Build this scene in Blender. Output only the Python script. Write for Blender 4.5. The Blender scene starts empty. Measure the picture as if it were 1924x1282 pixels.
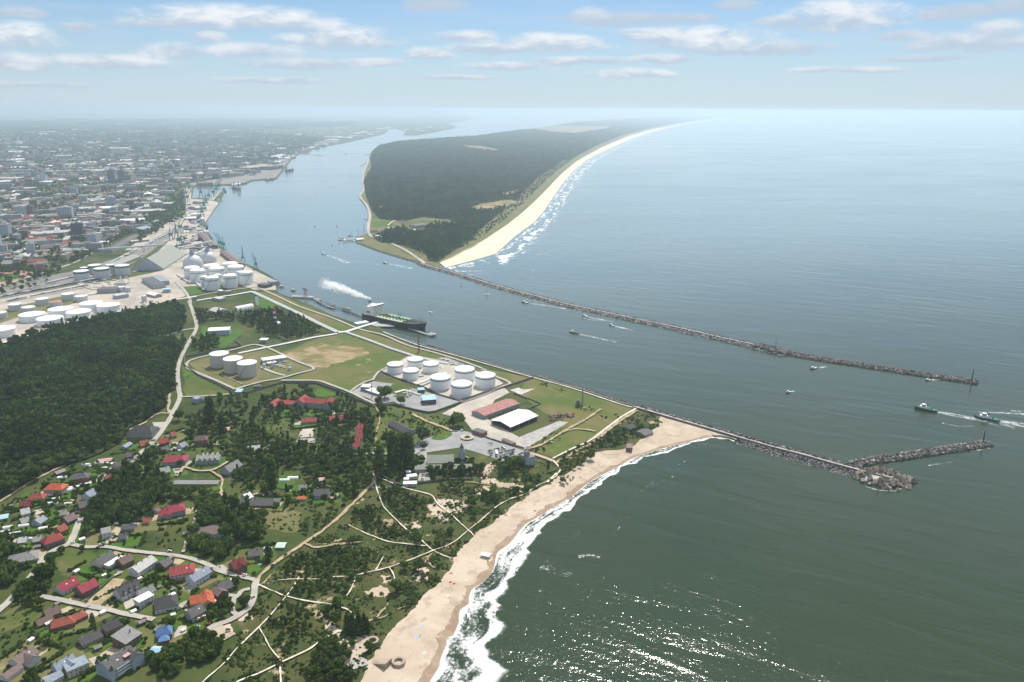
import bpy, bmesh, math, random
import numpy as np
from mathutils import Vector, Matrix, noise
from mathutils.geometry import tessellate_polygon
R = math.radians
random.seed(7)
rng = np.random.default_rng(7)
S = bpy.context.scene
COL = S.collection

# ------------------------------------------------------------------ camera
IW, IH, F, CZ = 1924.0,1282.0,1496.0,420.0
PITCH, ROLL = math.atan((641 - 205) / F),0.0047
fwd = Vector((0, math.cos(PITCH),-math.sin(PITCH)))
up0, rt0 = Vector((0, math.sin(PITCH), math.cos(PITCH))), Vector((1,0,0))
UP = up0 * math.cos(ROLL) - rt0 * math.sin(ROLL)
RT = rt0 * math.cos(ROLL) + up0 * math.sin(ROLL)
cam_d = bpy.data.cameras.new('camera')
cam_d.sensor_width = 36.0
cam_d.lens = 36.0 * F / IW
cam_d.clip_start, cam_d.clip_end = 1.0,400000.0
cam = bpy.data.objects.new('camera', cam_d)
m3 = Matrix((RT, UP, -fwd)).transposed()
cam.matrix_world = Matrix.Translation((0,0, CZ)) @ m3.to_4x4()
COL.objects.link(cam)
S.camera = cam

# ------------------------------------------------------------------ light
SUN_EL, SUN_AZ = R(54), R(12)
SKY_STRENGTH, SUN_STRENGTH, EXPOSURE, HAZE = 0.105,4.2,0.36,6.6e-5
sd = Vector((math.sin(SUN_AZ) * math.cos(SUN_EL), math.cos(SUN_AZ) * math.cos(SUN_EL), math.sin(SUN_EL)))
sl = bpy.data.lights.new('sun', 'SUN')
sl.energy, sl.angle, sl.color = SUN_STRENGTH, R(0.55),(1.0,0.95,0.88)
so = bpy.data.objects.new('sun', sl)
so.rotation_euler = sd.to_track_quat('Z', 'Y').to_euler()
COL.objects.link(so)
S.view_settings.view_transform = 'Standard'
S.view_settings.look = 'None'
S.view_settings.exposure = EXPOSURE
S.view_settings.gamma = 1.0
S.render.engine = 'CYCLES'
S.cycles.use_denoising = True
S.cycles.max_bounces = 8
S.cycles.diffuse_bounces = 2
S.cycles.glossy_bounces = 2
S.cycles.transparent_max_bounces = 8
S.cycles.sample_clamp_indirect = 4.0
S.cycles.volume_bounces = 6
S.cycles.caustics_reflective = False
S.cycles.caustics_refractive = False


class NT:
 """small helper around a node tree"""
 def __init__(self, tree):
  self.t = tree
  self.n = tree.nodes
  self.l = tree.links
 def node(self, typ, **kw):
  nd = self.n.new(typ)
  for k, v in kw.items():
   setattr(nd, k, v)
  return nd
 def put(self, sock, v):
  if isinstance(v, bpy.types.NodeSocket):
   self.l.new(v, sock)
  elif isinstance(v, (tuple, list)) and len(v) == 3 and sock.type == 'RGBA':
   sock.default_value = (*v, 1.0)
  else:
   sock.default_value = v
 def math(self, op, a, b=0.0, c=None, clamp=False):
  nd = self.node('ShaderNodeMath', operation=op, use_clamp=clamp)
  self.put(nd.inputs[0], a)
  self.put(nd.inputs[1], b)
  if c is not None:
   self.put(nd.inputs[2], c)
  return nd.outputs[0]
 def mix(self, f, a, b, blend='MIX'):
  nd = self.node('ShaderNodeMix', data_type='RGBA', blend_type=blend)
  self.put(nd.inputs[0], f)
  self.put(nd.inputs[6], a)
  self.put(nd.inputs[7], b)
  return nd.outputs[2]
 def ramp(self, v, lo, hi, a=0.0, b=1.0, smooth=True):
  nd = self.node('ShaderNodeMapRange', interpolation_type='SMOOTHSTEP' if smooth else 'LINEAR')
  for i, x in enumerate((v, lo, hi, a, b)):
   self.put(nd.inputs[i], x)
  return nd.outputs[0]
 def noise(self, vec, scale, detail=4.0, rough=0.55, dist=0.0):
  nd = self.node('ShaderNodeTexNoise')
  if vec is not None:
   self.l.new(vec, nd.inputs['Vector'])
  nd.inputs['Scale'].default_value = scale
  nd.inputs['Detail'].default_value = detail
  nd.inputs['Roughness'].default_value = rough
  nd.inputs['Distortion'].default_value = dist
  return nd.outputs[0]
 def vscale(self, vec, s):
  nd = self.node('ShaderNodeVectorMath', operation='MULTIPLY')
  self.l.new(vec, nd.inputs[0])
  nd.inputs[1].default_value = s
  return nd.outputs[0]
 def pos(self):
  return self.node('ShaderNodeNewGeometry').outputs['Position']


def ray(u, v):
 return fwd + RT * ((u - IW / 2) / F) - UP * ((v - IH / 2) / F)

# ------------------------------------------------------------------ sky with cumulus
# (px x, px y, half width, up, down, brightness): where each cloud bank stands over the horizon
CLOUDS = [(440,38,175,24,14,1.0),(330,44,110,12,9,.55),(560,48,80,14,10,.7),(40,78,62,32,12,1.0),(40,122,90,18,9,.7),
  (215,120,110,16,10,.75),(330,100,70,18,9,.7),(395,72,40,12,7,.6),(640,78,105,26,13,.9),
  (480,100,90,18,9,.7),(560,122,110,12,9,.55),(800,105,55,16,8,.85),(880,72,65,14,8,.75),(1030,84,95,20,12,.95),
  (930,92,110,12,9,.6),(950,126,75,10,6,.7),(1090,116,90,10,7,.7),(1190,142,85,13,6,.75),(1100,34,45,18,10,.5),
  (1190,36,150,12,12,.15),(1320,82,120,30,14,1.0),(1230,68,70,18,12,.6),(1575,42,115,36,16,.9),(1480,40,60,12,10,.3),
  (1420,92,140,14,12,.35),(1240,112,70,10,8,.6),(1640,134,70,8,5,.6),(1540,132,60,7,4,.5),(1800,24,90,14,12,.1),(1870,58,55,18,10,.6),
  (1830,80,130,18,14,.5),(1700,68,60,10,8,.3),(820,10,60,12,10,.1),(1380,12,40,12,8,.15),(1900,12,60,14,14,.1),(30,24,60,10,8,.15),(150,52,40,8,6,.25),
  (1290,34,60,8,7,.1),(700,118,60,9,6,.6),(60,160,120,6,5,.4),(500,152,120,7,5,.45),(860,146,70,6,4,.5),(1730,110,90,7,5,.25)]

def build_world():
 w = bpy.data.worlds.new('World')
 S.world = w
 w.use_nodes = True
 t = NT(w.node_tree)
 t.n.clear()
 sky = t.node('ShaderNodeTexSky', sky_type='NISHITA', sun_disc=False)
 sky.sun_elevation, sky.sun_rotation = SUN_EL, SUN_AZ
 sky.altitude, sky.air_density, sky.dust_density, sky.ozone_density = 400,1.0,0.6,3.0
 tc = t.node('ShaderNodeTexCoord').outputs['Generated']
 sep = t.node('ShaderNodeSeparateXYZ')
 t.l.new(tc, sep.inputs[0])
 x, y, z = sep.outputs
 az = t.math('ARCTAN2', x, y)
 el = t.math('ARCSINE', z)
 comb = t.node('ShaderNodeCombineXYZ')
 t.put(comb.inputs[0], az)
 t.put(comb.inputs[1], t.math('MULTIPLY', el, 2.6))
 q = comb.outputs[0]
 n1 = t.math('SUBTRACT', t.noise(q, 26,7,.62,.3),.5)
 n2 = t.math('SUBTRACT', t.noise(q, 9,3,.5),.5)
 azn = t.math('MULTIPLY_ADD', n2,.05, az)
 eln = t.math('MULTIPLY_ADD', n1,.006, el)
 dens, wsum, hsum, bsum = None, None, None, None
 for (u, v, hw, hu, hd, br) in CLOUDS:
  d = ray(u, v).normalized()
  a0, e0 = math.atan2(d.x, d.y), math.asin(d.z)
  k = d.y ** 2 / F
  dx = t.math('MULTIPLY_ADD', azn, 1 / (hw * k),-a0 / (hw * k))
  up = t.math('MULTIPLY_ADD', eln, 1 / (hu / F),-e0 / (hu / F))
  dn = t.math('MULTIPLY', up, -hu / hd)
  dy = t.math('MAXIMUM', up, dn)
  r2 = t.math('MULTIPLY_ADD', dx, dx, t.math('MULTIPLY', dy, dy))
  f = t.math('SUBTRACT', 1.0, r2)
  wt = t.math('MAXIMUM', t.math('ADD', f, .6),0.0)
  hb = t.math('MULTIPLY', wt, t.math('MULTIPLY_ADD', up, .5,.3))
  bb = t.math('MULTIPLY', wt, br)
  dens = f if dens is None else t.math('MAXIMUM', dens, f)
  wsum = wt if wsum is None else t.math('ADD', wsum, wt)
  hsum = hb if hsum is None else t.math('ADD', hsum, hb)
  bsum = bb if bsum is None else t.math('ADD', bsum, bb)
 wsum = t.math('MAXIMUM', wsum, .001)
 h = t.math('DIVIDE', hsum, wsum)
 b = t.math('DIVIDE', bsum, wsum)
 edge = t.math('MULTIPLY_ADD', n1,2.6, dens)
 alpha = t.ramp(edge, -.45,.9)
 # clouds over the rest of the dome, out of view, brightened for the water's reflections
 high = t.ramp(el, R(9), R(20))
 n3 = t.noise(q, 6,5,.6)
 a2 = t.math('MULTIPLY', high, t.ramp(n3,.34,.6,.2,.9))
 # thin veil that thickens to the horizon
 comb2 = t.node('ShaderNodeCombineXYZ')
 t.put(comb2.inputs[0], az)
 t.put(comb2.inputs[1], t.math('MULTIPLY', el, 9.0))
 veil = t.math('MULTIPLY', t.ramp(t.noise(comb2.outputs[0],7,4,.6),.38,.7,0,.55), t.ramp(el, 0, R(9),.75,.35))
 lit = t.math('MULTIPLY', t.ramp(t.math('MULTIPLY_ADD', n1,1.5, h),.05,.75), b, clamp=True)
 ccol = t.mix(lit, WC['base'], WC['top'])
 skyc = t.mix(1.0, sky.outputs[0], WC['tint'], 'MULTIPLY')
 hz = t.ramp(el, R(-3), R(13),1,0, smooth=False)
 skyc = t.mix(t.math('MULTIPLY', t.math('POWER', hz, 1.8),.95), skyc, WC['hor'])
 skyc = t.mix(veil, skyc, WC['veil'])
 skyc = t.mix(t.math('MULTIPLY', alpha, WC['amax']), skyc, ccol)
 skyc = t.mix(a2, skyc, (5.6,6.1,6.6))
 bg = t.node('ShaderNodeBackground')
 t.l.new(skyc, bg.inputs[0])
 bg.inputs[1].default_value = SKY_STRENGTH
 out = t.node('ShaderNodeOutputWorld')
 t.l.new(bg.outputs[0], out.inputs[0])

# radiances before the sky strength is applied
WC = dict(base=(3.9,4.6,5.5), top=(7.2,7.3,7.4), hor=(5.0,6.0,7.0), veil=(4.5,5.4,6.4), tint=(.46,.60,.73), amax=.85)
build_world()

# ------------------------------------------------------------------ geometry helpers
def P(u, v, z=2.0):
 r = ray(u, v)
 t = (CZ - z) / -r.z
 return Vector((r.x * t, r.y * t, z))

def mpp(u, v, z=2.0):
 return (CZ - z) / -ray(u, v).z / F

def tag(o, label=None, cat=None, group=None, kind=None):
 for k, v in (('label', label),('category', cat),('group', group),('kind', kind)):
  if v:
   o[k] = v
 return o

def empty(name, loc, rz=0.0):
 o = bpy.data.objects.new(name, None)
 o.empty_display_size = 1.0
 o.location = loc
 o.rotation_euler = (0,0, rz)
 COL.objects.link(o)
 return o

def copy_tree(o, parent=None):
 c = o.copy()
 COL.objects.link(c)
 c.parent = parent
 for ch in o.children:
  copy_tree(ch, c)
 return c

class MB:
 """collects faces and links them as one mesh object"""
 def __init__(self):
  self.v, self.f, self.m = [],[],[]
 def add(self, vs, fs, mi=0):
  o = len(self.v)
  self.v += [tuple(p) for p in vs]
  self.f += [tuple(i + o for i in f) for f in fs]
  self.m += [mi] * len(fs)
 def box(self, x0, x1, y0, y1, z0, z1, mi=0):
  self.add([(x0, y0, z0),(x1, y0, z0),(x1, y1, z0),(x0, y1, z0),(x0, y0, z1),(x1, y0, z1),(x1, y1, z1),(x0, y1, z1)],
    [(0,3,2,1),(4,5,6,7),(0,1,5,4),(1,2,6,5),(2,3,7,6),(3,0,4,7)], mi)
 def prism(self, pts, z0, z1, mi=0):
  n = len(pts)
  self.add([(p[0], p[1], z0) for p in pts] + [(p[0], p[1], z1) for p in pts],
    [tuple(range(n - 1,-1,-1)), tuple(range(n, 2 * n))] + [(i, (i + 1) % n, n + (i + 1) % n, n + i) for i in range(n)], mi)
 def lathe(self, prof, n=24, cx=0, cy=0, mi=0, sx=1, sy=1, caps=True):
  """profile of (r, z) from bottom to top"""
  vs, fs = [],[]
  for r, z in prof:
   for i in range(n):
    a = 2 * math.pi * i / n
    vs.append((cx + r * math.cos(a) * sx, cy + r * math.sin(a) * sy, z))
  for k in range(len(prof) - 1):
   for i in range(n):
    j = (i + 1) % n
    fs.append((k * n + i, k * n + j, (k + 1) * n + j, (k + 1) * n + i))
  if caps:
   fs.append(tuple(range(n - 1,-1,-1)))
   fs.append(tuple((len(prof) - 1) * n + i for i in range(n)))
  self.add(vs, fs, mi)
 def tube(self, a, b, r, r2=None, n=6, mi=0):
  a, b = Vector(a), Vector(b)
  d = (b - a)
  q = d.to_track_quat('Z', 'Y')
  r2 = r if r2 is None else r2
  vs = []
  for base, rr in ((a, r),(b, r2)):
   for i in range(n):
    t = 2 * math.pi * i / n
    vs.append(base + q @ Vector((rr * math.cos(t), rr * math.sin(t),0)))
  self.add(vs, [tuple(range(n - 1,-1,-1)), tuple(range(n, 2 * n))] + [(i, (i + 1) % n, n + (i + 1) % n, n + i) for i in range(n)], mi)
 def mesh(self, name, mats, smooth=False):
  me = bpy.data.meshes.new(name)
  me.from_pydata(self.v, [], self.f)
  for mt in (mats if isinstance(mats, (list, tuple)) else [mats]):
   me.materials.append(mt)
  if any(self.m):
   me.polygons.foreach_set('material_index', self.m)
  if smooth:
   me.polygons.foreach_set('use_smooth', [True] * len(self.f))
   me.set_sharp_from_angle(angle=R(40))
  me.update()
  return me
 def build(self, name, mats, parent=None, smooth=False, loc=None, rz=0.0):
  o = bpy.data.objects.new(name, self.mesh(name, mats, smooth))
  COL.objects.link(o)
  if parent is not None:
   o.parent = parent
  if loc is not None:
   o.location = loc
  o.rotation_euler = (0,0, rz)
  return o

def link(name, me, parent=None, loc=None, rz=0.0, scale=None):
 o = bpy.data.objects.new(name, me)
 COL.objects.link(o)
 if parent is not None:
  o.parent = parent
 if loc is not None:
  o.location = loc
 o.rotation_euler = (0,0, rz)
 if scale is not None:
  o.scale = scale
 return o

def resample(pts, step):
 out = []
 for a, b in zip(pts[:-1], pts[1:]):
  n = max(1, int((b - a).length / step))
  out += [a.lerp(b, i / n) for i in range(n)]
 return out + [pts[-1]]

def smooth(pts, n=6, closed=False):
 """Catmull-Rom through the points"""
 out, m = [], len(pts)
 rngk = range(m) if closed else range(m - 1)
 for i in rngk:
  if closed:
   p0, p1, p2, p3 = pts[i - 1], pts[i], pts[(i + 1) % m], pts[(i + 2) % m]
  else:
   p0, p1, p2, p3 = pts[max(i - 1,0)], pts[i], pts[i + 1], pts[min(i + 2, m - 1)]
  for k in range(n):
   t = k / n
   out.append(.5 * ((2 * p1) + (p2 - p0) * t + (2 * p0 - 5 * p1 + 4 * p2 - p3) * t * t + (3 * p1 - p0 - 3 * p2 + p3) * t ** 3))
 if not closed:
  out.append(pts[-1])
 return out

def roughen(pts, amp, wl, seed=0.0):
 out = []
 for p in pts:
  out.append(p + Vector((noise.noise((p.x / wl, p.y / wl, seed)), noise.noise((p.x / wl, p.y / wl, seed + 9.3)),0)) * amp * 1.4
    + Vector((noise.noise((p.x * 3 / wl, p.y * 3 / wl, seed + 4)), noise.noise((p.x * 3 / wl, p.y * 3 / wl, seed + 5)),0)) * amp * .7)
 return out

LAYER = [2.03]
def layer():
 LAYER[0] += .012
 return LAYER[0]

def flat(name, pts, z, mt, skirt=None, kind='structure'):
 """a flat sheet over world points, optionally with a skirt down to z = skirt"""
 vs = [Vector((p.x, p.y, z)) for p in pts]
 tr = tessellate_polygon([[Vector((p.x, p.y, 0)) for p in pts]])
 mb = MB()
 fs = []
 for t in tr:
  a, b, c = (vs[i] for i in t)
  fs.append(tuple(t) if (b - a).cross(c - a).z > 0 else tuple(reversed(t)))
 mb.add(vs, fs)
 if skirt is not None:
  n = len(vs)
  mb.add(vs + [Vector((p.x, p.y, skirt)) for p in pts],[(i, (i + 1) % n, n + (i + 1) % n, n + i) for i in range(n)])
 o = mb.build(name, mt)
 if kind:
  o['kind'] = kind
 return o

def sheet(name, px, mt, rough=0.0, wl=20.0, sm=0, z=None, step=6.0):
 pts = [P(u, v) for u, v in px]
 if sm:
  pts = smooth(pts, sm, True)
 if rough:
  pts = roughen(resample(pts + [pts[0]], step)[:-1], rough, wl)
 return flat(name, pts, layer() if z is None else z, mt)

def ribbon_edges(pts, w0, w1=None):
 w1 = w0 if w1 is None else w1
 L, Rr = [],[]
 n = len(pts)
 for i, p in enumerate(pts):
  d = (pts[min(i + 1, n - 1)] - pts[max(i - 1,0)])
  d.z = 0
  d.normalize()
  nn = Vector((-d.y, d.x, 0))
  w = w0 + (w1 - w0) * i / max(n - 1,1)
  L.append(p + nn * w / 2)
  Rr.append(p - nn * w / 2)
 return L, Rr

def road(name, px, width, mt, sm=6, width2=None, rough=0.0):
 pts = [P(u, v) for u, v in px]
 pts = resample(smooth(pts, sm), max(3.0, width)) if sm else pts
 L, Rr = ribbon_edges(pts, width, width2)
 if rough:
  L, Rr = roughen(L, rough, 9,1), roughen(Rr, rough, 9,2)
 z = layer()
 mb = MB()
 n = len(pts)
 mb.add([(p.x, p.y, z) for p in L] + [(p.x, p.y, z) for p in Rr],[(n + i, n + i + 1, i + 1, i) for i in range(n - 1)])
 o = mb.build(name, mt)
 o['kind'] = 'structure'
 return o

def inside(px, py, poly):
 x, y = np.asarray(px), np.asarray(py)
 r = np.zeros(x.shape, bool)
 n = len(poly)
 for i in range(n):
  x0, y0 = poly[i][0], poly[i][1]
  x1, y1 = poly[(i + 1) % n][0], poly[(i + 1) % n][1]
  c = ((y0 > y) != (y1 > y)) & (x < (x1 - x0) * (y - y0) / ((y1 - y0) if y1 != y0 else 1e-9) + x0)
  r ^= c
 return r

def fill(poly, spacing, jitter=.8, keep=1.0):
 """jittered points in a polygon of world points"""
 xs, ys = [p[0] for p in poly],[p[1] for p in poly]
 gx, gy = np.meshgrid(np.arange(min(xs), max(xs), spacing), np.arange(min(ys), max(ys), spacing))
 gx, gy = gx.ravel(), gy.ravel()
 gx = gx + (rng.random(gx.size) - .5) * spacing * jitter * 1.4
 gy = gy + (rng.random(gy.size) - .5) * spacing * jitter * 1.4
 k = inside(gx, gy, poly) & (rng.random(gx.size) < keep)
 return np.stack([gx[k], gy[k]],1)

def project(p):
 d = Vector(p) - Vector((0,0, CZ))
 t = d.dot(fwd)
 return IW / 2 + F * d.dot(RT) / t, IH / 2 - F * d.dot(UP) / t

def scatter(name, pts, z, protos, kidx, scale, rz, kind='stuff'):
 """ONE object: copies of the prototype meshes at the points, through geometry nodes"""
 n = len(pts)
 me = bpy.data.meshes.new(name)
 me.vertices.add(n)
 co = np.zeros((n, 3), np.float32)
 co[:, :2] = pts
 co[:, 2] = z
 me.vertices.foreach_set('co', co.ravel())
 me.attributes.new('pick', 'INT', 'POINT').data.foreach_set('value', np.asarray(kidx, np.int32))
 me.attributes.new('grow', 'FLOAT_VECTOR', 'POINT').data.foreach_set('vector', np.asarray(scale, np.float32).ravel())
 me.attributes.new('turn', 'FLOAT', 'POINT').data.foreach_set('value', np.asarray(rz, np.float32))
 o = bpy.data.objects.new(name, me)
 COL.objects.link(o)
 o['kind'] = kind
 g = bpy.data.node_groups.new(name, 'GeometryNodeTree')
 g.interface.new_socket('Geometry', in_out='INPUT', socket_type='NodeSocketGeometry')
 g.interface.new_socket('Geometry', in_out='OUTPUT', socket_type='NodeSocketGeometry')
 gi, go, jn = g.nodes.new('NodeGroupInput'), g.nodes.new('NodeGroupOutput'), g.nodes.new('GeometryNodeJoinGeometry')
 def attr(nm, typ):
  a = g.nodes.new('GeometryNodeInputNamedAttribute')
  a.data_type = typ
  a.inputs['Name'].default_value = nm
  return a.outputs[0]
 pick, grow, turn = attr('pick', 'INT'), attr('grow', 'FLOAT_VECTOR'), attr('turn', 'FLOAT')
 cx = g.nodes.new('ShaderNodeCombineXYZ')
 g.links.new(turn, cx.inputs[2])
 for i, pm in enumerate(protos):
  src = bpy.data.objects.new(name + '_source', pm)
  oi = g.nodes.new('GeometryNodeObjectInfo')
  oi.inputs['Object'].default_value = src
  oi.inputs['As Instance'].default_value = True
  cmp = g.nodes.new('FunctionNodeCompare')
  cmp.data_type, cmp.operation = 'INT', 'EQUAL'
  g.links.new(pick, [s for s in cmp.inputs if s.type == 'INT'][0])
  [s for s in cmp.inputs if s.type == 'INT'][1].default_value = i
  ip = g.nodes.new('GeometryNodeInstanceOnPoints')
  g.links.new(gi.outputs[0], ip.inputs['Points'])
  g.links.new(cmp.outputs[0], ip.inputs['Selection'])
  g.links.new(oi.outputs['Geometry'], ip.inputs['Instance'])
  g.links.new(cx.outputs[0], ip.inputs['Rotation'])
  g.links.new(grow, ip.inputs['Scale'])
  g.links.new(ip.outputs[0], jn.inputs[0])
 g.links.new(jn.outputs[0], go.inputs[0])
 md = o.modifiers.new('scatter', 'NODES')
 md.node_group = g
 return o
# ------------------------------------------------------------------ materials
def base_mat(name):
 m = bpy.data.materials.new(name)
 m.use_nodes = True
 t = NT(m.node_tree)
 b = t.n['Principled BSDF']
 return m, t, b

def mat(name, c, c2=None, scale=.4, rough=.8, spec=.3, metal=0.0, detail=4, lo=.35, hi=.65, obj_rand=0.0):
 """a paint, stone or cloth whose colour wanders between c and c2"""
 m, t, b = base_mat(name)
 c2 = c2 or tuple(x * .8 for x in c)
 col = t.mix(t.ramp(t.noise(t.pos(), scale, detail, .6), lo, hi), c, c2)
 if obj_rand:
  rnd = t.node('ShaderNodeObjectInfo').outputs['Random']
  hsv = t.node('ShaderNodeHueSaturation')
  t.put(hsv.inputs['Value'], t.math('MULTIPLY_ADD', rnd, obj_rand * 2,1 - obj_rand))
  t.l.new(col, hsv.inputs['Color'])
  col = hsv.outputs[0]
 t.put(b.inputs['Base Color'], col)
 b.inputs['Roughness'].default_value = rough
 b.inputs['Specular IOR Level'].default_value = spec
 b.inputs['Metallic'].default_value = metal
 return m

def ground(name, cols, scales, rough=.95, bump=0.0):
 """layers of natural ground: each colour shows where its own noise passes a threshold"""
 m, t, b = base_mat(name)
 p = t.pos()
 col = cols[0]
 for c, (sc, lo, hi, mx) in zip(cols[1:], scales):
  col = t.mix(t.ramp(t.noise(p, sc, 6,.62,.4), lo, hi, 0, mx), col, c)
 t.put(b.inputs['Base Color'], col)
 b.inputs['Roughness'].default_value = rough
 b.inputs['Specular IOR Level'].default_value = .1
 return m

def leaf(name, stops, trans=.32):
 m = bpy.data.materials.new(name)
 m.use_nodes = True
 t = NT(m.node_tree)
 t.n.clear()
 rnd = t.node('ShaderNodeObjectInfo').outputs['Random']
 cr = t.node('ShaderNodeValToRGB')
 el = cr.color_ramp.elements
 el[0].position, el[0].color = 0,(*stops[0],1)
 el[1].position, el[1].color = 1,(*stops[-1],1)
 for i, s in enumerate(stops[1:-1]):
  e = el.new((i + 1) / (len(stops) - 1))
  e.color = (*s, 1)
 t.l.new(rnd, cr.inputs[0])
 col = t.mix(t.ramp(t.noise(t.pos(),.5,2),.3,.7,.0,.45), cr.outputs[0],(.085,.12,.03))
 isl = t.node('ShaderNodeNewGeometry').outputs['Random Per Island']
 vv = t.node('ShaderNodeHueSaturation')
 t.put(vv.inputs['Value'], t.ramp(isl, 0,1,.65,1.75, False))
 t.l.new(col, vv.inputs['Color'])
 col = t.mix(1.0, vv.outputs[0], t.ramp(t.noise(t.pos(),.009,4,.6),.32,.68,.72,1.3), 'MULTIPLY')
 d, tr, mx = t.node('ShaderNodeBsdfDiffuse'), t.node('ShaderNodeBsdfTranslucent'), t.node('ShaderNodeMixShader')
 t.l.new(col, d.inputs[0])
 t.l.new(col, tr.inputs[0])
 mx.inputs[0].default_value = trans
 t.l.new(d.outputs[0], mx.inputs[1])
 t.l.new(tr.outputs[0], mx.inputs[2])
 t.l.new(mx.outputs[0], t.node('ShaderNodeOutputMaterial').inputs[0])
 return m

M = {}
M['leaf'] = leaf('leaf', [(.042,.082,.017),(.068,.118,.024),(.052,.098,.026),(.10,.14,.03),(.065,.10,.032)])
M['needle'] = leaf('needle', [(.026,.058,.02),(.042,.08,.023),(.058,.098,.027),(.034,.068,.027)],.15)
M['scrub'] = leaf('scrub', [(.05,.088,.022),(.08,.11,.032),(.068,.098,.042),(.10,.115,.045)],.2)
M['bark'] = mat('bark', (.07,.055,.04),(.04,.03,.022),2)
M['land'] = ground('land', [(.042,.068,.016),(.092,.098,.034),(.17,.14,.07),(.026,.042,.012)],
    [(.008,.4,.62,.8),(.03,.55,.7,.6),(.012,.55,.7,.8)])
M['farland'] = ground('farland', [(.05,.075,.03),(.13,.14,.06),(.03,.05,.025),(.22,.2,.14)],
     [(.0012,.42,.6,.9),(.0008,.5,.62,.9),(.004,.62,.72,.6)])
M['dune'] = ground('dune', [(.045,.066,.018),(.09,.088,.032),(.05,.045,.028),(.40,.30,.19)],
    [(.03,.35,.65,.9),(.06,.55,.7,.5),(.045,.58,.66,.95)])
M['field'] = ground('field', [(.085,.12,.026),(.15,.135,.05),(.19,.15,.085),(.34,.26,.16)],
     [(.011,.38,.62,.9),(.02,.52,.68,.8),(.03,.62,.7,.7)])
M['drygrass'] = ground('drygrass', [(.12,.13,.045),(.17,.15,.07),(.32,.26,.16)],[(.02,.4,.6,.9),(.06,.6,.7,.7)])
M['bare'] = ground('bare', [(.17,.15,.06),(.36,.27,.16),(.14,.12,.045),(.10,.12,.035)],
    [(.022,.42,.6,.9),(.05,.55,.68,.8),(.015,.58,.7,.8)])
M['lawn'] = ground('lawn', [(.05,.12,.015),(.085,.13,.025),(.12,.13,.04)],[(.05,.4,.6,.8),(.1,.6,.7,.5)])
M['meadow'] = ground('meadow', [(.07,.10,.022),(.11,.12,.038),(.15,.13,.06)],[(.02,.4,.6,.8),(.04,.55,.68,.7)])
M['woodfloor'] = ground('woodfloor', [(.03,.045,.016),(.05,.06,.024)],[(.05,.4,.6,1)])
M['sand'] = ground('sand', [(.46,.365,.275),(.54,.445,.345),(.37,.285,.21),(.32,.245,.175)],
    [(.02,.4,.6,.9),(.05,.5,.66,.8),(.09,.58,.7,.6)])
M['farsand'] = ground('farsand', [(.66,.55,.40),(.74,.63,.48),(.55,.45,.33)],[(.01,.4,.6,.9),(.03,.55,.7,.6)])
M['wetsand'] = ground('wetsand', [(.30,.21,.135),(.24,.16,.105),(.42,.31,.21)],[(.05,.4,.6,.9),(.08,.58,.7,.7)], rough=.45)
M['dirt'] = ground('dirt', [(.44,.36,.26),(.36,.29,.2),(.5,.42,.31)],[(.05,.4,.6,.9),(.1,.5,.7,.7)])
M['track'] = ground('track', [(.40,.31,.20),(.28,.23,.13),(.5,.40,.27)],[(.08,.42,.6,.9),(.1,.5,.7,.7)])
M['asphalt'] = ground('asphalt', [(.27,.27,.265),(.33,.325,.31),(.21,.21,.21)],[(.05,.4,.6,.9),(.15,.55,.7,.6)], rough=.85)
M['paleroad'] = ground('paleroad', [(.36,.335,.285),(.42,.39,.335),(.30,.275,.235)],[(.05,.4,.6,.9),(.15,.55,.7,.6)], rough=.85)
M['concrete'] = mat('concrete', (.40,.38,.35),(.30,.28,.26),.15)
M['paleconc'] = mat('paleconc', (.55,.52,.47),(.42,.39,.35),.08)
M['pad'] = ground('pad', [(.47,.42,.35),(.38,.35,.30),(.58,.52,.43)],[(.03,.4,.6,.9),(.09,.52,.68,.7)])
M['yard'] = ground('yard', [(.46,.40,.33),(.33,.30,.26),(.56,.49,.40)],[(.012,.4,.6,.9),(.05,.55,.68,.7)])
M['rail'] = ground('rail', [(.20,.185,.165),(.28,.26,.23),(.14,.13,.12)],[(.02,.4,.6,.9),(.08,.55,.68,.7)])
M['path'] = mat('path', (.76,.69,.57),(.58,.49,.37),.2)
M['pinkpath'] = mat('pinkpath', (.50,.36,.30),(.42,.31,.26),.2)
def stones(name, a, b):
 m, t, bs = base_mat(name)
 isl = t.node('ShaderNodeNewGeometry').outputs['Random Per Island']
 t.put(bs.inputs['Base Color'], t.mix(t.math('POWER', isl, 1.5), a, b))
 bs.inputs['Roughness'].default_value = .9
 return m
M['rock'] = stones('rock', (.045,.04,.036),(.27,.23,.20))
M['rubble'] = stones('rubble', (.09,.085,.08),(.38,.355,.33))
M['block'] = mat('block', (.30,.24,.19),(.17,.14,.12),.3, rough=.9, obj_rand=.3)
M['white'] = mat('white', (.80,.80,.79),(.74,.73,.71),.1, rough=.55)
def stained(name, a, b):
 m, t, bs = base_mat(name)
 p = t.pos()
 k = t.math('MULTIPLY', t.ramp(t.noise(t.vscale(p, (1,1,.06)),.9,5,.7),.5,.75), t.ramp(t.noise(p, .05,3),.35,.65))
 sep = t.node('ShaderNodeSeparateXYZ')
 t.l.new(p, sep.inputs[0])
 seam = t.ramp(t.math('PINGPONG', sep.outputs[2],1.1),.0,.09,.5,0)
 t.put(bs.inputs['Base Color'], t.mix(t.math('MAXIMUM', t.math('MULTIPLY', k, .8), seam), a, b))
 bs.inputs['Roughness'].default_value = .5
 return m
M['tankwhite'] = stained('tankwhite', (.82,.83,.83),(.55,.54,.51))
M['tankbeige'] = stained('tankbeige', (.56,.52,.46),(.36,.32,.27))
M['tankgrey'] = stained('tankgrey', (.54,.56,.57),(.36,.35,.33))
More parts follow.
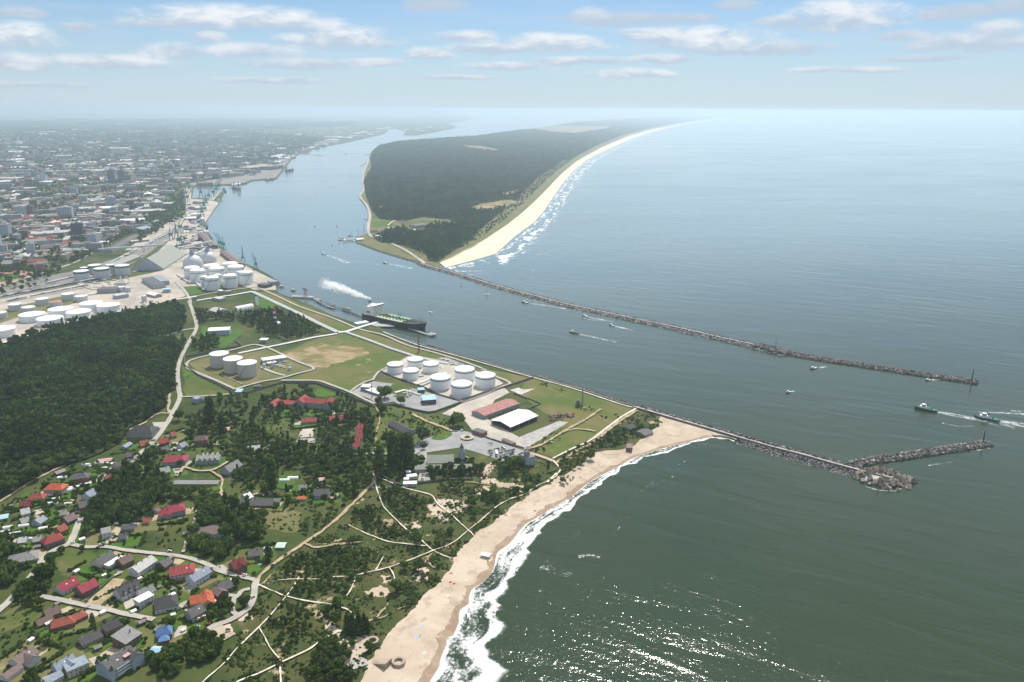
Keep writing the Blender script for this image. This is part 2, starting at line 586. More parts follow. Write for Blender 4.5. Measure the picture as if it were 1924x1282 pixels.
M['rustred'] = mat('rustred', (.36,.13,.09),(.45,.30,.25),.06, rough=.7)
M['green'] = mat('green', (.05,.16,.11),(.04,.12,.09),.1)
M['crane'] = mat('crane', (.06,.24,.18),(.05,.18,.14),.2)
M['blueband'] = mat('blueband', (.05,.09,.16), None, .2)
M['steel'] = mat('steel', (.35,.36,.37),(.25,.26,.27),.3, rough=.5, metal=.3)
M['pipe'] = mat('pipe', (.82,.80,.74),(.70,.68,.63),.2, rough=.45)
M['dark'] = mat('dark', (.035,.035,.038),(.05,.05,.05),.4)
M['darkwall'] = mat('darkwall', (.12,.115,.105),(.17,.16,.145),.1)
M['glass'] = mat('glass', (.02,.028,.035),(.03,.04,.05),.4, rough=.15, spec=.6)
M['orange'] = mat('orange', (.42,.13,.03),(.30,.10,.03),.3)
M['red'] = mat('red', (.50,.05,.035),(.40,.05,.04),.2)
M['navred'] = mat('navred', (.30,.12,.10), None, .2)
M['hull'] = mat('hull', (.022,.016,.02),(.035,.02,.025),.05, rough=.5)
M['deck'] = mat('deck', (.42,.52,.33),(.36,.44,.30),.08)
M['hullgreen'] = mat('hullgreen', (.02,.07,.05), None, .2, rough=.4)
M['wood'] = mat('wood', (.2,.13,.08), None, .5)
M['skin'] = mat('skin', (.5,.3,.2), None, .5)
M['tree_floor'] = M['woodfloor']  # second key for the forest floor colour
ROOF = dict(red=((.34,.05,.048),(.23,.045,.04)), crimson=((.32,.035,.055),(.22,.03,.045)), orange=((.50,.12,.045),(.34,.085,.04)),
   brick=((.32,.085,.05),(.23,.065,.04)), brown=((.16,.10,.08),(.11,.075,.06)), mauve=((.20,.14,.13),(.15,.11,.10)),
   dark=((.045,.042,.045),(.065,.06,.06)), charcoal=((.085,.08,.08),(.12,.115,.11)), grey=((.24,.235,.23),(.18,.175,.17)),
   bluegrey=((.27,.31,.36),(.21,.24,.28)), pale=((.50,.49,.46),(.40,.39,.37)), white=((.80,.79,.77),(.70,.69,.67)),
   blue=((.12,.22,.42),(.10,.18,.34)), sky=((.38,.55,.72),(.32,.47,.62)), mint=((.52,.64,.55),(.45,.55,.48)),
   rust=((.27,.055,.045),(.40,.24,.20)), tan=((.36,.29,.21),(.28,.23,.17)), pink=((.55,.33,.30),(.45,.27,.24)), maroon=((.20,.035,.035),(.15,.03,.03)), sagegrey=((.30,.31,.26),(.23,.24,.2)))
for k, (a, b_) in ROOF.items():
 M['r_' + k] = mat('roof_' + k, a, b_, .5, rough=.7, detail=6)
WALL = dict(white=(.62,.61,.60), cream=(.55,.50,.40), grey=(.34,.34,.34), brown=(.17,.12,.09), brick=(.27,.12,.085), bluegrey=(.40,.44,.50), pink=(.5,.36,.34), dark=(.10,.10,.10), tan=(.40,.33,.25), paleblue=(.55,.62,.68))
for k, a in WALL.items():
 M['w_' + k] = mat('wall_' + k, a, tuple(x * .82 for x in a),.3, rough=.85)

# ------------------------------------------------------------------ air
def build_haze():
 mb = MB()
 mb.box(-150000,150000,-3000,260000,-8, CZ + 20)
 m = bpy.data.materials.new('haze')
 m.use_nodes = True
 t = NT(m.node_tree)
 t.n.clear()
 v = t.node('ShaderNodeVolumePrincipled')
 v.inputs['Color'].default_value = HZ['col']
 v.inputs['Density'].default_value = HAZE
 v.inputs['Anisotropy'].default_value = HZ['g']
 t.l.new(v.outputs[0], t.node('ShaderNodeOutputMaterial').inputs['Volume'])
 o = mb.build('haze', m)
 o['kind'] = 'stuff'
HZ = dict(col=(.74,.88,.98,1), g=.55)
build_haze()

# ------------------------------------------------------------------ the water
def water_mat():
 m, t, b = base_mat('water')
 p = t.pos()
 depth = t.noise(p, .004,3,.5)
 col = t.mix(t.ramp(depth, .35,.65),(.016,.035,.011),(.021,.036,.011))
 fleck = t.ramp(t.noise(t.vscale(p, (1.0,2.2,1)),.035,4,.6),.5,.75,0,.35)
 col = t.mix(fleck, col, (.030,.042,.016))
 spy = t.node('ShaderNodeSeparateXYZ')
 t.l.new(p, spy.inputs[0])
 col = t.mix(t.ramp(t.math('MULTIPLY_ADD', spy.outputs[0],-.35, spy.outputs[1]),800,2900), col, (.15,.205,.205))  # base colour lightened with distance, painted stand-in for sky reflection and sun sheen
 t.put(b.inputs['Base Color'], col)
 gust = t.ramp(t.noise(t.vscale(p, (.6,1.6,1)),.0016,4,.6,.6),.35,.68)
 t.put(b.inputs['Roughness'], t.math('MULTIPLY_ADD', gust, .07,.07))
 b.inputs['IOR'].default_value = 1.38
 rot = t.node('ShaderNodeVectorRotate', rotation_type='Z_AXIS')
 t.l.new(p, rot.inputs['Vector'])
 rot.inputs['Angle'].default_value = R(28)
 q = rot.outputs[0]
 swell = t.noise(t.vscale(q, (.25,1.0,1)),.035,2,.5,.6)
 chop = t.noise(t.vscale(q, (.85,1.0,1)),.22,3,.6,.4)
 fine = t.noise(t.vscale(q, (1.0,1.0,1)),.5,2,.6)
 hgt = t.math('ADD', t.math('MULTIPLY', swell, 5.0), t.math('ADD', t.math('MULTIPLY', chop, 1.0), t.math('MULTIPLY', fine, .45)))
 # the strait and the lagoon lie sheltered behind the spit
 a, b2 = P(800,500,0), P(1400,216,0)
 d = (b2 - a).normalized()
 sp = t.node('ShaderNodeSeparateXYZ')
 t.l.new(p, sp.inputs[0])
 side = t.math('ADD', t.math('MULTIPLY', sp.outputs[0], d.y), t.math('MULTIPLY_ADD', sp.outputs[1],-d.x, -(a.x * d.y - a.y * d.x)))
 lee = t.ramp(side, -400,350,1,0)
 far = t.ramp(sp.outputs[1],4000,8000)
 calm = t.math('SUBTRACT', 1.0, t.math('MULTIPLY', lee, t.math('MULTIPLY_ADD', far, .3,.64)))
 calm = t.math('MULTIPLY', calm, t.ramp(sp.outputs[1],2500,14000,1,.45))
 hgt = t.math('MULTIPLY', t.math('MULTIPLY', hgt, calm), t.math('MULTIPLY_ADD', gust, .7,.45))
 bp = t.node('ShaderNodeBump')
 bp.inputs['Strength'].default_value = WAVE
 bp.inputs['Distance'].default_value = 1.0
 t.l.new(hgt, bp.inputs['Height'])
 t.l.new(bp.outputs[0], b.inputs['Normal'])
 return m
WAVE = 0.42
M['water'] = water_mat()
mbw = MB()
mbw.add([(-140000,-2500,0),(140000,-2500,0),(140000,250000,0),(-140000,250000,0)],[(0,1,2,3)])
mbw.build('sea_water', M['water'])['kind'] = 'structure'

def foam_mat(name, lo, hi, along=.02, across=5.0, fade=True, mx=1.0, scale=1.0, near=True):
 """broken white water: holes open through a streaky noise"""
 m = bpy.data.materials.new(name)
 m.use_nodes = True
 t = NT(m.node_tree)
 t.n.clear()
 uv = t.node('ShaderNodeUVMap').outputs[0]
 sep = t.node('ShaderNodeSeparateXYZ')
 t.l.new(uv, sep.inputs[0])
 s, v = sep.outputs[0], sep.outputs[1]
 p = t.pos()
 n = t.math('ADD', t.math('MULTIPLY', t.noise(t.vscale(uv, (along, across, 1)),1.0,5,.65,.5),.5), t.math('MULTIPLY', t.noise(p, .28 * scale, 6,.72,.4),.5))
 big = t.noise(p, .03 * scale, 3,.6)
 if fade:   # dense along the breaker and the swash edge, torn between them
  e = t.math('MULTIPLY', t.ramp(v, 0,.04), t.ramp(v, 1.0,.86 if near else .5))
  crest = t.math('ADD', t.math('MULTIPLY', t.ramp(v, .55,.75), t.ramp(v, .97,.8)), t.ramp(v, .16,.03,0,.6)) if near else t.math('SINE', t.math('MULTIPLY_ADD', v, 12, t.math('MULTIPLY', big, 26)))
  n = t.math('ADD', n, t.math('MULTIPLY_ADD', crest, .13, t.math('MULTIPLY_ADD', big, .5,-.27)))
  a = t.math('MULTIPLY', t.ramp(n, lo, hi, 0, mx), e)
 else:
  e = t.math('MULTIPLY', t.ramp(v, 0,.3), t.ramp(v, 1,.7))
  a = t.math('MULTIPLY', t.ramp(t.math('ADD', n, t.math('MULTIPLY_ADD', s, -.0, t.math('MULTIPLY_ADD', big, .3,-.15))), lo, hi, 0, mx), e)
 d, tr, mxn = t.node('ShaderNodeBsdfDiffuse'), t.node('ShaderNodeBsdfTransparent'), t.node('ShaderNodeMixShader')
 d.inputs[0].default_value = (.82,.83,.80,1)
 t.l.new(a, mxn.inputs[0])
 t.l.new(tr.outputs[0], mxn.inputs[1])
 t.l.new(d.outputs[0], mxn.inputs[2])
 t.l.new(mxn.outputs[0], t.node('ShaderNodeOutputMaterial').inputs[0])
 return m
M['surf'] = foam_mat('surf', .40,.60,.03,6.0)
M['farsurf'] = foam_mat('farsurf', .52,.66,.004,9.0, scale=.3, near=False)
M['wake'] = foam_mat('wake', .43,.66,.05,3.0, False, .85)
M['crest_and_glitter'] = foam_mat('crest_and_glitter', .50,.62,.03,2.0, False, .7)

def strip(name, A, B, rows, zf, mt, n=240, kind='stuff', parent_mb=None):
 """a band between two shore lines; uv = (metres along, 0..1 across)"""
 def even(pts):
  d = np.cumsum([0] + [(b - a).length for a, b in zip(pts[:-1], pts[1:])])
  xs = np.interp(np.linspace(0, d[-1], n), d, [p.x for p in pts])
  ys = np.interp(np.linspace(0, d[-1], n), d, [p.y for p in pts])
  return xs, ys, d[-1]
 ax, ay, la = even(A)
 bx, by, lb = even(B)
 me = bpy.data.meshes.new(name)
 vs, fs, uvs = [],[],[]
 for i in range(n):
  for j in range(rows + 1):
   t = j / rows
   x, y = ax[i] + (bx[i] - ax[i]) * t, ay[i] + (by[i] - ay[i]) * t
   vs.append((x, y, zf(t, x, y)))
   uvs.append((la * i / n, t))
 for i in range(n - 1):
  for j in range(rows):
   a = i * (rows + 1) + j
   fs.append((a, a + rows + 1, a + rows + 2, a + 1))
 me.from_pydata(vs, [], fs)
 me.validate()
 if len(me.polygons) and me.polygons[len(me.polygons) // 2].normal.z < 0:
  me.flip_normals()
 ul = me.uv_layers.new(name='UVMap')
 for lp in me.loops:
  ul.data[lp.index].uv = uvs[lp.vertex_index]
 me.materials.append(mt)
 o = bpy.data.objects.new(name, me)
 COL.objects.link(o)
 o['kind'] = kind
 return o

# ------------------------------------------------------------------ the land
QUAY = [(929,213),(900,216),(865,218),(896,222.5),(880,226),(840,233),(857,237),(853,242),(830,246),(813,250),(780,255),(757,254),(763,248),(743,242),
  (731,242),(723,252),(680,262),(643,270),(600,277),(563,288),(547,302),(533,320),(520,337),(473,341),(460,348),(364,352),(360,373),
  (397,374),(409,356),(421,364),(413,380),(385,421),(389,440),(406,461),(423,470),(461,497),(486,507),(521,527),(527,533),(519,541),(521,550),(533,556),
  (560,566),(577,572),(599,582),(629,596),(660,606),(702,613),(718,623),(742,635),(780,646),(814,656),(852,666),(889,675),(930,688),(970,700),(1003,708),
  (1048,721),(1094,734),(1169,759),(1194,765),(1223,773)]
SHOREUP = [(1223,773),(1250,781),(1240,800),(1222,818),(1195,836),(1165,845),(1130,848),(1108,862),(1086,879),(1062,896),(1030,914),(1000,928),(978,944),(952,966),(925,985),
  (900,1002),(876,1025),(856,1050),(846,1070),(830,1095),(802,1115),(786,1140),(762,1165),(738,1185),(715,1215),(690,1255),(672,1300),(640,1380),(560,1520)]
WATERLINE = [(1385,826),(1340,821),(1290,831),(1230,847),(1190,861),(1150,883),(1110,904),(1085,924),(1050,948),(1027,960),(1005,975),(984,988),(957,1021),(936,1036),(931,1047),(925,1072),(905,1095),(888,1106),
   (880,1122),(879,1135),(863,1147),(859,1172),(850,1194),(838,1198),(837,1210),(825,1240),(822,1254),(806,1280),(780,1330),(730,1420),(640,1560)]
far_left = [Vector((-130000,3000,0)), Vector((-130000,130000,0)), Vector((-4000,130000,0))]
near_left = [P(560,1520), P(200,1700), P(-900,1500), P(-1500,900)]
up_w = [P(u, v) for u, v in SHOREUP]
land_pts = far_left + [P(u, v, 0) for u, v in QUAY] + up_w[1:] + near_left
flat('mainland_ground', land_pts, 2.0, M['land'],-2.0)

tip = [(1215,771),(1260,784),(1329,808),(1385,825)]
up_line = smooth([P(u, v) for u, v in [(1385,825.5),(1355,816),(1329,808.5),(1296,798),(1262,786)] + SHOREUP[1:]],4)
wl = smooth([P(u, v, 0) for u, v in WATERLINE],5)
def beach_z(t, x, y):
 return 2.02 * (1 - t) ** .8 - .12 * t + (.35 * noise.noise((x / 22, y / 22,3)) * math.sin(math.pi * min(1, t * 1.2)) if t < .85 else 0)
strip('beach_sand', up_line, wl, 14, beach_z, M['sand'],300, 'structure')
# the sand reaches up under the first dune plants
back = roughen(resample([p + Vector((-3,2,0)) for p in up_line],4),8,15,3)
strip('beach_edge', back, [p + Vector((1.0,-1.0,0)) for p in up_line],3, lambda t, x, y: 2.03 + .02 * t, M['sand'],400, 'structure')
def lerp_line(A, B, f, n=240):
 def even(pts):
  d = np.cumsum([0] + [(b - a).length for a, b in zip(pts[:-1], pts[1:])])
  q = np.linspace(0, d[-1], n)
  return np.stack([np.interp(q, d, [p.x for p in pts]), np.interp(q, d, [p.y for p in pts])],1)
 a, b = even(A), even(B)
 c = a + (b - a) * f
 return [Vector((x, y, 0)) for x, y in c]
wet_in = roughen([p + Vector((-6.0,1.8,0)) for p in wl],4.5,16,5)
strip('wet_sand', wet_in, [p + Vector((.8,-.6,0)) for p in wl],3, lambda t, x, y: .62 * (1 - t) + .05, M['wetsand'],400, 'structure')

SURFOUT = [(1385,828),(1345,824),(1295,836),(1235,853),(1198,868),(1160,891),(1122,914),(1098,936),(1072,956),(1057,967),(1040,980),(1022,996),(1003,1020),(990,1042),(980,1060),(962,1090),(955,1112),
  (945,1122),(950,1140),(946,1165),(950,1192),(940,1212),(932,1235),(948,1262),(945,1285),(920,1340),(880,1420),(800,1560)]
so_ = smooth([P(u, v, 0) for u, v in SURFOUT],5)
so_ = roughen(resample(so_, 3),7,30,8)
strip('surf_foam', wl, so_, 8, lambda t, x, y: .10, M['surf'],420)
# separate breakers off the beach, and sun glitter painted as a white foam patch
def patch(name, px, w0, w1, mt, z=.09, sm=6):
 pts = [P(u, v, 0) for u, v in px]
 pts = resample(smooth(pts, sm),6)
 L, Rr = ribbon_edges(pts, w0, w1)
 n = len(pts)
 return strip(name, L, Rr, 4, lambda t, x, y: z, mt, max(12, n))
for px, w0, w1 in [([(1086,1047),(1105,1043),(1127,1047)],7,8),([(1022,1062),(1045,1073),(1075,1078)],16,20),([(1030,1052),(1018,1065),(1014,1074)],3,4),
    ([(1090,1000),(1052,1028),(1022,1060)],1.5,1.2),([(1230,905),(1205,923),(1180,942)],2.5,1.5),([(1330,834),(1300,842),(1284,848)],3,3),
    ([(1272,842),(1260,848)],5,5),([(1338,840),(1322,836)],4,4),([(1290,866),(1262,880),(1240,893)],2,1.5),([(1266,895),(1222,915)],3,2),([(1165,990),(1150,1010),(1140,1035)],1.5,1)]:
 patch('breaker_and_glitter', px, w0, w1, M['crest_and_glitter'])

# the spit across the strait
SPIT_L = [(1560,213.6),(1500,212.6),(1420,212),(1366,212.2),(1302,214.5),(1245,216.6),(1200,220),(1179,223),(1145,225),(1072,230),(1009,241),(979,243.5),(893,256.5),(813,261.5),(743,268),
  (710,275),(697,286),(692,303),(683,323),(680,340),(683,356),(675,370),(690,390),(692,407),(690,426),(691,440),(668,446),(671,457),(714,473),(771,490),(790,496),(828,507)]
SPIT_SAND_UP = [(826,494),(850,484),(868,474),(890,464),(915,447),(945,428),(975,405),(1000,383),(1030,353),(1056,326),(1085,302),(1130,277),(1180,256),(1225,243),(1290,230.5),(1345,223.6),(1400,219.2),(1450,216.4),(1520,214.6)]
SPIT_WATER = [(838,503),(880,510),(906,499),(916,489),(957,462),(967,446),(993,429),(1020,402),(1047,361),(1068,333),(1100,303),(1150,277.5),(1200,257),(1240,244.5),(1302,231.5),(1354,224.6),(1405,220.2),(1456,217.2),(1530,215.3)]
sp_up = [P(u, v) for u, v in SPIT_SAND_UP]
flat('spit_ground', [P(u, v, 0) for u, v in SPIT_L] + sp_up, 2.0, M['drygrass'],-2.0)
sup, swl = smooth(sp_up, 5), smooth([P(u, v, 0) for u, v in SPIT_WATER],5)
strip('spit_beach_sand', sup, swl, 8, lambda t, x, y: 2.03 * (1 - t) - .1 * t, M['farsand'],260, 'structure')
SPIT_SURF = [(885,521),(922,528),(962,505),(985,488),(1012,460),(1030,441),(1048,420),(1062,395),(1092,350),(1110,325),(1136,300),(1180,274),(1225,255),(1262,243),(1318,231),(1364,224.6),(1411,220.6),(1460,217.6),(1532,215.5)]
strip('spit_surf_foam', swl, smooth([P(u, v, 0) for u, v in SPIT_SURF],5),6, lambda t, x, y: .15, M['farsurf'],300)
for px, w in [([(1064,440),(1074,438),(1082,441)],18),([(1000,508),(1008,503),(1018,505)],14),([(1004,480),(1020,477),(1034,481)],14),([(975,517),(988,516)],9),([(1046,415),(1060,412)],14),([(1072,383),(1084,378)],22),([(965,525),(985,520),(1000,524)],8)]:
 patch('whitecap_foam', px, w, w, M['crest_and_glitter'])

# ------------------------------------------------------------------ sheets laid on the land
sheet('far_fields', [(-600,235),(-200,232),(200,231),(520,232),(620,240),(540,262),(430,290),(240,300),(60,305),(-300,330)], M['farland'], z=2.06)
sheet('far_plain', [(-3000,209),(-600,206.5),(0,207.5),(400,209.5),(800,211.5),(860,216),(700,226),(520,230),(200,229.5),(-200,230.5),(-900,236)], M['farland'], z=2.3)
dune_px = [(700,905),(730,914),(770,922),(840,913),(895,906),(925,868),(945,868),(985,855),(1040,870),(1055,890),(1030,910),(990,927),(952,962),(898,998),(872,1025),(852,1050),(842,1070),(826,1095),
  (797,1115),(780,1140),(755,1165),(728,1190),(700,1235),(668,1300),(640,1400),(300,1400),(390,1270),(440,1200),(478,1140),(490,1098),(530,1060),(575,1020),(632,988),(668,950)]
sheet('dune_ground', dune_px, M['dune'],3,18)
sheet('dune_ground', [(1045,864),(1100,834),(1170,786),(1196,770),(1222,776),(1240,790),(1232,805),(1212,822),(1175,843),(1120,850),(1085,874),(1062,892),(1050,885)], M['dune'],2,18)
for px in ([(803,952),(815,941),(840,937),(868,944),(882,955),(870,967),(852,966),(842,976),(828,979),(812,967)],[(905,890),(920,868),(930,868),(928,880),(918,894),(935,905),(970,908),(1000,912),(985,920),(955,914),(925,916),(905,903)],
  [(888,922),(915,912),(935,922),(915,930),(895,928)],[(608,1172),(622,1168),(628,1180),(648,1184),(642,1194),(625,1190),(612,1196)],[(645,1195),(690,1190),(700,1215),(680,1245),(650,1255),(640,1230)],
  [(770,1075),(800,1070),(815,1085),(790,1095),(772,1090)],[(690,1110),(720,1102),(735,1112),(705,1122)],[(715,1085),(735,1080),(742,1095),(722,1098)],[(770,985),(790,978),(795,992),(775,995)],
  [(445,1160),(462,1150),(470,1165),(450,1172)],[(395,1180),(430,1178),(440,1190),(415,1204),(395,1195)],[(610,1163),(618,1155),(622,1166),(615,1170)]):
 sheet('sand_patch', px, M['sand'],4.5,11,0, step=2)
# terminal fields and grounds
sheet('terminal_field', [(530,662),(598,636),(634,626),(655,626),(720,648),(790,676),(728,690),(700,712),(655,736),(600,718),(533,714),(596,694),(540,671)], M['field'],1.5,16)
sheet('bare_ground', [(535,672),(560,655),(610,648),(660,655),(690,662),(650,680),(600,690),(570,688)], M['bare'],9,22,3)
sheet('tank_lawn', [(352,682),(395,668),(450,664),(500,655),(535,672),(590,693),(528,712),(455,724),(442,732),(375,702)], M['drygrass'],1,12)
sheet('quay_lawn', [(480,548),(520,551),(560,570),(629,600),(660,614),(718,634),(780,652),(850,673),(920,695),(996,710),(962,724),(900,712),(840,690),(780,668),(640,624),(560,584)], M['field'],1,14)
sheet('grass_field', [(1003,711),(1094,737),(1188,767),(1172,783),(1108,828),(1040,860),(1000,848),(988,836),(1010,815),(1060,790),(1020,775),(1000,760),(975,738),(985,720)], M['field'],1,14)
sheet('meadow', [(340,686),(372,704),(440,738),(420,744),(352,746),(344,735),(348,720)], M['meadow'])
sheet('meadow', [(715,760),(757,768),(805,780),(865,800),(845,808),(800,822),(775,836),(762,850),(700,852),(705,800)], M['meadow'],1,12)
sheet('meadow', [(505,790),(545,786),(545,810),(500,808)], M['meadow'])
sheet('meadow', [(104,1040),(125,1030),(165,1036),(185,1045),(165,1062),(120,1078),(104,1072)], M['meadow'],1,8)
sheet('meadow', [(0,1160),(40,1130),(75,1140),(60,1165),(20,1185),(-20,1200)], M['meadow'],1,8)
sheet('wasteland', [(498,960),(540,955),(566,965),(560,1000),(540,1003),(500,992)], M['drygrass'],2,10)
sheet('refinery_ground', [(-80,640),(-80,590),(0,562),(150,535),(230,525),(300,510),(345,500),(365,545),(345,558),(260,580),(180,598),(90,618),(0,648)], M['yard'])
sheet('tank_lawn', [(-40,602),(20,578),(120,556),(160,552),(165,562),(95,585),(30,598),(-40,622)], M['drygrass'])
sheet('port_ground', [(346,353),(360,353),(359,374),(396,376),(411,381),(384,421),(388,441),(404,462),(422,472),(460,499),(518,528),(519,545),(478,545),(428,528),(352,545),(300,507),(262,505),(300,470),(330,440),(348,415),(350,385)], M['yard'])
sheet('port_ground', [(235,470),(300,428),(345,400),(352,420),(318,452),(270,472)], M['yard'])
sheet('rail_yard', [(-120,585),(-120,560),(0,535),(150,508),(235,480),(262,470),(330,428),(338,432),(275,480),(240,500),(150,528),(0,562)], M['rail'])
sheet('car_park', [(774,838),(788,830),(803,824),(835,812),(851,808),(880,812),(889,816),(935,831),(981,846),(992,851),(981,859),(963,864),(945,868),(915,857),(884,847),(861,842),(800,851),(786,858)], M['asphalt'])
sheet('grass_island', [(810,824),(833,811),(846,813),(850,817),(840,824),(827,828)], M['lawn'], sm=4)
sheet('warehouse_yard', [(830,778),(900,742),(945,728),(958,738),(930,752),(905,790),(870,788)], M['pad'],.8,8)
sheet('warehouse_yard', [(872,790),(905,780),(935,800),(975,822),(1000,838),(985,846),(930,826),(890,812)], M['pad'],.8,8)
sheet('concrete_slab', [(968,825),(1050,792),(1068,794),(1000,836),(985,840)], M['concrete'],.5,8)
sheet('concrete_slab', [(958,734),(975,729),(980,733),(1005,731),(980,742),(968,738)], M['paleconc'],1.5,8)
sheet('tank_pad', [(711,698),(735,688),(770,668),(800,672),(840,680),(910,700),(950,722),(940,730),(895,750),(866,756),(790,727),(765,716)], M['pad'])
sheet('terminal_apron', [(656,738),(680,726),(702,717),(740,722),(790,734),(845,750),(866,756),(818,775),(805,777),(762,767),(740,755),(712,760),(690,748)], M['asphalt'])
for px in ([(712,734),(725,726),(750,722),(775,732),(760,742),(735,740)],[(738,745),(760,739),(775,744),(755,750)]):
 sheet('lawn', px, M['meadow'],.4,6,2)
sheet('substation_pad', [(820,675),(838,672),(880,688),(912,694),(925,705),(895,690)], M['asphalt'])
LAWNS = [[(144,1076),(158,1075),(178,1078),(168,1090),(148,1095)],[(182,1087),(206,1090),(192,1099),(182,1097)],[(188,1080),(210,1066),(220,1076),(200,1086)],[(268,1082),(288,1073),(302,1080),(280,1090)],
  [(300,1090),(322,1074),(332,1083),(316,1100),(302,1100)],[(50,1185),(75,1166),(96,1176),(62,1193)],[(64,1195),(100,1178),(124,1184),(95,1202)],[(152,1213),(168,1204),(188,1214),(172,1220)],
  [(180,1225),(205,1204),(212,1212),(192,1226)],[(258,1205),(270,1196),(272,1215),(256,1222)],[(458,1075),(475,1060),(502,1063),(480,1082)],[(315,1152),(335,1140),(348,1148),(322,1162)],
  [(165,1066),(185,1060),(192,1072),(172,1074)],[(318,1170),(326,1160),(338,1172),(330,1188)],[(300,1200),(315,1196),(318,1210),(302,1212)],[(245,1235),(262,1228),(270,1252),(235,1270)],[(633,918),(660,906),(665,930),(640,938)],
  [(725,880),(742,868),(752,885),(730,898)],[(600,730),(640,742),(612,748),(585,745)],[(555,774),(580,766),(612,776),(585,785)],[(512,778),(545,768),(552,776),(530,785)],[(528,890),(560,895),(548,922),(520,918)],[(128,903),(140,899),(146,905),(132,910)],
  [(378,614),(450,622),(448,640),(420,655),(375,648)],[(440,616),(460,622),(452,632),(438,628)],[(340,540),(372,538),(385,550),(360,556)],[(480,552),(500,556),(528,580),(500,586),(480,570)],[(372,700),(345,712),(342,695)],
  [(395,905),(420,905),(425,920),(400,925)],[(262,838),(275,842),(268,850),(255,848)],[(60,470),(120,462),(130,480),(90,492),(55,490)],[(130,470),(170,460),(180,478),(140,490)],[(-30,518),(50,514),(62,522),(30,532),(-30,535)],[(265,375),(330,368),(330,382),(280,390)]]
for px in LAWNS:
 sheet('garden_lawn', px, M['lawn'],.5,6)
sheet('plot_soil', [(158,1137),(192,1108),(214,1088),(235,1090),(214,1118),(186,1142)], M['track'],.5,6)
sheet('sports_court', [(560,824),(566,808),(590,806),(588,822)], M['pad'])
sheet('stadium_track', [(-40,512),(20,508),(60,512),(62,520),(30,530),(-40,540)], M['rustred'], sm=4)
sheet('stadium_field', [(-30,518),(15,515),(40,518),(28,526),(-30,534)], M['lawn'], sm=4)
sheet('sand_yard', [(392,1180),(412,1172),(430,1186),(440,1194),(418,1206),(400,1196)], M['dirt'],1,8)
sheet('gravel_yard', [(286,795),(312,794),(306,805),(292,808)], M['paleroad'])
sheet('gravel_yard', [(560,826),(590,824),(592,834),(556,832)], M['paleroad'])
sheet('gravel_yard', [(785,905),(792,875),(800,870),(806,905)], M['paleroad'])
# spit grounds
sheet('spit_lawn', [(675,456),(700,458),(760,476),(795,486),(800,492),(770,489),(714,472)], M['drygrass'])
sheet('spit_lawn', [(752,470),(780,466),(798,478),(790,486),(765,480)], M['meadow'])
sheet('spit_lawn', [(700,398),(712,398),(712,410),(700,412)], M['lawn'])
sheet('spit_lawn', [(699,415),(730,416),(745,424),(700,426)], M['lawn'])
sheet('spit_lawn', [(745,418),(800,414),(840,416),(820,426),(760,424)], M['meadow'])
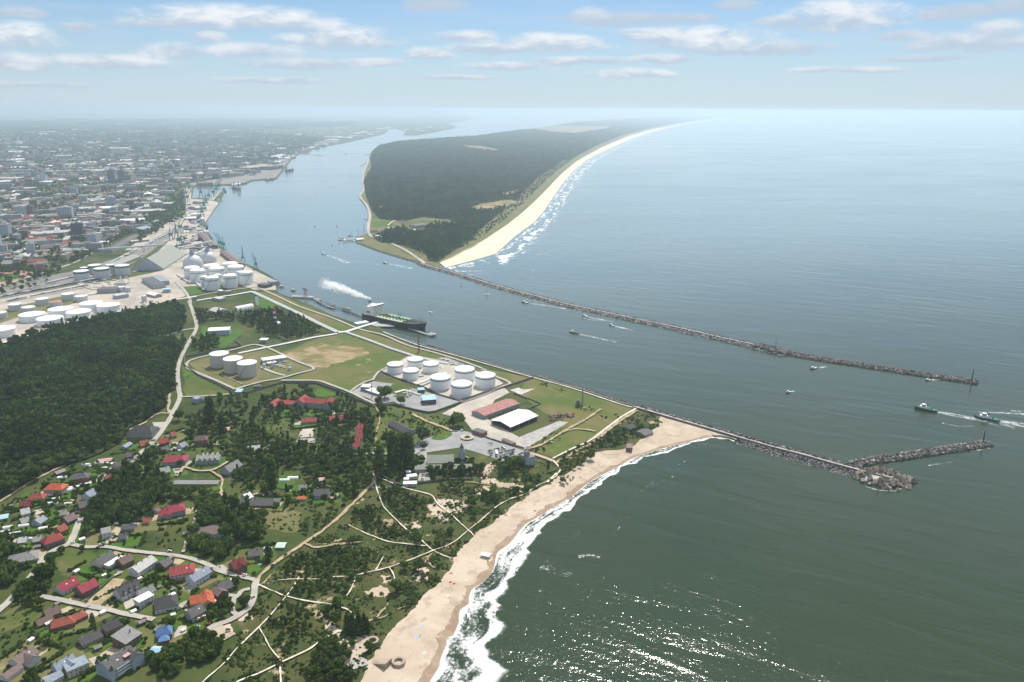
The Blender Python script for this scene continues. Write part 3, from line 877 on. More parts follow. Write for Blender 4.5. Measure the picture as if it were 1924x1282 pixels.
# roads, streets and paths: (name, material, width in metres, points)
ROADS = [
 ('village_road', 'paleroad', 8,[(355,566),(366,598),(369,618),(356,642),(341,671),(334,697),(336,731),(338,749),(326,774),(319,788),(306,808),(289,829),(268,849),(250,865),(228,885),(200,912),(170,948),(150,980),(140,1005),(129,1023),(103,1035),(83,1051),(69,1073),(43,1102),(17,1132),(-10,1155),(-60,1200)]),
 ('forest_track', 'dirt', 4,[(319,740),(318,757),(316,770),(322,778)]),
 ('forest_track', 'dirt', 4,[(318,778),(300,778),(280,788),(266,798),(200,828)]),
 ('forest_track', 'track', 4,[(-40,962),(0,944),(46,914),(94,888),(130,872)]),
 ('side_street', 'paleroad', 7,[(366,618),(340,622),(318,630),(300,636)]),
 ('side_street', 'paleroad', 6,[(129,1023),(160,1029),(200,1029),(230,1034),(270,1039),(310,1043),(351,1049),(390,1062),(412,1074),(440,1082),(483,1092)]),
 ('cul_de_sac', 'paleroad', 6.5,[(77,1122),(110,1128),(154,1138),(197,1146),(240,1156),(290,1166)]),
 ('dirt_track', 'track', 5,[(483,1092),(502,1070),(525,1053),(545,1040),(571,1022),(600,1003),(630,979),(660,950),(690,920),(703,905),(704,885),(704,872)]),
 ('dirt_track', 'track', 3,[(572,1022),(590,1030),(610,1028),(640,1024),(680,1020)]),
 ('loop_street', 'paleroad', 7,[(483,1090),(479,1105),(477,1122),(468,1143),(450,1157),(430,1168),(405,1177),(392,1184)]),
 ('loop_street', 'paleroad', 5,[(470,1108),(455,1112),(447,1122),(440,1128),(438,1150),(448,1157)]),
 ('loop_street', 'paleroad', 5,[(447,1122),(432,1120),(420,1116)]),
 ('bunker_drive', 'paleroad', 6,[(406,1072),(415,1066),(430,1080)]),
 ('footpath', 'path', 1.5,[(562,1086),(552,1103),(538,1122),(511,1155),(487,1180),(446,1220),(420,1249),(382,1284),(360,1310)]),
 ('footpath', 'path', 1.7,[(485,1100),(510,1111),(538,1122),(581,1132),(621,1137),(650,1146),(662,1154)]),
 ('footpath', 'path', 1.5,[(487,1180),(497,1199),(512,1225),(530,1246)]),
 ('footpath', 'path', 1.5,[(526,1248),(528,1284),(530,1320)]),
 ('footpath', 'path', 1.8,[(440,1290),(449,1282),(490,1266),(530,1246),(581,1222),(605,1204),(630,1191),(640,1187)]),
 ('footpath', 'path', 1.4,[(522,1092),(555,1090),(600,1090)]),
 ('footpath', 'path', 1.5,[(625,1086),(650,1085),(668,1083),(697,1076),(731,1068),(747,1062),(775,1052),(812,1037),(850,1022),(880,998),(906,977),(925,960),(940,949),(962,938),(987,930),(1010,914),(1040,900),(1053,886)]),
 ('footpath', 'path', 1.4,[(668,1083),(664,1100),(652,1122)]),
 ('footpath', 'path', 1.4,[(720,1048),(714,1060),(707,1072)]),
 ('footpath', 'path', 1.4,[(731,1068),(738,1078),(742,1092)]),
 ('footpath', 'path', 1.5,[(704,905),(708,920),(714,937),(720,952),(731,965),(750,984),(769,1001),(792,1017),(806,1030),(820,1040),(850,1052)]),
 ('footpath', 'path', 1.6,[(655,988),(675,998),(700,1009),(732,1020),(775,1025),(800,1028)]),
 ('footpath', 'path', 1.6,[(755,917),(777,923),(810,932),(820,946),(832,956),(846,966),(862,982),(880,998),(890,1008)]),
 ('footpath', 'path', 1.5,[(708,898),(725,904),(743,912)]),
 ('footpath', 'track', 2,[(865,906),(895,909),(930,914),(964,921),(987,930)]),
 ('footpath', 'track', 1.2,[(690,1170),(720,1162),(744,1150),(768,1140)]),
 ('footpath', 'track', 1.2,[(705,1168),(718,1150),(730,1135)]),
 ('footpath', 'track', 1.2,[(812,1040),(804,1055),(815,1068),(830,1060)]),
 ('beach_walk', 'path', 3.2,[(1200,766),(1168,785),(1140,806),(1108,830),(1075,845),(1039,863)]),
 ('beach_walk', 'track', 6,[(1196,772),(1160,796),(1112,834),(1080,850),(1045,872)]),
 ('beach_walk', 'path', 3,[(1040,868),(1053,884),(1040,896),(1028,908)]),
 ('promenade', 'pinkpath', 6,[(985,850),(1010,857),(1040,868)]),
 ('quay_road', 'paleroad', 6,[(478,540),(500,548),(530,562),(560,576),(600,590),(629,600),(677,620),(718,630),(766,650),(817,664),(869,680),(905,693)]),
 ('quay_walk', 'paleconc', 3.5,[(720,625),(780,648),(852,668),(930,690),(970,702),(1003,711),(1048,723),(1094,737),(1169,762),(1196,768)]),
 ('terminal_road', 'paleroad', 6,[(499,653),(475,649),(440,658),(392,669),(362,677),(352,683),(352,692),(365,699),(379,705),(410,718),(442,733)]),
 ('terminal_road', 'paleroad', 6,[(442,733),(464,726),(495,718),(524,713),(560,703),(590,694),(565,683),(540,672),(515,660),(499,653)]),
 ('terminal_road', 'paleroad', 6,[(528,716),(560,716),(597,717),(620,724),(657,738),(690,754),(704,760)]),
 ('terminal_road', 'paleroad', 5,[(338,747),(380,746),(430,742),(450,736)]),
 ('terminal_road', 'paleroad', 5,[(700,716),(712,700),(735,688)]),
 ('terminal_road', 'paleroad', 5,[(657,738),(680,722),(702,714)]),
 ('terminal_road', 'paleroad', 6,[(866,758),(900,746),(945,728),(958,722),(945,714),(920,705)]),
 ('service_track', 'track', 1.5,[(383,690),(400,700),(440,716),(462,727)]),
 ('refinery_road', 'paleroad', 8,[(330,530),(345,545),(356,562),(358,572)]),
 ('refinery_road', 'paleroad', 6,[(365,558),(420,548),(480,540),(486,534),(470,528)]),
 ('refinery_road', 'paleroad', 10,[(250,512),(300,500),(345,490),(400,470)]),
 ('port_road', 'yard', 16,[(180,545),(150,530),(200,505),(235,480),(262,470)]),
 ('port_road', 'paleroad', 12,[(0,540),(60,520),(110,505),(150,490),(180,470)]),
 ('town_road', 'yard', 14,[(250,366),(262,376),(267,388),(262,400),(240,405)]),
 ('town_road', 'yard', 30,[(420,300),(450,288),(490,273)]),
 ('town_road', 'yard', 30,[(320,284),(340,276),(360,268)]),
 ('church_road', 'asphalt', 6,[(640,852),(660,856),(700,854),(740,855),(775,855),(788,850)]),
 ('church_road', 'asphalt', 6,[(797,852),(800,870),(802,890),(804,905)]),
 ('warehouse_track', 'track', 5,[(990,846),(1020,836),(1060,812),(1100,790),(1130,770)]),
 ('warehouse_track', 'track', 4,[(1060,812),(1085,808),(1118,812)]),
 ('meadow_track', 'track', 6,[(775,780),(800,792),(835,806),(850,812)]),
 ('meadow_track', 'track', 2,[(703,762),(714,785),(706,820),(706,850)]),
 ('garden_track', 'dirt', 5,[(352,862),(348,878),(330,896)]),
 ('garden_track', 'dirt', 4,[(348,880),(370,886),(395,886),(415,878),(432,866)]),
 ('garden_track', 'track', 3,[(395,886),(412,897),(418,905),(416,920),(418,940)]),
 ('garden_track', 'track', 2,[(430,938),(445,944),(455,955),(470,958),(512,960)]),
 ('garden_track', 'dirt', 3,[(345,1041),(352,1015),(365,985),(372,960)]),
 ('spit_quay', 'yard', 12,[(694,300),(684,325),(682,342),(684,356),(677,370),(690,388),(695,407),(692,426),(696,444),(720,452),(760,470),(790,490),(798,496)]),
 ('spit_path', 'path', 5,[(728,425),(738,417),(745,415)]),
]
for nm, mt_, w, px in ROADS:
 road(nm, px, w * (.72 if mt_ == 'path' and w < 2 else .85), M[mt_], rough=1.3 if mt_ in ('dirt', 'track') else (.5 if mt_ == 'path' else 0.4))
# rail tracks in the yard
for k, px in enumerate([[(-60,574),(0,562),(120,540),(230,520)],[(-60,584),(0,571),(100,553),(170,538)],[(-60,566),(0,553),(120,530),(200,508),(262,476),(320,440)],[(-60,558),(0,545),(120,520),(200,498),(255,470),(332,426)]]):
 road('rail_track', px, 3, M['steel'],4)
# ------------------------------------------------------------------ vegetation
def crown_mesh(name, seed, w, h, z0, lobes, cards, card, mt, shape='round'):
 """a crown of leaf clumps: each clump a small bent quad on one of several lobes, over a ragged dark core"""
 r = random.Random(seed)
 mb = MB()
 lob = []
 for k in range(lobes):
  if shape == 'round':
   a = r.uniform(0,6.283)
   rr = w * .5 * math.sqrt(r.random()) * .62
   lz = z0 + h * r.uniform(.25,.78)
   lr = w * r.uniform(.20,.34) * (1.1 - .4 * abs((lz - z0) / h - .5))
  elif shape == 'tall':
   a = r.uniform(0,6.283)
   rr = w * .16 * r.random()
   lz = z0 + h * (k + .5) / lobes
   lr = w * .46 * (1 - .45 * abs((k + .5) / lobes - .4))
  else:      # conifer: tiers that narrow upwards
   a = r.uniform(0,6.283)
   f = (k + .5) / lobes
   rr = w * .12 * (1 - f)
   lz = z0 + h * f
   lr = w * .5 * (1 - f) ** .75 + .25
  lob.append((rr * math.cos(a), rr * math.sin(a), lz, lr))
 if shape == 'round':
  lob.append((0,0, z0 + h * .5, w * .33))
 per = max(6, cards // len(lob))
 for (lx, ly, lz, lr) in lob:
  flat_ = .75 if shape != 'cone' else .5
  # core
  n, k = 7,3
  prof = [(.25,-.8),(.72,-.35),(.74,.2),(.3,.7)]
  mb.lathe([(lr * .8 * p * r.uniform(.85,1.1), lz + lr * q * flat_) for p, q in prof],7, lx, ly)
  for _ in range(per):
   u, a = r.uniform(-.55,1), r.uniform(0,6.283)
   s = math.sqrt(1 - u * u)
   nrm = Vector((s * math.cos(a), s * math.sin(a), u))
   p = Vector((lx, ly, lz)) + Vector((nrm.x, nrm.y, nrm.z * flat_)) * lr * r.uniform(.82,1.12)
   nj = (nrm + Vector((r.gauss(0,.45), r.gauss(0,.45), r.gauss(0,.35)))).normalized()
   q = nj.to_track_quat('Z', 'Y')
   c = card * r.uniform(.6,1.25)
   t = r.uniform(0,6.283)
   ex = q @ Vector((math.cos(t), math.sin(t),0)) * c
   ey = q @ Vector((-math.sin(t), math.cos(t),0)) * c * r.uniform(.6,1)
   mb.add([p - ex - ey * .6, p + ex * .2 - ey, p + ex + ey * .3 - nj * c * .25, p - ex * .3 + ey],[(0,1,2,3)])
 return mb.mesh(name, mt)

def trunk_mesh(name, h, r0, limbs, spread, seed):
 r = random.Random(seed)
 mb = MB()
 mb.tube((0,0,-.3),(0,0, h * .55), r0, r0 * .7,7)
 mb.tube((0,0, h * .55),(r.uniform(-.3,.3), r.uniform(-.3,.3), h), r0 * .7, r0 * .2,6)
 for i in range(limbs):
  a = 6.283 * i / limbs + r.uniform(-.4,.4)
  z = h * r.uniform(.35,.65)
  mb.tube((0,0, z),(spread * math.cos(a), spread * math.sin(a), z + spread * r.uniform(.5,1.0)), r0 * .4, r0 * .12,5)
 return mb.mesh(name, M['bark'])

TREES = []
for k in range(5):
 TREES.append((crown_mesh('crown', 10 + k, 9,8.5,1.6,7 + k % 3,340,.95, M['leaf']), trunk_mesh('trunk', 7.5,.28,5,2.4, k)))
for k in range(2):
 TREES.append((crown_mesh('crown', 30 + k, 5.5,17,1.5,8,340,.85, M['leaf'], 'tall'), trunk_mesh('trunk', 14,.3,5,1.2,20 + k)))
for k in range(3):
 TREES.append((crown_mesh('crown', 40 + k, 6.2,12,1.2,7,280,.8, M['needle'], 'cone'), trunk_mesh('trunk', 12,.22,5,1.2,30 + k)))
SHRUBS = [crown_mesh('shrub', 60 + k, 4,2.6,.0,5,130,.55, M['scrub']) for k in range(3)] + [crown_mesh('shrub', 70 + k, 4.5,3.6,.0,5,140,.6, M['leaf']) for k in range(2)]
# lighter meshes for the woods seen as one mass
WOODS = [crown_mesh('wood_crown', 80 + k, 8.5,9,3.0,6,110,1.25, M['leaf']) for k in range(3)] + [crown_mesh('wood_crown', 90 + k, 6.5,12,3.0,6,100,1.05, M['needle'], 'cone') for k in range(2)] \
 + [crown_mesh('wood_crown', 95 + k, 7.5,7,7.0,5,100,1.1, M['needle']) for k in range(2)]
BIGWOOD = [crown_mesh('wood_crown', 110 + k, 20,9,4.0,10,120,2.0, M['needle']) for k in range(3)]

N_TREE = [0]
def tree(u, v, wpx, kind, label, group=None, name=None):
 """a tree whose crown stands at pixel (u, v) and is wpx wide there; kind: 'd' broad, 'p' poplar, 'c' conifer"""
 w = wpx * mpp(u, v)
 k = {'d': random.randrange(5), 'p': 5 + random.randrange(2), 'c': 7 + random.randrange(3)}[kind]
 cw, ch = {'d': (9,10), 'p': (5.5,18), 'c': (6.2,13)}[kind]
 s = w / cw
 g = P(u, v, ch * s * .5)
 return tree_at(g.x, g.y, k, s, s * random.uniform(.9,1.1), label, group)

def tree_at(x, y, k, s, sz, label, group):
 cr, tk = TREES[k]
 nm = 'broadleaf_tree' if k < 5 else ('poplar_tree' if k < 7 else 'conifer_tree')
 o = empty(nm, (x, y, 2.0), random.uniform(0,6.283))
 o.scale = (s, s, sz)
 link('trunk', tk, o)
 link('crown', cr, o)
 tag(o, label, 'tree', group)
 N_TREE[0] += 1
 return o

def shrub(u, v, wpx, label, group, k=None):
 k = random.randrange(5) if k is None else k
 s = wpx * mpp(u, v) / 4.2
 p = P(u, v, 2.0 + s)
 o = link('shrub', SHRUBS[k], None, (p.x, p.y, 1.9), random.uniform(0,6.283),(s, s, s * random.uniform(.75,1.05)))
 tag(o, label, 'shrub', group)
 return o

# trees one can pick out one by one
for u, v, w, k, lab in [
 (860,790,26, 'd', 'big dense tree standing alone at the corner of the warehouse yard'),(850,795,18, 'd', 'darker half of the tree pair by the warehouse yard corner'),(461,1133,21, 'd', 'round tree on the green island of the loop street'),
 (504,1040,17, 'c', 'dark conifer beside the dark-roofed bungalow at the dirt track'),(86,1080,34, 'd', 'huge round tree by the village road bend above the crimson roofs'),(155,1034,12, 'd', 'round bush-like tree on the open meadow by the side street'),
 (87,1206,20, 'd', 'dark tree on the rough plot beside a parked red car'),(98,1052,22, 'd', 'lower tree of the hedge along the village road'),(115,1036,15, 'd', 'upper tree of the hedge along the village road'),(320,1173,20, 'd', 'bushy tree beside the grey house with roof panels'),
 (444,1096,18, 'd', 'dark tree behind the charcoal house near the junction'),(722,738,24, 'd', 'tall dark tree in front of the white-roofed terminal office'),(753,755,16, 'd', 'round tree by the terminal wall near the blue-roofed loading shed'),
 (712,756,14, 'd', 'small tree at the terminal apron corner'),(716,770,19, 'd', 'round tree below the terminal wall beside the dirt path'),(794,818,28, 'd', 'wide dark tree at the entrance of the beach car park'),(724,826,20, 'd', 'light round tree on the meadow by the car park entrance'),
 (796,842,11, 'd', 'small tree on the kerb of the car park entrance'),(334,783,19, 'd', 'round dark tree beside the village road by the forest edge'),(581,736,14, 'd', 'round tree in the courtyard behind the long red-roofed building'),(393,776,20, 'd', 'tree among the meadow by the gatehouse'),
 (63,892,25, 'd', 'big round tree at the edge of the pine forest by the dirt track'),(281,857,22, 'd', 'round tree hiding the village road beside the grey house'),(395,776,17, 'p', 'slim poplar on the meadow below the gatehouse'),(415,800,14, 'p', 'pair-less poplar above the pink shed'),
 (509,898,20, 'p', 'tall poplar standing over the gardens by the greenhouses'),(770,850,20, 'p', 'left poplar of the screen along the church road'),(745,852,18, 'p', 'middle poplar of the screen along the church road'),(735,848,18, 'p', 'second poplar of the screen along the church road'),
 (760,848,18, 'p', 'fourth poplar of the screen along the church road'),(712,866,22, 'p', 'tall poplar at the end of the garden wall'),(714,884,24, 'd', 'dense tree by the garden wall corner'),(810,886,18, 'd', 'tree in front of the church hall wing'),(1109,857,17, 'd', 'round tree alone at the foot of the dune above the beach'),
 (1057,905,12, 'd', 'tree among the boulders at the beach access'),(1030,876,7, 'c', 'small conifer on the lawn by the grey tower'),(868,884,20, 'd', 'round tree beside the church hall'),(970,872,22, 'd', 'round tree between the car park and the grey tower'),(952,880,20, 'd', 'broad tree beside the sandy path below the car park'),
 (845,1000,14, 'd', 'round tree between two footpaths in the dunes'),(885,945,20, 'd', 'wide tree in the dunes near the shore path'),(890,967,16, 'd', 'dark round tree at the shore path'),(970,925,14, 'd', 'round tree at the end of the shore path'),(990,921,16, 'd', 'round dark tree at the top of the beach by the path'),
 (779,1016,24, 'd', 'large round tree at the path crossing in the dunes'),(823,1022,14, 'd', 'small round tree on the green slope by the shore path'),(786,1064,22, 'd', 'dark round tree below the shore path'),(760,1066,18, 'd', 'dark tree west of its twin below the shore path'),
 (743,1105,24, 'd', 'bright green tree among sand patches in the dunes'),(658,1082,16, 'd', 'bright tree where the footpath bends'),(648,1107,15, 'd', 'bright tree beside the lower bend of the footpath'),(612,1150,22, 'd', 'bright green tree left of the pine grove'),(632,1142,24, 'd', 'bright green tree at the end of the white footpath'),
 (692,1218,18, 'd', 'dark bush-tree beside the octagonal bunker'),(630,1165,22, 'd', 'tree at the left end of the pine grove'),(662,1212,13, 'd', 'small tree on the sand above the concrete slab')]:
 tree(u, v, w, k, lab)
for i, (u, v) in enumerate([(652,1170),(662,1172),(673,1168),(684,1172),(690,1178),(668,1182),(656,1182),(680,1184)]):
 tree(u, v, 15, 'c', 'tall pine of the little grove beside the beach', 'pines of the beach grove')
# woods: (pixel outline, spacing, share kept, species mix broad/poplar/conifer, size, label)
WOODLAND = [
 ('dark tree of the wood between the village road and the allotments', [(185,905),(235,880),(260,895),(300,895),(320,912),(372,905),(398,915),(392,935),(300,945),(285,960),(240,985),(200,995),(160,1008),(150,990),(175,950)],5.28,.95,(8,1,2),.95),
 ('leafy tree of the gardens around the big brown house', [(372,950),(400,940),(425,945),(450,962),(480,965),(498,970),(500,1010),(490,1022),(440,1018),(415,1005),(375,985)],6.34,.9,(6,3,0),1.05),
 ('tree of the row behind the dark red house', [(352,1000),(372,1005),(400,1030),(430,1025),(440,1040),(420,1052),(395,1050),(360,1035)],5.63,.9,(1,0,0),1.1),
 ('tree of the thicket along the lower village road', [(0,1010),(30,1015),(28,1035),(70,1055),(40,1085),(0,1110),(-30,1120),(-40,1020)],5.63,.9,(1,0,0),.85),
 ('tree of the hedge around the white turning lane', [(30,1110),(70,1085),(100,1085),(95,1105),(75,1125),(78,1145),(50,1150),(35,1140)],5.63,.85,(1,0,0),.85),
 ('tree in the gardens left of the loop street', [(392,1150),(410,1128),(438,1130),(436,1150),(420,1165),(400,1172),(385,1165)],4.93,.9,(1,0,0),.75),
 ('tree of the belt between the last gardens and the dunes', [(330,1215),(345,1200),(380,1195),(400,1205),(432,1205),(420,1225),(400,1240),(360,1255),(330,1270),(300,1280),(300,1245)],5.28,.85,(1,0,0),.9),
 ('tree beside the castle-like house at the photo foot', [(270,1232),(300,1222),(325,1228),(320,1250),(295,1262),(272,1252)],5.63,.85,(1,0,0),.8),
 ('tree of the thicket on the dune by the concrete slab', [(580,1235),(610,1205),(640,1205),(655,1235),(640,1262),(660,1280),(600,1290),(570,1270)],4.93,.85,(1,0,0),.7),
 ('tree of the central village wood', [(440,850),(470,800),(500,820),(540,830),(600,845),(655,850),(700,858),(702,900),(660,905),(640,890),(600,905),(560,885),(525,890),(512,920),(470,925),(445,905),(430,880)],7.39,.85,(8,1,1),.95),
 ('tree by the garden houses below the central wood', [(505,930),(560,925),(600,905),(640,905),(700,910),(660,945),(620,960),(560,960),(510,960)],7.74,.6,(8,1,1),.8),
 ('tree around the long red-roofed building', [(400,755),(450,745),(480,760),(520,750),(530,735),(575,732),(600,760),(640,745),(665,755),(690,780),(700,800),(680,810),(610,800),(530,795),(470,795),(430,780)],8.45,.55,(7,2,1),.95),
 ('tree beside the red terraced houses', [(590,790),(665,785),(668,845),(600,842),(600,815)],7.04,.75,(8,1,1),.85),
 ('tree of the strip between the terraces and the meadow', [(682,785),(705,790),(702,850),(680,850)],5.98,.8,(6,3,0),.9),
 ('tree in the green village above the row house', [(345,790),(400,770),(460,800),(450,850),(420,850),(360,845),(345,830),(355,800)],8.45,.7,(8,1,1),.85),
 ('tree of the grounds in front of the church hall', [(715,870),(750,862),(798,860),(790,885),(760,885),(752,905),(725,905)],6.34,.6,(1,0,0),.8),
 ('tree of the thicket beside the church hall', [(805,885),(830,878),(862,870),(885,862),(912,890),(890,900),(860,898),(825,902),(808,905)],5.98,.85,(1,0,0),.8),
 ('low tree of the copse between the car park path and the grey tower', [(930,872),(962,862),(980,870),(975,890),(1025,905),(1000,912),(960,900),(935,900)],5.63,.85,(1,0,0),.65),
 ('bush-like tree on the dune by the beach walk', [(1040,872),(1080,845),(1120,828),(1170,800),(1212,795),(1205,815),(1170,835),(1110,850),(1090,880),(1065,890)],5.63,.6,(1,0,0),.6),
 ('low dune tree of the thicket east of the garden wall', [(718,918),(745,915),(760,925),(800,945),(806,965),(790,985),(760,980),(735,960)],4.93,.9,(1,0,0),.5),
 ('low dune tree of the thicket below the white footpath', [(820,905),(872,905),(870,925),(830,925)],4.93,.9,(1,0,0),.5),
 ('low dune tree of the thicket above the shore path', [(905,925),(930,915),(945,930),(935,950),(905,950)],4.93,.8,(1,0,0),.55),
 ('low dune tree of the thicket by the fork in the footpaths', [(660,960),(700,958),(715,985),(745,990),(760,1005),(730,1012),(695,1000),(660,985)],4.93,.85,(1,0,0),.5),
 ('low dune tree of the broad thicket beside the dirt track', [(540,1062),(575,1045),(620,1030),(660,1032),(705,1040),(700,1062),(655,1080),(590,1086),(535,1085)],4.58,.9,(1,0,0),.5),
 ('low dune tree of the thicket between crossing footpaths', [(548,1100),(600,1094),(645,1098),(640,1112),(590,1122),(555,1115)],4.58,.9,(1,0,0),.5),
 ('low dune tree of the thicket inside the triangle of footpaths', [(505,1160),(545,1150),(590,1160),(575,1195),(545,1225),(515,1210)],4.93,.6,(1,0,0),.5),
 ('low dune tree of the thicket north of the dirt track', [(562,985),(600,965),(640,962),(625,985),(580,1005),(562,1000)],5.28,.7,(1,0,0),.55),
 ('orchard tree among the allotment gardens', [(0,960),(60,925),(130,880),(180,870),(250,870),(220,900),(180,920),(140,970),(100,1000),(60,1010),(0,1005)],9.15,.6,(1,0,0),.55),
 ('garden tree between the houses of the lower streets', [(170,1040),(300,1060),(330,1085),(400,1080),(400,1110),(300,1150),(330,1190),(250,1230),(150,1200),(60,1230),(0,1250),(0,1180),(60,1150),(160,1150),(220,1100)],18.3,.55,(3,0,1),.5),
 ('tree of the garden strip along the village road', [(235,850),(268,838),(300,812),(330,850),(350,860),(340,890),(290,890),(260,870)],9.15,.6,(1,0,0),.75),
]
cand = []
for label, px, sp, keep, mix, size in WOODLAND:
 poly = [P(u, v) for u, v in px]
 for x, y in fill([(p.x, p.y) for p in poly], sp, .9, keep):
  k = random.choices(['d', 'p', 'c'], mix)[0]
  s = size * random.uniform(.72,1.22)
  cand.append((x * x + y * y, x, y, k, s, label))
BLOCK = []       # footprints where no tree may stand, filled by the buildings: (x, y, radius)
def plant_woodland():
 ok = [c for c in cand if all((c[1] - bx) ** 2 + (c[2] - by) ** 2 > (br + 2.2 * c[4]) ** 2 for bx, by, br in BLOCK)]
 def size_(c):
  return -c[4] / math.sqrt(c[0])
 ok.sort(key=size_)
 # one by one as long as fewer than 300 stand, then the rest as one mass
 each, rest = ok[:298 - N_TREE[0]], ok[298 - N_TREE[0]:]
 for d2, x, y, k, s, label in each:
  ki = {'d': random.randrange(5), 'p': 5 + random.randrange(2), 'c': 7 + random.randrange(3)}[k]
  tree_at(x, y, ki, s * (1 if k == 'd' else .9), s * random.uniform(.85,1.15), label, label.replace('tree', 'trees', 1))
 pick = [{'d': random.randrange(3), 'p': random.randrange(3), 'c': 3 + random.randrange(2)}[c[3]] for c in rest]
 sc = [(c[4] * (.6 if c[3] == 'p' else 1), c[4] * (.6 if c[3] == 'p' else 1), c[4] * (1.5 if c[3] == 'p' else 1) * random.uniform(.8,1.15)) for c in rest]
 scatter('village_trees', np.array([[c[1], c[2]] for c in rest]),1.6, WOODS, pick, sc, rng.random(len(rest)) * 6.283)

# the dune scrub, one by one where it shows largest, the small plants between as ground cover
SCRUB = [('low shrub on the grassy dune inside the triangle of white footpaths', [(487,1185),(530,1150),(600,1135),(635,1150),(630,1185),(585,1215),(535,1240),(505,1215)],15),('low shrub on the open dune left of the long footpath', [(440,1240),(490,1190),(520,1240),(522,1280),(440,1285),(385,1290)],15),
  ('low shrub on the sandy dune above the wide beach', [(660,1125),(720,1100),(790,1110),(770,1150),(720,1175),(670,1150)],10),('low shrub on the dune between shore path and sand', [(745,1075),(800,1050),(845,1035),(835,1075),(800,1105),(760,1110)],12),
  ('low shrub beside the sand hollow in the dunes', [(770,925),(890,930),(890,985),(830,1000),(780,990),(800,960)],13),('low shrub on the dune slope between the two long footpaths', [(720,1000),(780,1000),(870,985),(840,1020),(780,1045),(720,1055)],12),
  ('low shrub on the dune ridge by the sandy car park path', [(900,900),(940,895),(1000,905),(980,925),(930,930)],10),('low shrub on the grassland by the breakwater root', [(1100,760),(1180,780),(1240,785),(1230,810),(1180,830)],13),('low shrub on the grass beside the white tent-roofed shed', [(985,850),(1000,835),(1060,815),(1040,845),(1010,855)],10),
  ('low shrub on the slope beside the loop street', [(480,1110),(535,1130),(520,1150),(480,1175),(455,1195),(440,1200),(470,1150)],11),('low shrub on the wasteland below the terminal wall', [(755,770),(840,785),(860,800),(800,800),(760,790)],9)]
def plant_scrub():
 c2 = []
 for label, px, sp in SCRUB:
  poly = [P(u, v) for u, v in px]
  for x, y in fill([(p.x, p.y) for p in poly], sp, 1.0,.75):
   s = random.uniform(.35,1.1)
   c2.append((-s / math.hypot(x, y), x, y, s, label))
 c2.sort()
 for d2, x, y, s, label in c2[:285]:
  k = random.choice([0,1,2,0,1,3,4])
  o = link('shrub', SHRUBS[k], None, (x, y, 1.9), random.uniform(0,6.283),(s, s, s * random.uniform(.7,1.1)))
  tag(o, label, 'shrub', label.replace('shrub', 'shrubs', 1))
 pts = []
 for px, sp in [(dune_px, 3.0),([(1045,864),(1100,834),(1170,786),(1222,776),(1245,795),(1212,822),(1120,850),(1062,892)],4),([(985,850),(998,838),(1060,800),(1078,803),(1030,835),(1005,850)],3.5),([(1008,712),(1040,722),(1075,735),(1060,738),(1010,722)],4),([(1090,768),(1120,768),(1118,774),(1092,773)],3),([(500,960),(566,965),(560,1000),(500,992)],4),([(715,762),(860,800),(762,850),(705,800)],4.5),
    ([(0,1160),(75,1140),(60,1165),(-20,1200)],4),([(95,1150),(170,1160),(90,1230),(0,1280),(-20,1200)],6)]:
  pts.append(fill([tuple(P(u, v))[:2] for u, v in px], sp, 1.0,.8))
 pts = np.concatenate(pts)
 nz = np.array([noise.noise((x / 16, y / 16,1.7)) + .5 * noise.noise((x / 6, y / 6,4)) for x, y in pts])
 pts, nz = pts[nz > -.14], nz[nz > -.14]
 n = len(pts)
 s = np.clip(.3 + .95 * nz + .2 * rng.random(n),.16,1.1)
 scatter('undergrowth', pts, 1.95, SHRUBS, rng.integers(0,5, n), np.stack([s, s, s * .8],1), rng.random(n) * 6.283)

# the far woods as masses
def wood(name, px, sp, z, protos, size, zlift=0.0, keep=.95):
 pts = fill([tuple(P(u, v))[:2] for u, v in px], sp, .9, keep)
 n = len(pts)
 s = size * (.6 + .75 * rng.random(n))
 hz = np.array([1 + .18 * noise.noise((x / 60, y / 60,2)) for x, y in pts])
 return pts, np.stack([s, s, s * hz * (.8 + .4 * rng.random(n))],1)

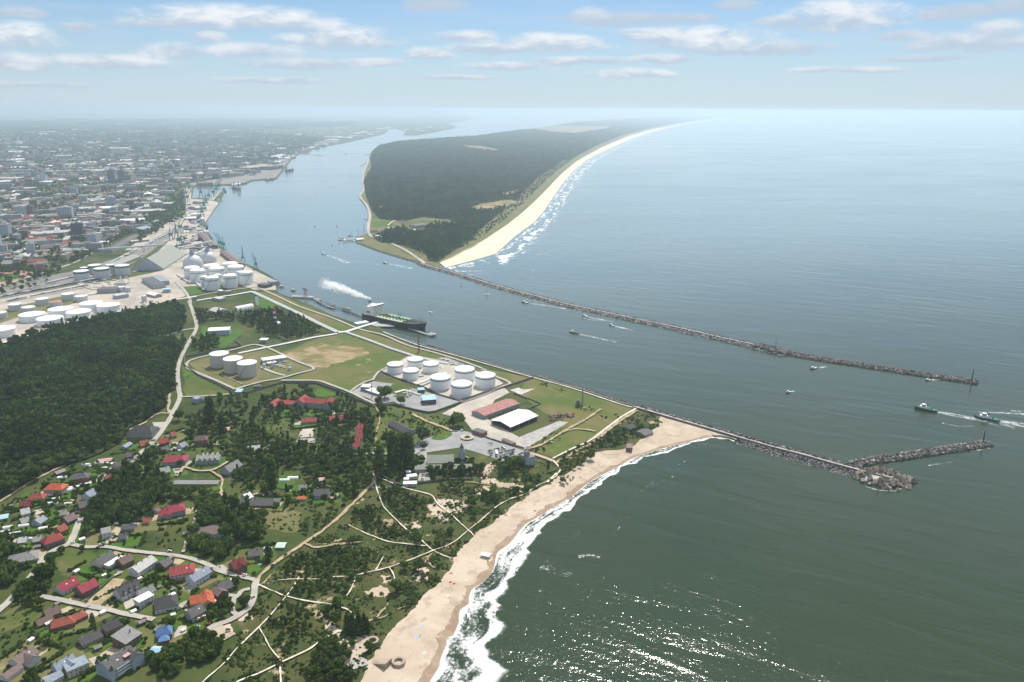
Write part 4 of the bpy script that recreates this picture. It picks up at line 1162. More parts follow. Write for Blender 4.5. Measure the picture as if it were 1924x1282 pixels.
PINEWOOD = [(-160,712),(-60,672),(0,656),(90,622),(180,602),(260,586),(325,574),(347,584),(349,606),(342,622),(300,634),(322,640),(348,646),(338,668),(329,696),(331,730),(313,744),(312,764),(290,782),(262,796),(242,806),(228,832),(192,852),(150,868),(95,884),(46,912),(0,940),(-60,968),(-200,980)]
def plant_far():
 parts = [wood('a', PINEWOOD, 6.6,0, WOODS, 1.0)]
 parts.append(wood('b', [(366,584),(395,590),(440,598),(475,592),(520,586),(560,600),(602,622),(585,632),(540,640),(500,632),(470,612),(440,604),(400,602),(372,612)],8,0, WOODS, .95))
 parts.append(wood('c', [(360,645),(380,640),(408,636),(412,650),(395,660),(362,662)],8,0, WOODS, .9))
 pts = np.concatenate([p[0] for p in parts])
 sc = np.concatenate([p[1] for p in parts])
 ok = np.ones(len(pts), bool)
 for bx, by, br in BLOCK:
  ok &= (pts[:, 0] - bx) ** 2 + (pts[:, 1] - by) ** 2 > (br + 1.5) ** 2
 pts, sc = pts[ok], sc[ok]
 pick = np.where(np.array([noise.noise((x / 45, y / 45,8)) for x, y in pts]) + rng.normal(0,.25, len(pts)) > .05, rng.integers(0,3, len(pts)), rng.integers(3,7, len(pts)))
 scatter('pine_forest', pts, 1.5, WOODS, pick, sc, rng.random(len(pts)) * 6.283)
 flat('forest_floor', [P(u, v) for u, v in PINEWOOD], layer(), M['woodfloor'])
 # the spit: near part tree by tree in size, the far part in larger clumps
 SPN = [(697,320),(684,345),(690,375),(700,398),(714,412),(735,414),(760,416),(795,408),(850,414),(860,422),(800,428),(745,432),(720,440),(700,446),(715,455),(760,462),(800,478),(806,490),(822,492),(835,484),(855,470),(880,455),(905,430),(935,405),(960,385),(985,360),(1010,335),(1035,318),(1060,300),(900,300),(800,300)]
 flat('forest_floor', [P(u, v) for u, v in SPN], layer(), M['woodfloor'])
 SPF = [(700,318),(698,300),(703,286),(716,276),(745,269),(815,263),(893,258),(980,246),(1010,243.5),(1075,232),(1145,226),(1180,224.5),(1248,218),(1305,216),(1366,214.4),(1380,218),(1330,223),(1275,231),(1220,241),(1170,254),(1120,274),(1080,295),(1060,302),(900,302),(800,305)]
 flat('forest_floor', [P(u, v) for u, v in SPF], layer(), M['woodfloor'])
 sheet('spit_clearing', [(880,392),(900,386),(930,388),(925,396),(895,398)], M['bare'],6,60, step=25)
 sheet('spit_clearing', [(895,382),(955,376),(985,380),(950,388),(905,386)], M['bare'],6,60, step=25)
 sheet('spit_clearing', [(940,364),(975,358),(982,362),(948,369)], M['bare'],6,60, step=25)
 sheet('spit_clearing', [(860,274),(900,275),(945,283),(935,286),(880,280)], M['bare'],6,60, step=25)
 sheet('spit_clearing', [(1005,243),(1040,237),(1150,238),(1140,242),(1080,252),(1040,250)], M['bare'],6,60, step=25)
 CLEAR = [[(878,393),(900,385),(960,376),(990,380),(930,398),(895,399)],[(938,366),(975,357),(984,362),(948,370)],[(860,273),(900,274),(948,283),(935,287),(880,281)],[(1002,244),(1040,236),(1155,237),(1142,243),(1080,253),(1040,251)],[(750,415),(845,412),(850,420),(760,426)],[(765,428),(800,425),(800,440),(765,440)]]
 a, sa = wood('s', SPN, 9,0, WOODS, 1.15)
 b, sb = wood('t', SPF, 24,0, BIGWOOD, 1.5)
 def clear(p, s):
  k = np.ones(len(p), bool)
  for c in CLEAR:
   k &= ~inside(p[:, 0], p[:, 1],[tuple(P(u, v))[:2] for u, v in c])
  for bx, by, br in BLOCK:
   if by > 2300 and by < 5500:
    k &= (p[:, 0] - bx) ** 2 + (p[:, 1] - by) ** 2 > (br + 9) ** 2
  return p[k], s[k]
 a, sa = clear(a, sa)
 b, sb = clear(b, sb)
 scatter('spit_forest', a, 1.5, WOODS, np.where(rng.random(len(a)) < .25, rng.integers(0,3, len(a)), rng.integers(3,7, len(a))), sa, rng.random(len(a)) * 6.283)
 scatter('far_spit_forest', b, 1.0, BIGWOOD, rng.integers(0,3, len(b)), sb, rng.random(len(b)) * 6.283)
 # scattered bushes on the dune belt behind the spit beach
 c, sc_ = wood('u', [(830,486),(860,470),(905,445),(950,412),(985,380),(1020,345),(1050,318),(1090,290),(1075,292),(1040,315),(1000,345),(960,385),(920,420),(870,460),(835,482)],13,0, SHRUBS, 1.6, keep=.6)
 scatter('spit_scrub', c, 1.5, SHRUBS, rng.integers(0,5, len(c)), sc_, rng.random(len(c)) * 6.283)
 # town greenery
 TOWN = [(-300,340),(-40,300),(60,265),(250,250),(430,248),(560,255),(620,262),(560,280),(520,310),(480,330),(440,335),(360,345),(335,360),(300,395),(260,425),(220,450),(190,470),(150,495),(70,510),(0,520),(-100,545),(-350,480)]
 d, sd_ = wood('w', TOWN, 18,0, WOODS, 1.25, keep=.62)
 nz = np.array([noise.noise((x / 160, y / 160,5)) for x, y in d])
 d, sd_ = d[nz > -.2], sd_[nz > -.2]
 ok = np.ones(len(d), bool)
 for bx, by, br in BLOCK:
  ok &= (d[:, 0] - bx) ** 2 + (d[:, 1] - by) ** 2 > (br * .8) ** 2
 d, sd_ = d[ok], sd_[ok]
 g_, sg = wood('z', [(-700,262),(-300,236),(100,226),(420,224),(700,230),(620,240),(440,250),(250,250),(60,265),(-40,300),(-300,340)],60,0, BIGWOOD, 1.6, keep=.7)
 gz = np.array([noise.noise((x / 700, y / 700,3)) for x, y in g_])
 scatter('far_woods', g_[gz > -.08],1.0, BIGWOOD, rng.integers(0,3, int((gz > -.08).sum())), sg[gz > -.08], rng.random(int((gz > -.08).sum())) * 6)
 e, se = wood('x', [(0,560),(60,545),(100,525),(130,500),(170,475),(175,460),(90,455),(0,470),(-60,520)],15,0, WOODS, 1.15, keep=.5)
 f, sf = wood('y', [(130,500),(250,440),(255,430),(240,432),(180,470),(130,490)],11,0, WOODS, 1.0, keep=.8)
 d, sd_ = np.concatenate([d, e, f]), np.concatenate([sd_, se, sf])
 scatter('town_trees', d, 1.5, WOODS, rng.integers(0,3, len(d)), sd_, rng.random(len(d)) * 6.283)
# ------------------------------------------------------------------ houses
def win_mesh():
 mb = MB()
 mb.box(-.6,.6,-.04,.04,-.7,.7,0)
 mb.box(-.5,.5,-.06,.06,-.6,.6,1)
 return mb.mesh('window', [M['white'], M['glass']])
WIN = win_mesh()
def door_mesh():
 mb = MB()
 mb.box(-.5,.5,-.05,.05,0,2.1,0)
 return mb.mesh('door', [M['wood']])
DOOR = door_mesh()

def gable_roof(mb, L, W, eave, ridge, ov, th=.25, hip=0.0, x0=0.0, y0=0.0, swap=False, soff=0.0):
 """pitched slabs over a plan L by W; hip = how far each ridge end is drawn in"""
 l, w = L / 2 + ov, W / 2 + ov
 k = (ridge - eave) / (W / 2)
 ze = eave - k * ov
 rl = l - hip if hip else l
 T = [(-l, -w, ze),(l, -w, ze),(l, w, ze),(-l, w, ze),(-rl, soff, ridge),(rl, soff, ridge)]
 B = [(x, y, z - th) for x, y, z in T]
 pts = T + B
 if swap:
  pts = [(y, -x, z) for x, y, z in pts]
 pts = [(x + x0, y + y0, z) for x, y, z in pts]
 fs = [(0,1,5,4),(2,3,4,5),(6,10,11,7),(8,11,10,9),(0,6,7,1),(2,8,9,3)]
 if hip:
  fs += [(1,2,5),(3,0,4),(7,11,8),(9,10,6),(1,7,8,2),(3,9,6,0)]
 else:
  fs += [(1,7,11,5),(5,11,8,2),(3,9,10,4),(4,10,6,0)]
 mb.add(pts, fs)

def gable_wall(mb, L, W, eave, ridge, gable=True, x0=0.0, y0=0.0, swap=False, soff=0.0):
 l, w = L / 2, W / 2
 pts = [(-l, -w, -.5),(l, -w, -.5),(l, w, -.5),(-l, w, -.5),(-l, -w, eave),(l, -w, eave),(l, w, eave),(-l, w, eave)]
 fs = [(0,3,2,1),(0,1,5,4),(2,3,7,6)]
 if gable:
  pts += [(-l, soff, ridge - .12),(l, soff, ridge - .12)]
  fs += [(1,2,6,9,5),(3,0,4,8,7),(4,5,9,8),(6,7,8,9)]
 else:
  fs += [(1,2,6,5),(3,0,4,7),(4,5,6,7)]
 if swap:
  pts = [(y, -x, z) for x, y, z in pts]
 mb.add([(x + x0, y + y0, z) for x, y, z in pts], fs)

def frame2(a, b, z):
 """centre, heading and length of a line seen at pixels a, b at height z"""
 A, B = P(a[0], a[1], z), P(b[0], b[1], z)
 d = B - A
 return (A + B) / 2, math.atan2(d.y, d.x), math.hypot(d.x, d.y)

def house(name, label, a, b, W, eave, ridge, roof, wall, kind='gable', group=None, cat='house', chim=1, wings=(), win=True, sky=0, dorm=0, ov=.5, hipk=.9):
 """a, b: where the two ends of the ridge are seen; W: width; wings: (x, y, L, W, eave, ridge, roof, kind, across)"""
 zr = 2.0 + ridge
 c, rz, L = frame2(a, b, zr)
 if kind == 'hip':
  L = L + W * .7
 L = max(L, 3.0)
 o = empty(name, (c.x, c.y, 2.0), rz)
 tag(o, label, cat, group)
 BLOCK.append((c.x, c.y, max(L, W) * .48))
 if L > 2 * W:
  d = Vector((math.cos(rz), math.sin(rz)))
  for s in (-.33,.33):
   BLOCK.append((c.x + d.x * L * s, c.y + d.y * L * s, W * .6))
 wm, rm = M['w_' + wall], M['r_' + roof]
 mb, rb = MB(), MB()
 if kind == 'flat':
  mb.box(-L / 2, L / 2,-W / 2, W / 2,-.5, eave)
  rb.box(-L / 2 - .3, L / 2 + .3,-W / 2 - .3, W / 2 + .3, eave, eave + .35)
  rb.box(-L / 2 + .2, L / 2 - .2,-W / 2 + .2, W / 2 - .2, eave + .353, eave + .42)
 elif kind == 'shed':
  l, w = L / 2, W / 2
  mb.add([(-l, -w, -.5),(l, -w, -.5),(l, w, -.5),(-l, w, -.5),(-l, -w, eave),(l, -w, eave),(l, w, ridge - .3),(-l, w, ridge - .3)],
   [(0,3,2,1),(4,5,6,7),(0,1,5,4),(1,2,6,5),(2,3,7,6),(3,0,4,7)])
  l, w = l + ov, w + ov
  rb.add([(-l, -w, eave + .05),(l, -w, eave + .05),(l, w, ridge),(-l, w, ridge),(-l, -w, eave - .2),(l, -w, eave - .2),(l, w, ridge - .25),(-l, w, ridge - .25)],
   [(0,1,2,3),(7,6,5,4),(0,4,5,1),(1,5,6,2),(2,6,7,3),(3,7,4,0)])
 else:
  gable_wall(mb, L, W, eave, ridge, kind == 'gable')
  gable_roof(rb, L, W, eave, ridge, ov, hip=(W / 2 * hipk if kind == 'hip' else 0))
 mb.build('wall', wm, o)
 ro = rb.build('roof', rm, o)
 if chim and kind != 'flat':
  for i in range(chim):
   x = L * (.22 if chim == 1 else -.3 + .6 * i / max(1, chim - 1))
   cb = MB()
   cb.box(x - .4, x + .4,-.35,.35,(eave + ridge) / 2, ridge + .9,0)
   cb.box(x - .5, x + .5,-.45,.45, ridge + .9, ridge + 1.05,1)
   cb.build('chimney', [M['w_brick'], M['dark']], ro)
 for i in range(sky):
  t = (i + .5) / sky - .5
  y = W * .22
  z = ridge - (ridge - eave) / (W / 2) * y
  for s in ((-1,) if i % 2 else (1,)):
   q = MB()
   q.box(-.6,.6,-.5,.5,0,.14)
   qo = q.build('skylight', M['white'], ro)
   qo.location = (L * t * .8, s * y, z)
   qo.rotation_euler = (-s * math.atan2(ridge - eave, W / 2),0,0)
 for i in range(dorm):
  x = L * ((i + .5) / dorm - .5) * .85
  for s in (-1,1):
   d = MB()
   gable_wall(d, W * .42,2.6, eave + 2.0, eave + 3.0, True, x, s * W * .3, True)
   dw = d.build('dormer', wm, o)
   e = MB()
   gable_roof(e, W * .42,2.6, eave + 2.0, eave + 3.0,.25,.15,0, x, s * W * .3, True)
   e.build('roof', rm, dw)
 for (x, y, l2, w2, e2, r2, rf, kd, acr) in wings:
  d, e = MB(), MB()
  if kd == 'flat':
   ll, ww = (w2, l2) if acr else (l2, w2)
   d.box(x - ll / 2, x + ll / 2, y - ww / 2, y + ww / 2,-.5, e2)
   e.box(x - ll / 2 - .2, x + ll / 2 + .2, y - ww / 2 - .2, y + ww / 2 + .2, e2 + .002, e2 + .3)
  else:
   gable_wall(d, l2, w2, e2, r2, kd == 'gable', x, y, acr)
   gable_roof(e, l2, w2, e2, r2, ov * .8, hip=(w2 * .45 if kd == 'hip' else 0), x0=x, y0=y, swap=acr)
  d.build('wall', wm, o)
  e.build('roof', M['r_' + (rf or roof)], o)
 if win:
  fl = max(1, int((eave + .3) / 2.7))
  nx = max(1, min(6, int(L / 3.4)))
  for f in range(fl):
   z = 1.5 + 2.7 * f
   for i in range(nx):
    x = L * ((i + .5) / nx - .5) * .92
    for s in (-1,1):
     if kind == 'shed' and s > 0 and f:
      continue
     link('window', WIN, o, (x, s * (W / 2 + .02), z))
   for s in (-1,1):
    link('window', WIN, o, (s * (L / 2 + .02), W * .2, z), math.pi / 2)
  link('door', DOOR, o, (L * .04,-(W / 2 + .03),0))
 return o

HOUSES = [
# foot of the picture: the large family houses
('house', 'dark grey castle-like house with small turrets and balconies on its long side', (193,1246),(244,1213),17,8.5,13.5, 'charcoal', 'bluegrey', 'gable', dict(chim=2, sky=4, wings=[(9,-5,15,10,9,13, None, 'gable', True)])),
('house', 'modern house with flat grey roof and cream walls beside the castle-like house', (122,1254),(162,1237),12,6.2,7, 'bluegrey', 'cream', 'flat', {}),
('house', 'blue-grey roofed house with many gables at the foot of the street', (100,1247),(136,1228),11,5,9, 'bluegrey', 'bluegrey', 'gable', dict(chim=2, sky=3, wings=[(-12,-7,12,9,3.2,5.5, None, 'gable', False),(2,-6,9,8,5,8.5, None, 'gable', True)])),
('house', 'mauve-brown roofed house with two low wings near the bottom corner', (24,1238),(60,1213),12,4.5,8.5, 'mauve', 'white', 'gable', dict(chim=1, sky=2, wings=[(-15,-5,14,8,3,5.5, None, 'gable', False),(0,-7,10,9,4.5,8, None, 'gable', True)])),
('house', 'house under one big sloping grey roof with brown walls', (222,1200),(252,1180),16,6.5,9, 'grey', 'brown', 'shed', dict(chim=1)),
('house', 'black-roofed house with a long low annex beside the sloping grey roof', (192,1172),(220,1160),13,5,9.5, 'dark', 'tan', 'gable', dict(chim=2, wings=[(-17,-2,16,12,3,5.5, None, 'gable', False)])),
('house', 'brown two-tier roofed house below the white turning lane', (82,1147),(108,1136),13,5,9, 'brown', 'brown', 'gable', dict(chim=1, wings=[(-8,-5,12,10,3,6, None, 'gable', False)])),
('house', 'red-brown tiled house next to the brown two-tier roof', (105,1163),(128,1157),12,4,8, 'brick', 'brick', 'hip', dict(chim=1)),
('house', 'low red-brown tiled house with hipped roof close to the turning lane', (132,1157),(151,1148),10,3.2,6.5, 'brick', 'brick', 'hip', dict(chim=1)),
('house', 'white semi-detached house with dark roof and a row of dormer gables', (218,1107),(256,1088),14,5.5,10.5, 'dark', 'white', 'gable', dict(chim=2, dorm=3)),
('house', 'house with long grey roof behind the white flat-roofed block', (258,1110),(286,1098),11,4.5,8, 'grey', 'white', 'gable', dict(chim=1)),
('house', 'white block with bright flat roof and balcony near the turning lane', (256,1128),(284,1114),9,6,6.6, 'white', 'white', 'flat', {}),
('house', 'white house under a big dark hipped roof', (304,1122),(318,1119),18,4.5,10, 'dark', 'white', 'hip', dict(chim=1)),
('house', 'house with blue pyramid roof and half-round blue porch', (302,1176),(312,1174),11,4.5,10, 'blue', 'brick', 'hip', dict(chim=1, wings=[(0,-7,8,8,3,5, None, 'hip', False)])),
('shed', 'pale blue tin-roofed shed below the blue pyramid roof', (285,1217),(311,1219),7,2.4,3.6, 'sky', 'paleblue', 'gable', dict(chim=0, win=False)),
('house', 'crimson-roofed white house with skylights', (108,1098),(140,1082),13,4.5,9.5, 'crimson', 'white', 'gable', dict(chim=1, sky=4)),
('house', 'crimson-roofed dark brick house beside its white crimson-roofed neighbour', (145,1102),(176,1086),13,5.5,10, 'crimson', 'brown', 'gable', dict(chim=1)),
('house', 'white house with grey pitched roof and a bright flat side wing', (180,1050),(207,1034),12,5,9.5, 'charcoal', 'white', 'gable', dict(chim=2, wings=[(3,-10,18,7,3.4,4, 'white', 'flat', False)])),
('house', 'dark brown brick house with chimneys left of the long white house', (222,1050),(243,1040),13,5,9, 'brown', 'brown', 'gable', dict(chim=2, sky=1)),
('house', 'long white house with white roof and dark chimneys', (249,1066),(284,1043),13,6,10, 'pale', 'white', 'gable', dict(chim=3)),
('house', 'dark terrace house right of the long white house', (300,1056),(316,1046),12,4,8, 'charcoal', 'brown', 'gable', dict(chim=1)),
('house', 'cream house with crimson hipped roof beside the grey-blue long house', (330,1064),(352,1060),16,5.5,10, 'red', 'cream', 'hip', dict(chim=2, sky=2)),
('house', 'long grey-blue house with blue-white walls', (356,1082),(388,1063),12,6,10, 'bluegrey', 'paleblue', 'gable', dict(chim=2, sky=2)),
('house', 'bright orange-roofed house with crossing gables', (356,1120),(392,1112),13,4,8.5, 'orange', 'cream', 'gable', dict(chim=1, wings=[(6,-3,18,11,4,8.2, None, 'gable', True)])),
('house', 'grey-walled house with black roof carrying two white panels', (352,1148),(378,1134),12,5.5,9.5, 'charcoal', 'grey', 'gable', dict(chim=0, sky=2)),
('house', 'charcoal-roofed house with many slopes by the street junction', (407,1097),(430,1086),14,4.5,9.5, 'charcoal', 'brown', 'gable', dict(chim=2, wings=[(-7,-5,12,10,4.5,8, 'mauve', 'gable', True)])),
('house', 'dark red house with steep crossing roofs beside a green lawn', (434,1056),(456,1046),12,5,10.5, 'maroon', 'brown', 'gable', dict(chim=1, wings=[(0,-2,15,9,5,9.5, None, 'gable', True)])),
('house', 'big brown-roofed villa with a dark courtyard gable among tall trees', (384,990),(404,986),19,5,10, 'mauve', 'white', 'hip', dict(chim=1, sky=1)),
('house', 'dark grey bungalow beside the dirt track', (467,1033),(490,1031),13,3,6.5, 'charcoal', 'grey', 'gable', dict(chim=1)),
('shed', 'mint green roofed shed at the end of the dirt track', (520,1022),(536,1022),9,2.6,3.8, 'mint', 'grey', 'gable', dict(chim=0, win=False)),
('shed', 'small pale shed beside the mint green roof', (500,1026),(506,1030),6,2.4,3.4, 'pale', 'grey', 'gable', dict(chim=0, win=False)),
# along the village road
('house', 'white-walled block with flat grey roof and terrace at the wood edge', (190,998),(208,994),13,6,6.6, 'grey', 'white', 'flat', {}),
('house', 'small bluish grey house right of the flat-roofed block', (224,1002),(238,1001),10,3,6.5, 'charcoal', 'bluegrey', 'gable', dict(chim=1)),
('house', 'long grey garden house under the trees above the flat-roofed block', (230,985),(254,984),10,3,6, 'charcoal', 'grey', 'gable', dict(chim=1)),
('house', 'tall brown house with bright red roof beside the village road', (88,1007),(106,1001),13,6,11, 'red', 'brown', 'hip', dict(chim=2)),
('house', 'narrow brick house with brown-red roof behind the tall brown house', (106,990),(120,983),11,5,9.5, 'brick', 'brick', 'gable', dict(chim=1)),
('house', 'wide grey hipped house at the road bend', (28,1042),(56,1036),18,3.5,8, 'grey', 'grey', 'hip', dict(chim=1)),
('house', 'grey hut with pale roof above the wide grey house', (35,1010),(50,1008),11,3,6, 'pale', 'grey', 'gable', dict(chim=1)),
('house', 'brownish grey house left of the bright red roof', (62,1009),(78,1006),10,3,6, 'sagegrey', 'brown', 'gable', dict(chim=1)),
('house', 'grey-brown house at the corner of the dark wood', (119,971),(137,963),13,4,8.5, 'mauve', 'brown', 'gable', dict(chim=1)),
('house', 'low grey house just above the grey-brown corner house', (110,959),(125,957),10,3,6.5, 'sagegrey', 'grey', 'gable', dict(chim=1)),
('house', 'blue-grey roofed cottage among the lower allotments', (66,977),(80,968),11,3.5,7, 'bluegrey', 'bluegrey', 'gable', dict(chim=1)),
('house', 'brown-grey cottage left of the blue-grey cottage', (37,975),(52,970),11,3,6.5, 'sagegrey', 'brown', 'gable', dict(chim=1)),
('shed', 'pale blue-white roofed shed at the left photo edge', (-2,970),(15,967),10,2.6,3.8, 'sky', 'grey', 'gable', dict(chim=0)),
('house', 'white cottage with small pale gabled roof among the allotments', (38,957),(54,953),11,4,8, 'pale', 'white', 'gable', dict(chim=1)),
('house', 'dark red low-roofed house above the white cottage', (38,942),(61,940),11,3,6.5, 'maroon', 'brick', 'gable', dict(chim=1)),
('house', 'small house with rust red hipped roof in the allotments', (60,927),(76,926),12,4,8.5, 'brick', 'tan', 'hip', dict(chim=1)),
('house', 'tall pinkish house with orange tiled roof', (94,908),(113,908),14,7,11.5, 'orange', 'pink', 'hip', dict(chim=2)),
('house', 'dark house with hipped slate roof right of the orange-tiled house', (140,890),(158,888),13,5,9, 'charcoal', 'brick', 'hip', dict(chim=1)),
('house', 'dark brown-grey two storey house by the grey-blue cottage', (146,944),(166,938),13,5.5,10, 'charcoal', 'brown', 'gable', dict(chim=1)),
('house', 'light blue-walled cottage with steep grey roof', (160,926),(174,917),13,4,9.5, 'bluegrey', 'paleblue', 'gable', dict(chim=1)),
('house', 'little house with bright red roof beside the wood', (199,893),(207,890),11,4.5,9, 'red', 'white', 'gable', dict(chim=1)),
('house', 'white gabled cottage below the little bright red roof', (187,904),(200,898),11,4.5,8, 'grey', 'white', 'gable', dict(chim=1)),
('house', 'brown-roofed cottage near the end of the village road', (210,880),(222,878),12,4,8, 'brown', 'grey', 'gable', dict(chim=1)),
('house', 'dark grey cottage beside the brown-roofed cottage', (214,869),(227,866),12,4,8, 'charcoal', 'grey', 'gable', dict(chim=1)),
('house', 'slate grey cottage nearest the road end', (231,866),(241,862),12,4.5,9, 'charcoal', 'bluegrey', 'gable', dict(chim=1)),
('shed', 'long low shed with pinkish grey roof in the upper allotments', (184,864),(210,861),8,2.6,3.6, 'pink', 'grey', 'gable', dict(chim=0)),
('shed', 'long grey shed on the forest edge of the allotments', (103,887),(120,881),8,2.8,4.2, 'grey', 'dark', 'gable', dict(chim=0)),
('shed', 'blue-grey barn on the meadow below the dark manor', (231,838),(243,830),8,3,5, 'bluegrey', 'grey', 'gable', dict(chim=0)),
('house', 'dark cottage between barn and village road', (237,850),(250,848),12,4,8, 'charcoal', 'dark', 'gable', dict(chim=1)),
('house', 'orange-brown roofed house hidden in a thicket by the road', (262,829),(276,826),13,4,8.5, 'brick', 'brown', 'gable', dict(chim=1)),
('manor_house', 'large manor with black hipped roof and grey walls at the forest edge', (254,799),(280,799),22,7,14, 'dark', 'grey', 'hip', dict(chim=3)),
('house', 'red tiled house right beside the village road', (301,823),(316,822),15,5,9.5, 'red', 'brick', 'gable', dict(chim=1)),
('house', 'small red-roofed house above the red tiled house', (320,812),(328,810),11,4,8, 'brick', 'grey', 'gable', dict(chim=1)),
('house', 'grey cottage below the red tiled house', (302,841),(314,837),11,4,8, 'charcoal', 'grey', 'gable', dict(chim=1)),
('house', 'narrow blue-grey cottage next to the brick house', (336,834),(346,829),10,4,8, 'bluegrey', 'white', 'gable', dict(chim=1)),
('house', 'tall square brick house with dark roof', (371,819),(383,818),12,8,12, 'brown', 'brick', 'hip', dict(chim=1)),
('house', 'big grey house with crimson hipped roof above the row house', (318,856),(341,855),18,6.5,11, 'crimson', 'grey', 'hip', dict(chim=2)),
('house', 'grey house with patchy roof below the big crimson roof', (298,880),(317,876),14,4,8, 'sagegrey', 'grey', 'gable', dict(chim=1)),
('row_house', 'long grey row house with a line of small gables', (370,855),(414,853),16,6,10, 'sagegrey', 'grey', 'gable', dict(chim=3, dorm=4)),
('barn', 'old grey barn with steep roof at the end of the garden lane', (422,877),(446,863),14,5,11, 'grey', 'grey', 'gable', dict(chim=1)),
('garage_row', 'very long low garage row with grey roof', (326,905),(411,905),9,2.8,3.6, 'grey', 'tan', 'gable', dict(chim=0, win=False)),
('house', 'white-roofed house in the central gardens', (466,838),(488,836),14,5,9, 'pale', 'brown', 'gable', dict(chim=1)),
('shed', 'pale pink roofed shed on the upper meadow', (421,805),(432,803),11,3,4.5, 'pink', 'white', 'gable', dict(chim=0)),
('house', 'house with small bright white roof and dark wings', (457,929),(469,924),12,5,9, 'white', 'white', 'gable', dict(chim=1, wings=[(-11,-2,10,11,3,6, 'dark', 'gable', False)])),
('house', 'long dark bungalow with pale brick end', (478,936),(514,936),16,3.5,8, 'charcoal', 'brick', 'hip', dict(chim=2)),
('house', 'crimson hipped house half hidden by the lower wood', (316,951),(336,947),15,6,10.5, 'crimson', 'grey', 'hip', dict(chim=1)),
('house', 'small crimson hipped pavilion attached below the hidden crimson house', (306,958),(314,957),12,5,8.5, 'crimson', 'grey', 'hip', dict(chim=1)),
('shed', 'brown-roofed garage left of the crimson hipped house', (290,957),(297,953),8,3,5, 'brown', 'grey', 'gable', dict(chim=0)),
('house', 'rusty-roofed cottage below the dark wood', (270,973),(282,972),10,3,6, 'brick', 'tan', 'gable', dict(chim=1)),
('house', 'grey cottage with pale roof in the central gardens', (562,911),(576,910),12,4,7.5, 'grey', 'grey', 'gable', dict(chim=1)),
('house', 'long dark blue-grey house with white end walls', (590,919),(618,918),14,4.5,9, 'charcoal', 'bluegrey', 'gable', dict(chim=1)),
('shed', 'red and white striped shed roof between the trees', (599,899),(610,897),8,2.8,4, 'pink', 'white', 'gable', dict(chim=0)),
('shed', 'orange-roofed long shed at the lower gardens', (558,933),(576,933),7,2.6,3.8, 'orange', 'white', 'gable', dict(chim=0)),
('shed', 'bright white flat hut in the middle of the orchard', (626,809),(634,810),8,3,3.4, 'white', 'white', 'flat', dict(win=False)),
('barn', 'long charcoal-roofed barn on the meadow by the car park', (738,790),(772,808),15,3.5,7, 'dark', 'grey', 'gable', dict(chim=0)),
('house', 'red-roofed inn below the long red-roofed building', (619,782),(648,779),15,5,9, 'red', 'brown', 'gable', dict(chim=1, wings=[(10,-3,18,12,4,8, 'maroon', 'gable', False)])),
('house', 'low house with orange-red roof and white annex beside the inn', (567,786),(594,784),12,3.5,7, 'red', 'grey', 'gable', dict(chim=2)),
('house', 'white-walled house with flat grey roof beside the inn', (619,776),(629,775),12,5,5.5, 'pale', 'white', 'flat', {}),
]
for h in HOUSES:
 nm, lab, a, b, W, ev, rg, rf, wl_, kd, kw = h
 house(nm, lab, a, b, W, ev, rg, rf, wl_, kd, cat={'house': 'house', 'shed': 'shed', 'barn': 'barn', 'manor_house': 'house', 'row_house': 'house', 'garage_row': 'garages'}[nm], **kw)
# garden plots round the houses, with sheds
shed_ = empty('garden_shed', (0,0,2))
mb = MB(); gable_wall(mb, 4.2,3.2,2.1,2.9); mb.build('wall', M['w_brown'], shed_)
mb = MB(); gable_roof(mb, 4.2,3.2,2.1,2.9,.25,.1); mb.build('roof', M['r_grey'], shed_)
mb = MB(); gable_wall(mb, 4.2,3.2,2.1,2.6); sw2 = empty('garden_shed', (0,0,2)); mb.build('wall', M['w_white'], sw2)
mb = MB(); gable_roof(mb, 4.2,3.2,2.1,2.6,.25,.1); mb.build('roof', M['r_white'], sw2)
PLOTS, nsh = [],[0,0]
for k_, h in enumerate([o for o in COL.objects if o.get('category') == 'house']):
 rz, c = h.rotation_euler.z, h.location
 q = Matrix.Rotation(rz, 3, 'Z')
 W_, D_ = random.uniform(19,27), random.uniform(15,21)
 cn = [c + q @ Vector((sx * W_ * random.uniform(.9,1.05), sy * D_ * random.uniform(.85,1.1),0)) for sx, sy in ((-1,-1),(1,-1),(1,1),(-1,1))]
 z = 2.005 + .0004 * k_
 flat('garden_lawn', cn, z, M[random.choice(['lawn', 'lawn', 'meadow', 'land', 'drygrass'])])
 PLOTS.append(cn)
 a = c + q @ Vector((random.choice((-1,1)) * W_ * .6, random.uniform(-.2,.2) * D_, 0))
 e = [a + q @ Vector((x * random.uniform(3,6), y * random.uniform(4,9),0)) for x, y in ((-1,-1),(1,-1),(1,1),(-1,1))]
 flat('garden_bed', e, 2.04 + .0002 * k_, M[random.choice(['track', 'dirt', 'paleroad', 'lawn', 'pad'])])
 for _ in range(random.choice((0,1,1,2))):
  p = c + q @ Vector((random.choice((-1,1)) * W_ * random.uniform(.75,.95), random.choice((-1,1)) * D_ * random.uniform(.5,.9),0))
  if any((p.x - x) ** 2 + (p.y - y) ** 2 < (r_ + 4) ** 2 for x, y, r_ in BLOCK) or p.length > 1900:
   continue
  t_ = random.random() < .4
  src = sw2 if t_ else shed_
  o = src if nsh[t_] == 0 else copy_tree(src)
  nsh[t_] += 1
  o.location = (p.x, p.y, 2)
  o.rotation_euler.z = rz
  o.scale = [random.uniform(.8,1.3)] * 3
  tag(o, 'small white-roofed garden shed in a plot beside a village house' if t_ else 'small grey-roofed garden shed in a plot beside a village house', 'shed', 'white garden sheds' if t_ else 'grey garden sheds')
  BLOCK.append((p.x, p.y, 3))
